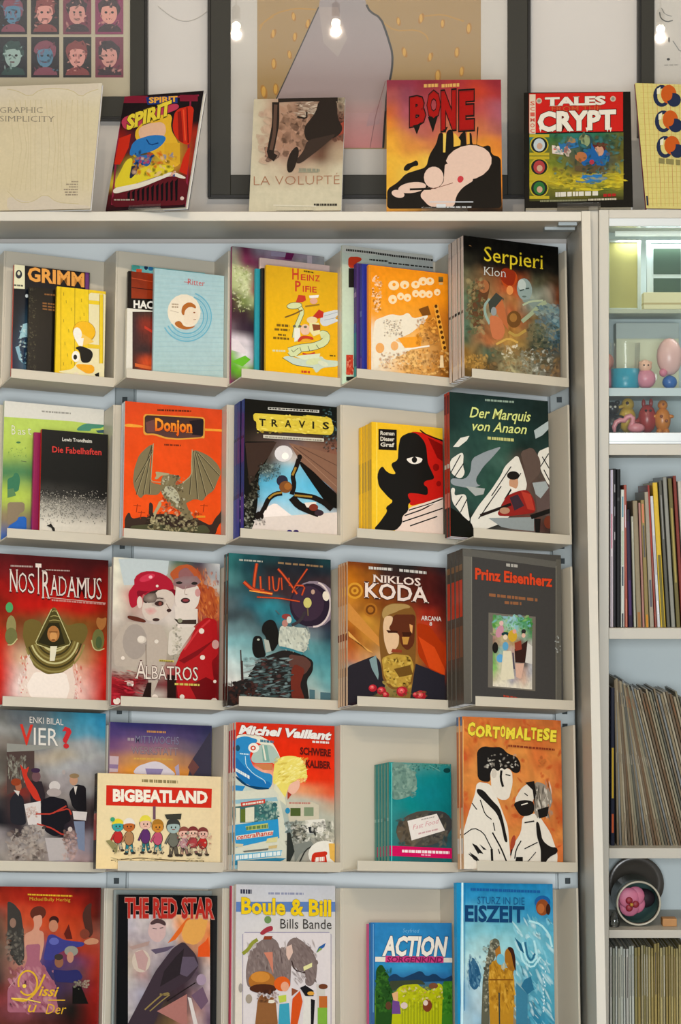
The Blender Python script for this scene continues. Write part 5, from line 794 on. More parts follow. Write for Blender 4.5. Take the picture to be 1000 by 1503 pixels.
def art(a):
    a.R('0f0f10', 140, 190, 900, 1200); a.M('b8b0b4 c8bebc a49ca0 d0b8a4 d8a070 d8a06c d0c0b0;b4acb4 bcb0b0 a09498 d0bcb0 e08848 e0a060 d8905c;b0a4a8 a89ca0 b0a0a4 b0a8a8 d09870 dc9c60 dc7c48;b09c94 a89894 b8a8a8 8c8490 5c4c54 c08868 dc5c24;b0a090 c0a8a0 a89ca0 544858 3c3038 5c4c54 d0b0a0;b4a89c b08c88 8c8488 4c4048 44343c 544450 c8b8b4;b8b0ac a09498 6c6070 3c3038 3c2c34 6c5c64 c0acb0;b4aab0 9c98a8 4c4450 34282c 44343 8c6c70 a08c90;b0a8a8 7c7888 3c3038 4c3c2c 5c4440 a88078 8c7484;a8a0a0 544c5c 40302c 6c5438 a06c5c b09490 6c5468;9c9494 3c3038 7c6440 8c6450 a8786c c0b0ac 7c6878'.replace('44343 ', '443438 '), box=(228, 345, 802, 1160), n=(44, 50), warp=.04, amp=.12)
    a.P('d86424', 640, 370, 680, 365, 560, 520, 505, 545, 560, 470); a.P('dca050', 640, 380, 790, 370, 760, 500, 700, 560, 620, 540, 600, 470); a.P('dc5420', 790, 500, 800, 640, 715, 640, 720, 570, 770, 530); a.P('c8a8a4', 385, 380, 440, 368, 495, 400, 490, 500, 440, 545, 390, 520, 365, 470); a.P('4c3838', 380, 400, 430, 366, 490, 390, 495, 430, 440, 400, 390, 420); a.L('3c3030', 5, 400, 440, 430, 445); a.L('3c3030', 5, 450, 440, 475, 436); a.P('5c5064', 385, 590, 560, 560, 500, 600, 420, 620)
    a.E('c8b8a8', 320, 670, 64, 80); a.P('b89490', 275, 610, 330, 590, 370, 650, 350, 740, 300, 720); a.P('a88c84', 235, 570, 380, 530, 370, 560, 260, 590)
    a.P('3c3038', 215, 1130, 420, 740, 540, 580, 615, 530, 700, 620, 725, 700, 660, 800, 500, 900, 400, 1130); a.P('2c2428', 560, 640, 620, 580, 600, 760, 450, 850, 480, 740); a.P('5c5060', 610, 640, 690, 640, 720, 700, 640, 780, 590, 760); a.L('8c7848', 10, 345, 1010, 400, 960, 470, 900, 520, 890, 500, 910, 450, 900); a.L('8c7848', 8, 380, 1020, 460, 950, 520, 905); a.L('241c1c', 8, 500, 950, 700, 820); a.P('a87068', 430, 1020, 640, 900, 640, 1130); a.P('6c5468', 670, 910, 750, 850, 790, 950, 740, 1010); a.E('a08ca0', 740, 800, 34, 40); a.P('d8d0cc', 645, 920, 670, 930, 720, 1130, 690, 1130)
    a.T('b02820', 'THE', 206, 362, 372, 364, 128, b=.035, out=('b88478', .03)); a.T('b02820', 'RED', 404, 364, 572, 366, 128, b=.035, out=('b88478', .03)); a.T('b02820', 'STAR', 602, 366, 830, 368, 130, b=.035, out=('b88478', .03))
pb(4, 1, .025, .010, 166, 312, 1306, '8c9490', '8c9490', 'grey comic album standing behind the black-framed one, lower left')
pb(4, 1, .060, .014, 172, 321.5, 1313, '0f0f10', '5c605c', 'black-framed comic album with capital red title above a painted battle scene', C5[1], art)

def art(a):
    a.M('c4c4c8 c4c6cc c0c2c8;d0cccc d4cec8 ccc8c4;dcd2c4 dcd4c8 d8d0c6;dcd2c4 dcd4c8 d8d0c6', amp=.02, n=(16, 20)); a.R('5c7cb4', 105, 268, 880, 342)
    a.L('8c84a0', 5, 182, 1180, 182, 492, 830, 492, 830, 1180); a.R('d8d0d0', 186, 496, 826, 1180); a.X('3c3c50', 165, 208, 250, 210, 32, 4); a.X('8c90a8', 370, 214, 630, 218, 16, 8)
    G, D = '7c6c68', '5c4c4a'
    a.P(G, 205, 760, 230, 640, 300, 560, 380, 520, 440, 560, 455, 620, 500, 590, 540, 700, 530, 900, 220, 900, 205, 840); a.P(G, 500, 600, 520, 550, 570, 525, 640, 570, 710, 640, 730, 740, 720, 840, 690, 890, 640, 880, 640, 780, 560, 770, 530, 720); a.S('8c7c76 6c5c58 968680', 220, 580, 520, 820, 90, 14, el=3, a=80); a.S('8c7c76 6c5c58', 560, 560, 720, 860, 50, 14, el=3, a=60); a.P('d8b8a8', 500, 600, 540, 580, 550, 640, 520, 700, 500, 660); a.P('e0dc9c', 625, 745, 690, 715, 690, 745, 630, 775); a.L(D, 6, 455, 620, 470, 720); a.L('3c2c28', 8, 540, 700, 560, 770, 640, 790); a.P('c87c64', 335, 640, 400, 635, 405, 800, 370, 700)
    a.E('6c8c54', 365, 400, 26, 28); a.P('a03440', 300, 500, 350, 455, 400, 440, 405, 480, 360, 490, 330, 515); a.L('8c9034', 26, 180, 650, 220, 620, 250, 570, 290, 545); a.P('8c3c24', 340, 520, 400, 520, 390, 545, 330, 545); a.P('2c5c9c', 720, 640, 740, 600, 790, 570, 780, 600); a.P('7c9c3c', 720, 645, 745, 605, 765, 615)
    a.E('a86828', 320, 850, 98, 74); a.E('c88434', 310, 820, 70, 40); a.E('4c2818', 330, 905, 100, 34); a.E('d85c1c', 470, 870, 60, 54); a.E('e0a080', 490, 890, 30, 36); a.P('8c4c30', 540, 900, 590, 920, 540, 960); a.P('8c5c34', 290, 990, 310, 930, 340, 980, 420, 960, 440, 1180, 270, 1180); a.E('e4dcc8', 390, 1000, 28, 12); a.S('3c241c 6c3c24', 280, 920, 440, 1000, 20, 14); a.P('b8c84c', 440, 960, 500, 950, 500, 1000, 450, 1010); a.P('3c9cb4', 450, 1020, 520, 1010, 530, 1180, 440, 1180); a.P('d0501c', 545, 980, 600, 920, 620, 1000, 580, 1180, 530, 1180); a.P('1c1a1c', 600, 900, 640, 880, 700, 920, 700, 960, 640, 960); a.P('dcd8d0', 630, 960, 680, 970, 690, 1180, 620, 1180); a.P('1c1a1c', 680, 980, 710, 990, 700, 1180, 680, 1180); a.E('d89c3c', 680, 940, 26, 14); a.P('c8c4bc', 720, 870, 780, 880, 800, 1180, 730, 1180); a.P('b8642c', 740, 960, 800, 960, 800, 1050, 740, 1050); a.E('6c3c24', 770, 890, 34, 20); a.R('7cac3c', 730, 1045, 800, 1180); a.E('9c948c', 165, 900, 16, 34); a.E('a09484', 225, 980, 24, 34)
    a.T('e8c41c', 'Boule & Bill', 170, 352, 828, 372, 112, b=.03, out=('8c7c1c', .014)); a.T('3c3834', 'Bills Bande', 456, 464, 832, 468, 70, b=.0)
pb(4, 2, .036, .012, 338.5, 480, 1300, 'c8c0b8', 'b43c54', 'comic album with crimson spine showing left of the white elephant-herd cover')
pb(4, 2, .062, .014, 346, 492.5, 1298, 'dcd2c4', 'd4ccbc', 'white comic album with yellow bubbly title, two grey elephants and cartoon animals', C5[2], art)

def art(a):
    a.M('2c7cb4 2c80b8 2c7cb4;2c7cb4 2c84bc 2c7cb4;2c80b8 2c88bc 2c80b8;2c88bc 3c9cc8 2c84b8;1c5c94 2c6ca0 2c649c;3c6c24 5c6c24 3c5c24;4c7c20 a8ac1c 4c7c24;3c6420 a8ac18 3c6c1c;3c6c1c 8c941c 3c6c1c', n=(30, 40), amp=.08)
    a.R('2c6ca8', 250, 425, 300, 1210, c2='3c5c90'); a.L('7cb0d4', 4, 290, 430, 290, 1080)
    a.P('244c1c', 310, 760, 350, 720, 400, 800, 430, 880, 440, 1210, 310, 1210); a.S('2c5c20 3c7424 1c4418', 320, 770, 430, 1080, 70, 15); a.P('3c7c24', 800, 900, 830, 830, 890, 810, 890, 1210, 790, 1210); a.S('2c6c1c 4c8c28 3c7c24', 790, 850, 890, 1090, 60, 15); a.P('1c3c5c', 400, 820, 450, 790, 500, 830, 640, 770, 680, 820, 740, 790, 800, 840, 880, 800, 880, 850, 400, 860)
    a.P('b4b814', 440, 960, 480, 880, 600, 860, 650, 900, 700, 930, 760, 860, 800, 880, 790, 1210, 420, 1210); a.S('c8cc20 9ca014 d0d430 8c9018', 450, 880, 790, 1070, 60, 13); a.P('3c4430', 400, 850, 640, 840, 680, 880, 600, 870, 500, 880, 430, 930); a.E('7c4c34', 730, 885, 34, 22)
    for x in range(500, 780, 22): a.L('6c7418', 4, x, 1000, x, 1210)
    a.P('dca878', 425, 940, 470, 925, 470, 990, 440, 1010); a.P('6c4488', 430, 990, 480, 1000, 490, 1090, 425, 1090); a.E('d8c0b8', 515, 1030, 26, 24); a.E('7c3c20', 685, 1030, 34, 46); a.E('e0c8b8', 672, 1010, 18, 20); a.E('5c3c28', 400, 1030, 22, 30); a.S('c88c5c 7c7c24 e0c8a0', 480, 900, 790, 990, 24, 9)
    a.T('7cb8d8', 'Seyfried', 505, 492, 625, 496, 28, b=-.01, sh=.2)
    a.P('e2dacb', 302, 672, 880, 680, 880, 714, 302, 708); a.P('cc3c7c', 378, 664, 805, 668, 803, 716, 376, 712)
    a.T('ece4d6', 'ACTION', 354, 658, 836, 664, 132, b=.04, sh=.22, out=('24486c', .025)); a.T('7c2450', 'SORGENKIND', 386, 710, 798, 714, 38, b=.03, sh=.15)
pb(4, 3, .048, .012, 541, 655, 1356, 'cc4c80', 'cc4c80', 'pink-spined comic album directly behind the blue one in the low pocket')
pb(4, 3, .064, .013, 545, 664, 1354, '2c7cb4', '2c6ca8', 'small blue comic album with bold white title above a green meadow', C5[3], art)

def art(a):
    a.M('1c7cb4 1c80b4 1c7cb0 1c80b4 2c84b8;2c8cc0 2c8cbc 2c8cb8 2c8cbc 2c88b8;4ca4cc 5cacc8 4ca4c4 3c94bc 3c90bc;6cb4cc 7cbcc8 6cb4c4 7cbcc8 4ca0c0;8cc4d0 a0ccd0 8cc4cc 7cbccc 5cacc4;a8d0d4 b4d4d4 9cccd0 5ca8bc 6cb4c8;b4d4d8 a0c8d0 8cbcc8 4c98b0 5ca8c0;7cacc4 b0ccd4 a8b8ac 4c94ac 4ca0b8;6c9cb8 b4ccd4 a89c6c 3c84a0 4c9cb4;b0d0dc 8cb0c4 a8803c 2c7c9c 3c90b0;a8ccd8 8cacb8 a07830 2c7898 3c8cac', n=(44, 54), warp=.05)
    a.L('c8ecf4', 12, 162, 105, 160, 1010); a.R('1c88bc', 125, 105, 150, 1010); a.L('1c6c9c', 4, 178, 110, 176, 890)  # pale upright line by the spine is a highlight painted into the cover
    a.P('2c5c80', 205, 560, 240, 570, 270, 640, 275, 720, 240, 770, 210, 740, 195, 640); a.S('1c4c70 3c6c8c 6c9cb4', 195, 560, 275, 760, 30, 13, el=2.5, a=75); a.S('8cccdc c8e4e8 5cb0c8', 480, 340, 710, 1010, 90, 20, el=3, a=60)
    for q in ((530, 470, 545, 560, 580, 605, 620, 560, 600, 460), (510, 480, 530, 590, 590, 630, 640, 560), (570, 340, 640, 360, 690, 420, 710, 500)): a.L('b0e0e8', 12, *q)
    a.L('2c6c8c', 12, 545, 470, 560, 560, 585, 585, 605, 540); a.P('2c6c8c', 540, 700, 580, 680, 600, 760, 560, 790, 520, 740); a.P('3c7c98', 490, 720, 560, 790, 560, 1010, 490, 1010); a.P('1c5c7c', 480, 440, 520, 480, 540, 540, 515, 520)
    a.P('5c5c4c', 330, 470, 360, 440, 395, 470, 340, 620, 330, 760, 325, 1010, 275, 1010, 285, 700); a.S('8c8870 b8b49c 3c3c34', 290, 460, 380, 890, 70, 10); a.P('a8702c', 360, 520, 390, 490, 400, 560, 370, 590); a.P('b88424', 330, 600, 380, 570, 410, 640, 470, 640, 480, 720, 470, 1010, 330, 1010, 320, 700); a.P('a06820', 420, 520, 450, 500, 480, 540, 485, 640, 460, 660, 420, 600); a.P('3c2018', 430, 500, 470, 500, 485, 560, 488, 660, 470, 600, 460, 540); a.S('c8942c 8c5c18 d8a840', 330, 600, 475, 890, 60, 14, el=2.5, a=80); a.L('7c4c18', 8, 325, 700, 470, 700); a.E('6cb4cc', 393, 575, 24, 34); a.L('2c3c3c', 8, 385, 780, 388, 1010)
    a.E('1c5c9c', 650, 225, 48, 40); a.E('8c4824', 650, 258, 40, 50); a.E('b06434', 640, 265, 22, 30); a.E('3c2018', 685, 270, 14, 34)
    for q in range(14): a.L('e8f8fc', 5, 648+random.Random(q).random()*20, 600+q*22, 650+random.Random(q).random()*20, 612+q*22)
    a.X('1c5c9c', 210, 155, 640, 170, 16, 20); a.T('1c5484', 'STURZ IN DIE', 252, 236, 540, 242, 44, b=.0); a.T('14406c', 'EISZEIT', 176, 340, 540, 348, 92, b=.035)
pb(4, 4, .060, .016, 671.5, 813, 1295.5, '1c7cb4', '2c94c4', 'icy blue comic album with dark blue title and two hooded yellow figures', C5[4], art)

# ================================================================== albums standing on the rack top
M_ACR = glass('clear_acrylic', (1, 1, 1), .02)
def stand(M, wd, th, label):
    t = empty('display_stand', label, 'stand', M, None)
    m = MB(); m.box(wd*.3, th+.0006, 0.0002, wd*.7, th+.002, 0.13); m.build('back_plate', M_ACR, t)
    m = MB(); m.box(wd*.3, -0.006, -0.0018, wd*.7, th+.002, 0.0); m.box(wd*.3, -0.006, 0, wd*.7, -0.0048, 0.008); m.build('ledge', M_ACR, t)
    m = MB(); m.box(wd*.45, th+.0022, 0.01, wd*.55, th+.004, 0.10); m.build('strut', M_ACR, t)
def topbook(px, ylow, yaw, lean, wd, ht, th, zb, base, spine, label, crop, art, st=None, name='comic_album'):
    y0 = ylow; Z = y0-CAMY
    M = Matrix.Translation((wx(px, Z), y0, zb+0.0035))@Matrix.Rotation(math.radians(-yaw), 4, 'Z')@Matrix.Rotation(-math.radians(lean), 4, 'X')
    o = book(M, wd, ht, th, base, spine, label, crop=crop, art=art, name=name, gain=.80)
    if st: stand(M@Matrix.Translation((0, 0, -0.0004)), wd, th, st)
    return o
KA = (0, 0, 2.857); KB = (300, 0, 2.857); KC = (700, 0, 3.333); KD = (550, 80, 4.348)
ZB, ZC = 2.1205, 2.1290
def art(a):
    a.M('d8cfc0 d6cbb4 d9ceb4 d9d0bc;d6c8a4 d8c9a6 d8caa8 d6caa8;d8caa6 d9cba8 d8cbaa d5c8a6;d8caa8 d6c8a4 d7caa8 d6c9a4;d8cbb0 d7c9aa d6c8a8 d5c8ac', amp=.02)
    a.P('d5c9b4', 30, 350, 415, 345, 413, 372, 370, 385, 340, 405, 300, 375, 230, 368, 170, 372, 125, 405, 70, 378, 30, 372); a.L('c9bb94', 3, 30, 374, 70, 380, 125, 408, 170, 374, 230, 370, 300, 377, 340, 408, 370, 387, 413, 374)
    a.P('d4c8b4', 30, 820, 120, 850, 190, 815, 250, 850, 385, 865, 385, 885, 30, 885); a.L('c9bb94', 3, 30, 800, 80, 850, 130, 850, 190, 812, 240, 850, 330, 855)
    for i in range(16): a.L('d0c29e', 3, 40+i*22, 420, 60+i*20+14*math.sin(i), 620, 40+i*22, 800)
    a.T('8c8474', 'GRAPHIC', 0, 474, 180, 474, 24, b=-.01, sf=True); a.T('8c8474', 'SIMPLICITY', 0, 510, 228, 512, 24, b=-.01, sf=True)
    for i, (x, wv) in enumerate(((300, 30), (278, 50), (290, 38), (268, 60), (272, 54), (275, 52))): a.X('9a8c78', x, 765+i*11, x+wv, 765+i*11, 5, 4)
topbook(134-196, -0.045, 10, 18, .285, .288, .012, ZB, 'd8caa8', 'a89878', 'large cream square art book with wavy border, far left on the rack top', KA, art, name='art_book')
def art(a):
    a.M('1a1414 1c1416 1c1416 1a1416;1c1416 1c1416 1c1416 1c1416;1c1416 241820 1c1818 1c1416;8c2018 241c2c 2c2420 a02c1c;7c1c18 24242c c8a83c 8c241c;2c242c c8b030 c8a838 a02c1c;c8b030 d8d0b0 6c3028 6c1c1c;54181c 3c1418 4c181c 4c1418;2c1418 201014 2c1018 241016', amp=.08)
    R = 'c82c18'
    a.L('8c2440', 7, 500, 425, 835, 400); a.L('8c2440', 7, 512, 410, 470, 860); a.L('8c2440', 7, 800, 405, 780, 870); a.R('7c1c30', 510, 402, 620, 432); a.R('7c1c30', 755, 398, 830, 425)
    a.P('b83a54', 505, 500, 560, 475, 650, 455, 745, 432, 755, 455, 690, 480, 560, 540, 520, 545)
    a.P('1c3474', 612, 408, 745, 402, 745, 432, 620, 440); a.T('e8a83c', 'SPIRIT', 625, 432, 745, 426, 22, b=.04)
    a.P(R, 735, 460, 815, 440, 800, 600, 785, 610, 745, 590, 722, 540); a.P('8c1c14', 745, 470, 760, 465, 770, 600, 750, 590); a.P(R, 790, 620, 800, 620, 785, 735, 752, 720, 770, 660); a.P(R, 500, 580, 550, 562, 540, 620, 505, 690, 480, 690); a.L('6c1410', 5, 785, 450, 790, 600); a.L('e8502c', 6, 770, 460, 778, 590)
    a.P('e0b030', 560, 560, 600, 510, 680, 480, 725, 478, 715, 540, 750, 600, 756, 700, 700, 700, 640, 640, 590, 620); a.P('e0b494', 578, 545, 610, 520, 690, 510, 700, 560, 660, 600, 590, 590)
    a.P('2c74b8', 560, 590, 640, 565, 700, 570, 690, 600, 650, 632, 560, 655, 540, 650); a.L('143c74', 5, 615, 585, 630, 610, 665, 600); a.P('d8a82c', 690, 600, 755, 600, 756, 690, 690, 660); a.P('2c5c9c', 570, 650, 640, 655, 630, 700, 560, 690); a.P('2c2c44', 545, 700, 585, 690, 580, 780, 545, 780)
    a.P('e0cc30', 480, 770, 530, 670, 560, 660, 540, 760, 600, 700, 720, 690, 735, 715, 600, 760, 490, 800); a.P('e4dccc', 475, 790, 600, 765, 725, 718, 785, 745, 770, 752, 720, 735, 600, 785, 475, 815); a.S('b87c34 2c74b8 c82c18 1c1416 e0b494 d8b42c', 560, 640, 740, 740, 50, 9)
    a.P('5c1820', 470, 820, 600, 785, 720, 735, 790, 765, 785, 860, 470, 870)
    for i in range(11): a.P('120c10', 535+i*20, 812-i*5, 547+i*20, 800-i*5, 545+i*20, 840, 537+i*20, 845)
    a.X('a8a090', 480, 842, 565, 842, 6, 5); a.E('d0b8b0', 765, 833, 8)
    a.T('e4cc3c', 'SPIRIT', 532, 545, 722, 478, 54, b=.05, sh=.1, out=('3c2c14', .03), sf=True)
topbook(155, -0.055, 22, 19, .184, .266, .014, ZB, '1a1416', '14100f', 'red-bordered dark comic album with yellow arched title, leaning on the rack top', KA, art, 'clear acrylic stand under the dark red-bordered album on the rack top')
def art(a):
    a.M('c9bfa4 b89c84 a88470 b08c74 c8bca0;cdc4a9 b08c74 8c6c58 3c3028 8c5c4c;cdc4a9 a88068 9c7864 4c3c30 8c5040;cdc5aa b08c78 a88470 6c4c3c b8a488;cdc5aa c8baa0 b8a088 c0b094 ccc3a8;cec6ab cec6ab cec6ab cec6ab cdc5aa;cec6ab cec6ab cec6ab cec6ab cdc5aa', warp=.05, amp=.05)
    K = '2b231e'
    a.S('2b231e 4c3c32 1e1814 3c3028', 450, 410, 580, 580, 90, 17); a.S('8c6a54 a88068 6c5040 b89078', 310, 440, 440, 640, 60, 20); a.S('8c7c6c d8ccb8 2b231e c8b8a4', 385, 430, 470, 490, 40, 8, el=3, a=0); a.E('d4c4ac', 375, 650, 13, 30, 15); a.L(K, 7, 390, 490, 430, 500, 430, 470); a.E(K, 285, 652, 26, 20); a.E('8c6450', 275, 640, 10, 12); a.P('9c4434', 570, 520, 586, 510, 586, 560, 560, 570); a.S('b08c78 c8a890', 235, 450, 300, 680, 18, 18)
    a.L(K, 30, 300, 430, 300, 520, 285, 600, 275, 650, 300, 665); a.L(K, 22, 310, 420, 400, 415, 560, 415); a.L('5c4438', 14, 300, 440, 295, 560, 280, 630); a.P(K, 480, 420, 555, 415, 560, 500, 585, 540, 560, 575, 500, 590, 430, 600, 415, 540, 470, 470); a.P('3c2f28', 430, 590, 560, 560, 480, 630, 400, 690, 380, 680, 420, 630); a.P(K, 345, 690, 360, 640, 390, 610, 400, 640, 375, 720, 350, 728)
    a.L('9c9880', 5, 395, 722, 480, 722); a.X('8c8c78', 398, 720, 485, 722, 13, 5)
    a.T('a8785c', 'LA VOLUPTÉ', 208, 778, 568, 774, 38, b=-.015); a.X('3c3830', 460, 864, 560, 864, 9, 7); a.L('ddd6c0', 5, 290, 862, 470, 866)
topbook(365.5, -0.045, 6, 17, .193, .258, .011, ZB, 'cec6ab', '8a6a48', 'cream comic album with a dark charcoal sketch and thin brown capitals', KB, art, 'clear acrylic stand under the cream sketch album on the rack top')
def art(a):
    a.M('8c3444 8c3448 8c2c38 a03038 ac3430 8c2834;a85450 8c4454 9c3c44 b03c34 c04028 9c3038;c86434 a85460 a84c50 c8543c b44c48 a05868;dc8430 b46458 b86050 c07050 c87048 ac6058;e8a838 d88c40 c87848 d08c44 dc8c34 d88034;e8b43c e8b040 e4b848 e0a840 e8a034 e08c30;e8b038 e8c04c e8c850 dca83c dc8c2c dc8428;e8a83c e4b044 d8a03c 8c5c28 a86828 b87028;c88830 a87430 4c3418 241a10 1c140e 1c140e', warp=.06, amp=.08)
    a.P('16120e', 80, 860, 150, 815, 200, 760, 330, 720, 350, 640, 395, 570, 410, 500, 440, 500, 445, 560, 465, 480, 500, 480, 510, 600, 540, 520, 580, 480, 590, 600, 600, 500, 620, 500, 625, 580, 650, 590, 655, 460, 665, 460, 650, 600, 740, 575, 745, 640, 805, 655, 812, 980, 80, 985)
    a.P('e8c458', 438, 500, 458, 505, 452, 625, 438, 625); a.P('e8b848', 505, 500, 520, 510, 550, 550, 548, 580, 505, 590); a.P('e0a440', 590, 495, 606, 495, 608, 570, 590, 575)
    a.P('16120e', 180, 740, 200, 700, 240, 690, 270, 670, 285, 710, 240, 715, 215, 745); 
    # plain pale rounded shapes in place of the cover figure
    a.E('1c140f', 600, 690, 156, 116, -12); a.E('e3c4b2', 600, 690, 150, 110, -12); a.P('1c140f', 445, 660, 560, 860, 530, 900, 515, 975, 350, 975, 280, 900, 310, 820, 440, 830); a.P('e3c4b2', 450, 690, 640, 800, 560, 850, 520, 905, 510, 972, 352, 972, 285, 900, 330, 850, 440, 830); a.E('1c140f', 375, 785, 68, 74); a.E('e5c6b4', 378, 785, 63, 69); a.E('e3c4b2', 240, 850, 90, 34, -8); a.E('e3c4b2', 150, 890, 42, 24, 15); a.P('c83c44', 528, 790, 545, 772, 565, 780, 570, 800, 550, 822, 530, 812) ; a.P('16120e', 225, 855, 370, 850, 360, 865, 225, 868); a.L('7c4c3c', 4, 355, 860, 420, 845, 500, 820)
    a.R('c8ccd4', 350, 938, 630, 945); a.R('d8dce0', 395, 955, 455, 978); a.X('c8ccd0', 460, 978, 625, 978, 8, 6)  # pale strips at the foot are stand highlights painted into the cover
    a.X('d8a85c', 315, 212, 410, 208, 22, 5); a.X('d8a85c', 428, 212, 545, 206, 22, 5)
    for ch, p in (('B', (225, 450, 325, 430, 160)), ('O', (335, 400, 420, 395, 150)), ('N', (425, 470, 520, 460, 215)), ('E', (540, 468, 635, 462, 215))): a.T('8c1210', ch, *p, b=.06, out=('16100e', .035)); 
    for (x0, x1, y, y2) in ((240, 300, 440, 512), (340, 405, 400, 500), (430, 470, 470, 500)): a.P('16120e', x0, y, x1, y-8, (x0+x1)/2, y2)
    for ch, p in (('B', (228, 446, 322, 426, 152)), ('O', (338, 396, 417, 391, 142)), ('N', (428, 466, 517, 456, 205)), ('E', (543, 464, 632, 458, 205))): a.T('a4120f', ch, *p, b=.05)
topbook(567.5, -0.045, 1.5, 16, .241, .300, .016, ZB, '8c3434', '4c2420', 'sunset-coloured comic album with dark red dripping title and a pale rounded shape', KD, art, 'clear acrylic stand under the sunset album on the rack top')
def art(a):
    a.R('16140f', 235, 440, 770, 1015); a.M('c8201a c8201a c8201a c8201a', box=(256, 458, 716, 650, -8), amp=.04, n=(8, 6))
    a.M('2c7c80 2c6c50 2c7468 2c6c4c 5c5c24;3c6c5c 3c6434 2c5c5c 2c5448 5c5c24;5c6c2c 6c6c2c 4c5c48 3c4c40 5c5820;8c8c24 6c7828 5c5438 3c4c50 6c6424;a8a020 a89c24 5c5430 4c5444 8c8428;b8a824 c8b028 c8b028 c8b82c c0a828;6c6c24 6c6c24 7c7428 5c6828 6c6c28;3c3c1c 3c4020 3c3c1c 3c3c1c 3c3c1c', box=(258, 656, 718, 985, -8), n=(34, 30), warp=.06, amp=.2)
    a.R('d8c8b0', 258, 462, 288, 655, dy=0)
    for i in range(7): a.T('c85c4c', 'COMICS '[i], 262, 650-i*27, 284, 650-i*27, 18, b=.02)
    a.E('c8b09c', 305, 494, 14); a.E('8c8c7c', 305, 494, 8); a.E('c8b09c', 667, 484, 14); a.E('8c8c7c', 667, 484, 8)
    a.T('e2dccc', 'TALES', 334, 518, 632, 510, 38, b=.05, out=('3c1010', .02), sf=True); a.T('c8502c', 'FROM THE', 366, 546, 610, 541, 24, b=.02, out=('5c1410', .02))
    a.T('e6e0d0', 'CRYPT', 298, 640, 682, 628, 86, b=.05, out=('4c0f0c', .025))
    for x in (312, 345, 372, 408, 455, 540, 640, 655): a.P('e6e0d0', x-7, 625, x+7, 625, x, 648)
    for i, (cy, cc) in enumerate(((710, 'b8c4c8'), (818, 'a83c3c'), (922, '2c6c34'))):
        a.R('b8a428', 258, cy-52, 355, cy-38); a.R('b8a428', 258, cy+38, 355, cy+52); a.E('b8a428', 306, cy, 46, 44); a.E('1c2420', 306, cy, 40, 38); a.E(cc, 306, cy, 28, 32); a.E('c09c84', 308, cy+6, 14, 16)
    a.P('e0d0c4', 368, 712, 458, 722, 452, 762, 370, 752); a.X('c85c54', 376, 734, 446, 742, 8, 4)
    K = '1c5c9c'
    a.P('2c4c50', 500, 720, 530, 655, 560, 660, 580, 720, 560, 760, 520, 760); a.E('8c9c70', 532, 690, 22, 30); a.P(K, 500, 760, 560, 720, 620, 720, 655, 760, 640, 810, 520, 820); a.E('5c2424', 600, 720, 34, 26); a.E('c89478', 600, 740, 22, 26); a.E('b06c40', 510, 768, 30, 24); a.P('2c6ca0', 400, 700, 490, 680, 500, 720, 410, 740); a.E('9c7c50', 465, 690, 24, 12); a.P('5c4c34', 480, 815, 600, 810, 655, 830, 560, 850, 480, 835); a.P('2474b4', 505, 860, 610, 850, 620, 890, 560, 900, 510, 895); a.L('c8b82c', 12, 370, 890, 460, 925, 600, 930, 715, 890); a.L('c8b82c', 8, 620, 850, 700, 860, 712, 900); a.S('a8a030 5c6c2c c8b82c 7c7c28', 360, 850, 715, 930, 50, 12, el=3, a=0); a.S('1c3c34 2c6c6c 5c4c2c 3c7c80', 380, 660, 715, 860, 60, 12); a.P(K, 560, 700, 600, 770, 640, 770, 560, 800); a.E('a83444', 563, 795, 12)
    a.X('d8d4c4', 385, 965, 600, 958, 22, 8); a.X('8c8c6c', 310, 990, 540, 985, 8, 20); a.X('c8c0a8', 545, 984, 685, 980, 9, 12); a.X('a82420', 620, 965, 685, 962, 14, 4)
topbook(770.5, -0.045, 3, 17, .224, .264, .022, ZC, '16140f', '16140f', 'black-edged comic album with red header and white dripping capitals', KC, art, 'clear acrylic stand under the album with the red header')
def art(a):
    a.M('d8cc7c d8cc80 d8cc84;d8cc7c d8cc80 d8cc84', amp=.03, n=(8, 8))
    for i in range(24): a.L('cabb68', 2, 800, 400+i*26, 1100, 396+i*26); 
    for i in range(14): a.L('d0a868' if i % 3 else 'c88c5c', 2, 812+i*22, 396, 842+i*20, 1010)
    for i, y in enumerate((470, 595, 720)): x = 905+i*8; a.E('26304c', x, y, 42, 54, 0); a.E('d8cc80', x+2, y, 24, 36); a.E('c85c20', x+34, y-8, 38, 46); a.E('26304c', x+60, y+20, 34, 34); a.E('c85c20', x+30, y-6, 22, 30); a.P('e8e4c8', x-24, y-34, x-6, y-44, x-10, y-10, x-24, y-8)
    a.X('8c8454', 890, 800, 1000, 810, 26, 3); a.L('26304c', 8, 832, 960, 836, 1006)
topbook(949, -0.035, -9, 17, .20, .288, .010, ZC, 'd8cc7c', '8c4450', 'yellow graph-paper comic book with orange and navy rings on the cabinet top', KC, art)

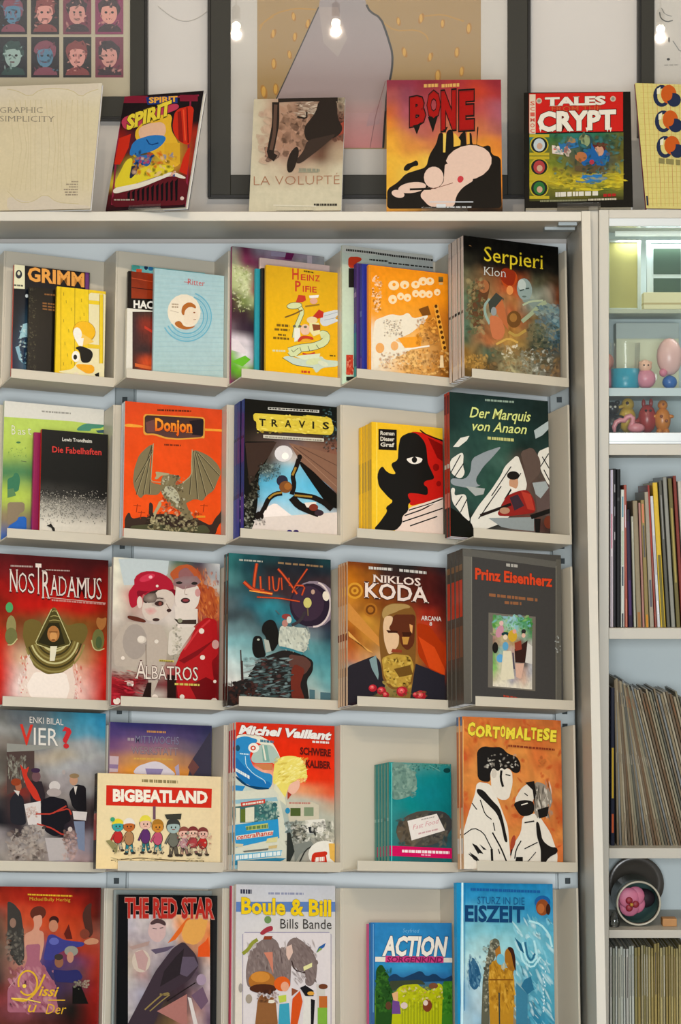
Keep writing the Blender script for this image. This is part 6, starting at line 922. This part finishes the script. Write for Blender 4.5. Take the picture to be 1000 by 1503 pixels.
# ================================================================== framed pictures on the wall
M_FRAME = mat('frame_black', '151515', 0.4, var=0.1, spec=.2); M_FRAME2 = mat('frame_inner_dark', '302f29', 0.45, var=0.1, spec=.15)
M_PANE = glass('picture_glass', (0.97, 0.97, 0.97), 0.06, 0.012)
def frame(x0, x1, zlo, zhi, fw, label, mwd, paper, art, crop, fb=None):
    Zf = 5.222; M = Matrix.Translation((x0, Zf+CAMY, zlo)); t = empty('framed_picture', label, 'picture', M)
    W, H = x1-x0, zhi-zlo; fb = fb or fw; m = MB()
    def fr(mb, o, i, ya, yb, bo, bi):
        mb.box(o, ya, bo, i, yb, H-bo, bev=.001); mb.box(W-i, ya, bo, W-o, yb, H-bo, bev=.001); mb.box(i, ya, bo, W-i, yb, bi, bev=.001); mb.box(i, ya, H-bi, W-i, yb, H-bo, bev=.001)
    fr(m, 0, .006, -0.004, 0.027, 0, .006); m.build('frame', M_FRAME, t)
    m = MB(); fr(m, .006, fw, 0.0, 0.027, .006, fb); m.build('inner_frame', M_FRAME2, t)
    m = MB(); m.box(fw, 0.012, fb, W-fw, 0.016, H-fb, paper); m.build('mat_board', M_PLAIN, t)
    A2 = Art(M@Matrix.Translation((fw+mwd, 0.0115, fb+mwd)), W-2*fw-2*mwd, H-2*fb-2*mwd, crop); art(A2)
    for nm, q in (('print', A2.art), ('lettering', A2.txt)):
        if q.f:
            o = q.build(nm, M_PLAIN, t); o.location = (fw+mwd, 0.0115, fb+mwd)
    m = MB(); m.box(fw-.001, 0.005, fb-.001, W-fw+.001, 0.007, H-fb+.001); m.build('glazing', M_PANE, t)
X5 = lambda p: wx(p, 5.222); Z5 = lambda p: wz(p, 5.222)
def art(a):
    a.M('ae905c ab8c58;a98a56 a98a56', amp=.03, n=(10, 10))
    for q in ((230, 110, 300, 55, 380, 35, 470, 40), (230, 130, 250, 90, 290, 70), (700, 60, 800, 130, 890, 125, 930, 145, 940, 170), (900, 70, 1000, 60, 1090, 90)): a.L('bd8f3c', 6, *q)
    rnd = random.Random(8)
    for p in ((290, 142), (380, 155), (375, 70), (250, 385), (300, 375), (292, 268), (435, 100), (358, 230), (815, 90), (910, 78), (840, 220), (948, 240), (1000, 100), (1060, 220), (1080, 300), (1110, 120), (980, 320), (300, -60), (900, -80), (1050, -40)): s = 9+rnd.random()*5; a.E('b07a24', p[0], p[1], s, s*2.1, rnd.random()*50-25); a.E('d6a43e', p[0]-1, p[1]-1, s*.6, s*1.6, 0)
    a._poly('9f9a99', [(480, 30), (455, 90), (395, 215), (310, 400), (300, 420), (300, 440), (760, 440), (785, 300), (790, 230), (740, 75), (690, 45), (680, 20), (650, -120), (560, -200), (500, -80)], 'a89390')
    a._poly('ab9490', [(300, 420), (300, 620), (752, 620), (762, 430), (762, 420)], 'cf837e'); a.P('b0a29c', 480, 30, 560, 30, 600, 160, 560, 240, 500, 180); a.P('b08a8a', 690, 480, 745, 420, 735, 520, 680, 530)
    a.L('3a3432', 5, 480, 30, 395, 215, 300, 420); a.L('2a2624', 9, 680, 20, 695, 50, 740, 75, 765, 140, 790, 225, 788, 290, 765, 400, 750, 620); a.L('8c5c58', 3, 760, 340, 720, 480, 695, 620)
frame(X5(305), X5(779), Z5(290), Z5(-270), .050, 'large black-framed picture of a grey-pink robed form on tan ground', .058, 'cfc9bf', art, KB)
def art(a):
    a.R('c6bb9f', -700, -400, 560, 420)
    pal = [('d08c80', '5c2434', '8c3c54'), ('d89c90', '3c2c34', '7c3448'), ('a8c0b8', '34504c', '24242c'), ('c87c84', '2c3c5c', '8c3048'), ('e0a094', '8c4444', '241c20'), ('8cb49c', '5c2c44', '24242c'), ('e0a090', '3c242c', '8c2c58'), ('5c8ca8', '8c4c5c', '241c24')]
    k = 0
    for row in range(4):
        for c in range(6):
            x = 400-c*134.5; y = 155-row*180+0
            s, h, g = pal[(c*3+row*5+1) % 8]; a.R(g, x, y, x+118, y+170); a.E(h, x+58, y+60, 44, 46, j=.3); a.E(s, x+58, y+82, 34, 46); a.P(h, x+20, y+60, x+40, y+25, x+85, y+25, x+100, y+70, x+80, y+50, x+40, y+52); a.E('1c1418', x+45, y+78, 6, 5); a.E('1c1418', x+72, y+78, 6, 5); a.L('5c2430', 5, x+46, y+106, x+70, y+106); a.E(h, x+60, y+160, 50, 34, a0=180, a1=360); a.S('%s %s 1c1418' % (s, h), x+14, y+20, x+104, y+150, 14, 7, el=2)
frame(X5(-230), X5(216.5), Z5(175.5), Z5(-270), .038, 'black-framed sheet of small coloured portrait tiles at the upper left of the wall', .0, 'c6bb9f', art, KA, fb=.051)
def art(a):
    a.L('6c6c68', 6, 895, 60, 900, 90, 930, 108, 960, 100); a.L('8c8c88', 4, 905, 40, 920, 70, 955, 80); a.E('3c3834', 941, 195, 4, 14); a.E('24201c', 938, 290, 8, 6); a.X('a8a49c', 918, 322, 990, 320, 6, 4); a.L('8c8c88', 5, 960, 200, 1000, 260, 1060, 240)
    a.E('9c8c84', 1040, 150, 40, 60)
frame(X5(937), X5(1120), Z5(200), Z5(-200), .036, 'black-framed white drawing at the upper right of the wall', .0, 'd3cec4', art, KC)

# thin cable curve on the wall
b = MB(); b.tube([(wx(232+i*9, 5.24), WY-0.002, wz(8+22*math.sin(i*math.pi/9), 5.24)) for i in range(9)], .0008); tag(b.build('wall_cable', mat('cable_white', 'bdb7ae', .6)), 'thin pale cable drooping on the wall between the two left pictures', 'cable')

# ================================================================== glazed cabinet on the right
ZF = 4.95; X6 = lambda p: wx(p, ZF); Z6 = lambda p: wz(p, ZF); YF = ZF+CAMY
M_CAB = mat('cabinet_laminate', 'bdb8ab', .42, var=.03, bump=.03); M_ALU = mat('aluminium_track', 'c6cac9', .3, .2, var=.03); M_CBK = mat('cabinet_back', 'ccd8da', .6, var=.04)
cab = empty('display_cabinet', 'tall beige cabinet with open bays and a glazed top section, right of the rack', 'cabinet', Matrix.Translation((0, 0, 0)))
XR = 1.05; XS0, XS1 = .5168, .5366
def cp(name, m_, x0, y0, z0, x1, y1, z1, bev=.0008): m = MB(); m.box(x0, y0, z0, x1, y1, z1, bev=bev); return m.build(name, m_, cab)
cp('side_panel', M_CAB, XS0, YF+.012, .0015, XS1, WY-.002, 2.1275)
cp('stile', M_CAB, XS1+.0006, YF, .0015, X6(894), WY-.002, 2.1275)
cp('stile', M_CAB, XR-.02, YF, .0015, XR, WY-.002, 2.1275)
xi, xj = X6(894)+.0003, XR-.0203
cp('top_panel', M_CAB, xi, YF, Z6(320), xj, WY-.002, 2.1275)
cp('back_panel', M_CBK, xi, .205, .04, xj, .215, Z6(320)-.0003)
for (ya, yb) in ((652, 668), (922, 938), (1245, 1260), (1365, 1377), (1640, 1656)): cp('shelf', M_CAB, xi, YF, Z6(yb), xj, .2047, Z6(ya))
cp('upper_track', M_ALU, xi, YF-.001, Z6(332), xj, YF+.03, Z6(320)-.0003); cp('lower_track', M_ALU, xi, YF-.001, Z6(652)+.0003, xj, YF+.03, Z6(635)); cp('track_groove', M_RAIL, xi, YF-.0016, Z6(648), xj, YF-.001, Z6(647.2), bev=0)
cp('glass_shelf', mat('inner_shelf', 'c3cfd2', .3), xi, YF+.036, Z6(580), xj, .2047, Z6(568)); cp('glass_shelf', mat('reflected_band_shelf', 'a8ab94', .3), xi, YF+.10, Z6(454), xj, .2047, Z6(448))  # upper shelf is made up from a reflected band, carrying the reflection objects
cp('sliding_door', M_GLASS, xi+.001, YF+.010, Z6(635)+.0002, xj, YF+.014, Z6(332)-.0002, bev=0)
# added lamp and faintly glowing tube that brighten the cabinet's top bay
lt = bpy.data.lights.new('cabinet_fill_light', 'AREA'); lt.shape = 'RECTANGLE'; lt.size = .4; lt.size_y = .03; lt.energy = 2.2; lt.color = (.95, 1, .96)
lo = bpy.data.objects.new('cabinet_fill_light', lt); COL.objects.link(lo); lo.location = ((xi+xj)/2, .1, Z6(332)-.012)
lt2 = MB(); lt2.tube([(xi+.03, .1, Z6(332)-.002+.004), (xj-.03, .1, Z6(332)+.002)], .006); lt2.build('fill_tube', mat('fill_tube_white', 'e8ece8', .4, emit=('f4fff8', 0.3)), cab)

def c6(px, py, y): Z = y-CAMY; return Vector((wx(px, Z), y, wz(py, Z)))
def solid(name, mb, m, label, cat, group=None, smooth=True): return tag(mb.build(name, m, None, smooth=smooth), label, cat, group)
def plast(n, c, r=.3): return mat(n, c, r, var=.04)
# likely room reflections in the pane, built as solid objects behind it
zt1 = Z6(448); yb = .10
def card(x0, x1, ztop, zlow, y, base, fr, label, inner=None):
    t = empty('reflection_frame', label, 'picture', Matrix.Translation((x0, y, zlow+.0003))); W, H = x1-x0, ztop-zlow
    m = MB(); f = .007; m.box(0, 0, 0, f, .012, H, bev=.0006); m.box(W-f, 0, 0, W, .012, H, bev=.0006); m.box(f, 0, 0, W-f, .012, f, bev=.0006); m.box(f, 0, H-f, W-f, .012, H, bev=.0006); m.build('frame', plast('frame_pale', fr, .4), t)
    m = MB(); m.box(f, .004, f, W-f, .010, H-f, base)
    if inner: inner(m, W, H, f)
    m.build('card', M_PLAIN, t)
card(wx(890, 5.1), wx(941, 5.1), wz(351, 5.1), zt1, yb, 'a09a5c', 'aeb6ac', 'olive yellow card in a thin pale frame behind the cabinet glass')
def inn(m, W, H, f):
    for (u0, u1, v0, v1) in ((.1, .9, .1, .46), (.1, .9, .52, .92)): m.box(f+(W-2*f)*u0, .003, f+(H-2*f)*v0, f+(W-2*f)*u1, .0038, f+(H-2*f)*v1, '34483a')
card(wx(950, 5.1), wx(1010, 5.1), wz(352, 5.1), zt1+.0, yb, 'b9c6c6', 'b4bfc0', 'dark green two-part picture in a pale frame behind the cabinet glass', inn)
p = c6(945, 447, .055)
m = MB(); m.box(p.x, .05, zt1+.0003, p.x+.085, .09, zt1+.036, 'd9d2a8', bev=.001); m.box(p.x-.0003, .0495, zt1+.010, p.x+.0853, .0905, zt1+.014, 'b8a878'); solid('reflection_box', m, M_PLAIN, 'small cream cardboard box in front of the dark green picture', 'box', smooth=False)
# glass shelf row
zs = Z6(568)
t = empty('tumbler', 'clear tumbler with a thick turquoise base on the inner shelf', 'tumbler', Matrix.Translation((wx(918, 5.03), .03, zs+.0003)))
m = MB(); m.lathe([(0, 0), (.028, 0), (.0295, .004), (.030, .042), (0, .042)], 28); m.build('turquoise_base', plast('turquoise_plastic', '2a93ad'), t, smooth=True, weld=True)
m = MB(); m.lathe([(.0300, .0425), (.032, .098)], 28); m.build('clear_wall', glass('thin_clear', (1, 1, 1), .02), t, smooth=True)
def toy(px, y, zb, label, spec, name='toy_figure', cat='toy', k=1.0):
    x = wx(px, y-CAMY); t = empty(name, label, cat, Matrix.Translation((x, y, zb+.0003)))
    for (nm, col, parts) in spec:
        m = MB()
        for q in parts:
            if q[0] == 'b': m.ball(q[1], q[2], None, q[3] if len(q) > 3 else (1, 1, 1))
            else: m.tube(q[1], q[2], None)
        m.build(nm, plast(nm+'_plastic', col), t, smooth=True)
    t.scale = (k, k, k)
    return t
toy(948, .025, zs, 'round pink toy with a peach head on the inner shelf', [('body', 'cf8496', [('b', (0, 0, .021), .021, (1.05, .9, 1))]), ('head', 'e8b79c', [('b', (-.001, 0, .047), .0145), ('b', (-.011, 0, .054), .004), ('b', (.010, 0, .054), .004)]), ('eye', '2a2220', [('b', (-.005, -.0135, .049), .0018), ('b', (.004, -.0135, .049), .0018)]), ('tag', 'e8e8e0', [('b', (.021, -.003, .024), .006, (.5, .3, 1.2))])])
toy(983, .035, zs, 'pale pink egg-shaped toy on a blue foot, right on the inner shelf', [('body', 'e0b4ae', [('b', (0, 0, .068), .038, (.72, .6, 1.05))]), ('foot', '2a62a8', [('b', (0, -.004, .014), .0145, (1.1, .9, 1))]), ('hand', 'cf7a90', [('b', (-.014, -.008, .034), .009)])])
toy(893.5, .045, zs, 'small pink and salmon figure at the left end of the inner shelf', [('body', 'cc7f90', [('b', (0, 0, .022), .013, (1, 1, 1.7))]), ('head', 'd99080', [('b', (0, 0, .058), .012, (1, 1, 1.4))])])
m = MB(); xc = wx(905, 5.15); m.box(xc, .150, zs+.0003, xc+.135, .200, wz(477, 5.15), 'dcdcc0', bev=.001); m.box(xc-.0006, .1494, wz(497, 5.15), xc+.1356, .2006, wz(474, 5.15), 'c4ccc8', bev=.001); solid('cream_backdrop', m, M_PLAIN, 'long cream cardboard box with pale blue lid behind the toys on the inner shelf', 'box', smooth=False)  # made-up block for the bright cream backdrop behind the toys
# lower row
z0 = Z6(635)
toy(899, .035, z0, 'black bear-like toy in the lower glazed bay', [('body', '24211f', [('b', (0, 0, .018), .016, (1, .8, 1.1)), ('b', (0, 0, .044), .0125), ('b', (-.009, 0, .055), .0045), ('b', (.009, 0, .055), .0045), ('b', (.012, -.006, .028), .006, (1.5, .8, .8))]), ('eye', 'd8d4c8', [('b', (-.004, -.0112, .047), .0024), ('b', (.004, -.0112, .047), .0024)])], k=1.2)
toy(921, .045, z0, 'yellow bird toy with a long bill, behind the pink flamingo', [('body', 'c9a436', [('b', (0, 0, .026), .016, (1, .8, 1.5)), ('b', (.001, 0, .052), .0115)]), ('bill', 'd4b048', [('t', [(-.006, -.004, .050), (-.014, -.007, .047), (-.024, -.010, .046)], [.004, .003, .001])]), ('eye', '3c1c14', [('b', (-.001, -.0105, .054), .003)])], k=1.2)
toy(921, -.002, z0, 'pink flamingo toy with a curved neck, front of the lower glazed bay', [('body', 'd6848e', [('b', (.017, 0, .010), .012, (1.4, .8, .8))]), ('neck', 'dc8c96', [('t', [(-.024, 0, .002), (-.025, 0, .012), (-.021, 0, .021), (-.013, 0, .025), (-.006, 0, .024), (-.001, 0, .030), (.006, 0, .033), (.011, 0, .029), (.010, 0, .020), (.006, 0, .010)], [.003, .0045, .005, .005, .005, .0052, .0052, .005, .005, .006])])], name='toy_flamingo', k=1.1)
toy(950.5, .025, z0, 'dark red toy with two horns and waving arms in the lower glazed bay', [('body', '9c2c28', [('b', (0, 0, .026), .0165, (1, .85, 1.55)), ('b', (-.0065, 0, .053), .0036, (1, 1, 2.2)), ('b', (.0065, 0, .054), .0036, (1, 1, 2.2)), ('t', [(-.012, 0, .026), (-.022, 0, .019), (-.030, 0, .022)], [.005, .004, .003]), ('t', [(.012, 0, .030), (.020, 0, .032), (.026, 0, .040)], [.005, .004, .003])]), ('eye', '2a1210', [('b', (-.004, -.0128, .040), .0022), ('b', (.004, -.0128, .040), .0022)])], k=1.2)
toy(973, .02, z0, 'orange spotted toy beside the dark red horned toy', [('body', 'c9781e', [('b', (0, 0, .024), .0145, (1, .85, 1.5)), ('b', (0, 0, .050), .009), ('b', (-.014, -.002, .030), .005, (1.2, 1, .7)), ('b', (.014, -.002, .030), .005, (1.2, 1, .7)), ('b', (-.006, -.004, .003), .006), ('b', (.006, -.004, .003), .006)]), ('spot', '8c4416', [('b', (-.004, -.0125, .030), .0028), ('b', (.005, -.0125, .022), .0028), ('b', (0, -.0085, .051), .0022)])], k=1.2)

# ---------------- magazines standing in the open bays
NTH = ['first', 'second', 'third', 'fourth', 'fifth', 'sixth', 'seventh', 'eighth', 'ninth', 'tenth', 'eleventh', 'twelfth', 'thirteenth', 'fourteenth', 'fifteenth', 'sixteenth', 'seventeenth', 'eighteenth', 'nineteenth', 'twentieth', 'twenty-first', 'twenty-second', 'twenty-third', 'twenty-fourth', 'twenty-fifth', 'twenty-sixth']
def upright(x, zb, th, ht, lean, y, base, bands, label, group, dp=.16):
    M = Matrix.Translation((x+th, y, zb+.0004))@Matrix.Rotation(math.radians(lean), 4, 'Y')@Matrix.Rotation(math.pi/2, 4, 'Z')
    o = book(M, dp, ht, th, base, base, label, bands=bands, name='magazine'); o['group'] = group; return o
def hgt(ytop, zb, y=-.01): return wz(ytop, y-CAMY)-zb
zb = Z6(922); Z7 = 4.985
L1_ = [(896.5, 4.6, 690, 'd2c8cc', 'white and pink', [(.5, .72, 'c04c70'), (.72, 1, 'b8b0d0'), (0, .45, '8c8490')], 0),
 (901.3, 3.6, 688, '2c2c30', 'black with white lettering', [(.85, .9, 'd0d0d0'), (.7, .76, 'a8a8b0'), (.55, .6, 'd8d8d8')], 0),
 (905.2, 6.6, 689, '131313', 'plain black', [(.8, .82, '3c3c3c')], 0), (912, 5.6, 719, 'c8ccc4', 'white and teal', [(.8, .95, '5c8c9c'), (.45, .7, 'a8b8a0'), (.3, .44, '3c4c54'), (.0, .1, '2c2c34')], 0),
 (918, 4.4, 712, '9c5448', 'brick red', [(.7, .86, 'd0bcc4'), (0, .2, 'c88870')], -.5), (923.0, 7.0, 748, '2a1f36', 'dark violet', [(.1, .4, '43285c'), (.9, 1, '1c1c20')], -1.5),
 (931.2, 3.6, 758, 'a8a898', 'pale grey', [(.8, .95, 'd8d8cc'), (0, .15, 'c8d0c8')], -1.5), (935.6, 7.6, 735, '8c8068', 'beige-sleeved', [(.0, .12, '9c6c3c')], -2), (944.0, 3.4, 738, 'a87c74', 'dusty pink', [(.2, .5, '9c7c6c')], -2),
 (948.0, 6.0, 734, '8c7c50', 'olive', [(.82, .97, 'cc7c5c'), (.55, .8, '5c5854'), (0, .1, 'c88424')], -2.2), (954.8, 6.4, 722, '9c9484', 'greyish', [(.15, .35, '5c5c64')], -2.4), (962, 3.0, 712, '9c4038', 'red', [(.0, .5, '7c7468')], -3),
 (965.8, 4.6, 728, 'c8ccd0', 'glossy white', [(.1, .2, 'e8e8f0'), (.4, .7, 'a0a0a8')], -3.2), (971, 7.6, 708, 'cfae3c', 'yellow-topped', [(0, .5, '6c6430')], -3.4), (980, 5.0, 705, '5c5c54', 'dark grey', [(.6, .9, '8c8c88')], -3.4), (986.5, 6, 700, '8c8c84', 'silver grey', None, -3.4), (994, 6, 702, '6c6440', 'dark olive', [(.3, .8, 'a09050')], -3.4), (1001.5, 5, 698, '7c3c34', 'rust red', None, -3.4), (1008, 6, 706, 'b8b4a8', 'off-white', None, -3.4)]
for i, (px, wpx, yt, c, cn, bd, ln) in enumerate(L1_):
    upright(wx(px, Z7), zb, wpx/F*Z7*.94, hgt(yt, zb)*1.0, ln, -.012, c, bd, 'upright %s magazine, %s from the left in the bay under the toys' % (cn, NTH[i]), 'magazines in the bay under the toys')
zb = Z6(1245)
t = wx(897, Z7)
upright(t, zb, .0085, hgt(1010, zb), 0, -.012, '1f2230', [(.3, .62, 'b8982c'), (.08, .2, 'b8542c')], 'black folder with yellow and orange labels, leftmost in the middle bay', 'comics leaning in the middle bay')
rnd = random.Random(12); cols = ['7c705c', '8c8068', '6c6050', '948a74', '5c5c54', '7c8080', 'a09884', '6c5844', '84806c']
xx = t+.0135
for i in range(36):
    th = .0036+rnd.random()*.002; ln = -min(1.0+i*.72, 14.2)
    upright(xx, zb, th, hgt(992+i*1.2+rnd.random()*9, zb)*(1.0+.012*i*.3), ln, -.012+rnd.random()*.004, cols[(i*5) % 9], [(.0, .12+.1*rnd.random(), rnd.choice(['5c3c2c', '4c4438', '6c5c48'])), (.86, .93, rnd.choice(['8c5c3c', 'a8a090', '6c5c4c', '3c4850'])), (.5, .56, rnd.choice(['6c6458', '9c9484']))], 'sleeved brown-grey comic, %s from the left of the leaning row in the middle bay' % (NTH+['twenty-seventh', 'twenty-eighth', 'twenty-ninth', 'thirtieth', 'thirty-first', 'thirty-second', 'thirty-third', 'thirty-fourth', 'thirty-fifth', 'thirty-sixth'])[i], 'comics leaning in the middle bay')
    xx += th/math.cos(math.radians(ln))+.0012
zb = Z6(1640); xx = wx(896, Z7); i = 0
while xx < wx(1003, Z7) and i < 28:
    th = .0036+rnd.random()*.0026
    c = (['b8bcb0', 'a8a898', 'c0c4bc', '9ca090', 'b4b4ac'] if i < 9 else ['8c8458', 'a89c6c', '9c8c58', 'b0a474', 'a09878'])[rnd.randrange(5)]
    upright(xx, zb, th, hgt(1384+rnd.random()*10, zb), -.4 if i > 3 else 0, -.012+rnd.random()*.004, c, [(.7, .95, rnd.choice(['c8c8c0', '7c7c74', 'b0a888', '5c5450'])), (.2, .5, rnd.choice(['a8a898', 'c0bca8', '8c8470']))], 'thin pale magazine, %s from the left in the lowest visible bay' % (NTH+['twenty-seventh', 'twenty-eighth'])[i], 'thin magazines in the lowest visible bay')
    xx += th+.0011; i += 1
# ---------------- mug bay
zb = Z6(1365); yc = .06
R = .047; cx_, cz_ = wx(938, 4.99), zb+R+.0015
t = empty('glass_jar', 'glass jar lying on its side with a pink flower inside', 'jar', Matrix.Translation((cx_, -.01, cz_)))
MJ = Matrix.Rotation(-math.pi/2, 4, 'X')
m = MB(); m.lathe([(R-.004, 0), (R-.001, -.002), (R, .001), (R, .010), (R-.004, .010), (R-.004, 0)], 40, MJ); m.build('rim', plast('rim_cream', 'b9b4a2', .2), t, smooth=True)
m = MB(); m.lathe([(R-.0008, .0105), (R, .10), (R-.012, .115), (0, .118)], 40, MJ); m.lathe([(0, .112), (R-.014, .110), (R-.004, .098), (R-.0045, .0105)], 40, MJ); m.build('jar_body', plast('jar_teal', '53706c', .15), t, smooth=True)
m = MB()
for k, (ax, az, rr) in enumerate(((-.012, .008, .022), (.002, .012, .020), (-.010, -.010, .022), (.004, -.006, .020), (-.020, 0, .018))): m.ball((ax-.006, .022+.003*k, az), rr, None, (1, .25, 1))
m.build('pink_petals', plast('petal_pink', 'c8708c', .5), t, smooth=True)
m = MB(); [m.ball((-.014+.009*math.cos(k*2.1), .013, -.004+.009*math.sin(k*2.1)), .0075, None, (1, .5, 1)) for k in range(3)]; m.build('red_centre', plast('petal_red', '8c1c2c', .5), t, smooth=True)
m = MB(); m.ball((-.014, .008, -.004), .004); m.build('golden_pistil', plast('pistil', 'b8862c', .5), t, smooth=True)
m = MB(); m.ball((.016, .055, .002), .026, None, (1, .6, .8)); m.build('dark_leaf', plast('leaf_dark', '2c1c24', .6), t, smooth=True)
m = MB(); Rd = .060; m.lathe([(0, .006), (Rd-.014, .004), (Rd, -.006), (Rd+.001, -.003), (Rd-.012, .010), (0, .012)], 40, MJ)
o = m.build('plate', plast('dish_dark', '4a453f', .25), None, smooth=True); o.location = (wx(934, 5.16), .165, zb+Rd+.0025); tag(o, 'dark brown plate standing upright behind the glass jar', 'plate')
m = MB(); m.lathe([(0, 0), (.010, 0), (.011, .003), (.009, .022), (.006, .026), (.006, .030), (0, .030)], 20)
o = m.build('bottle_stub', M_GLASS, None, smooth=True); o.location = (wx(899, 5.01)+.002, .012-.025, zb+.0004); tag(o, 'tiny clear glass bottle at the left of the glass jar', 'bottle')
m = MB(); m.box(0, 0, 0, .03, .03, .016, bev=.0015); o = m.build('wooden_block', mat('wood_orange', 'b5824c', .6, var=.2, scale=40)); o.location = (wx(973, 4.99), -.01, zb+.0004); tag(o, 'small orange-brown wooden block right of the glass jar', 'block')

# ================================================================== hanging lamps (seen as reflections in the picture glass)
M_BULB = mat('bulb_glow', 'fff0d8', .3, emit=('ffe8c4', 60)); M_SOCK = mat('lamp_socket', '2c2a28', .4)
for i, (x, y, z) in enumerate(LAMPS):
    t = empty('pendant_lamp', 'bare halogen bulb on a thin cord, %s of three, reflected in the picture glass' % ('left', 'middle', 'right')[i], 'lamp', Matrix.Translation((x, y, z)), 'pendant lamps in the shop')
    m = MB(); m.ball((0, 0, 0), .014); m.build('bulb', M_BULB, t, smooth=True)
    m = MB(); m.lathe([(0, .019), (.013, .019), (.013, .06), (.004, .068), (0, .068)], 16); m.build('socket', M_SOCK, t)
    m = MB(); m.tube([(0, 0, .066), (0, 0, 3.5-z)], .0025); m.build('cord', M_SOCK, t)
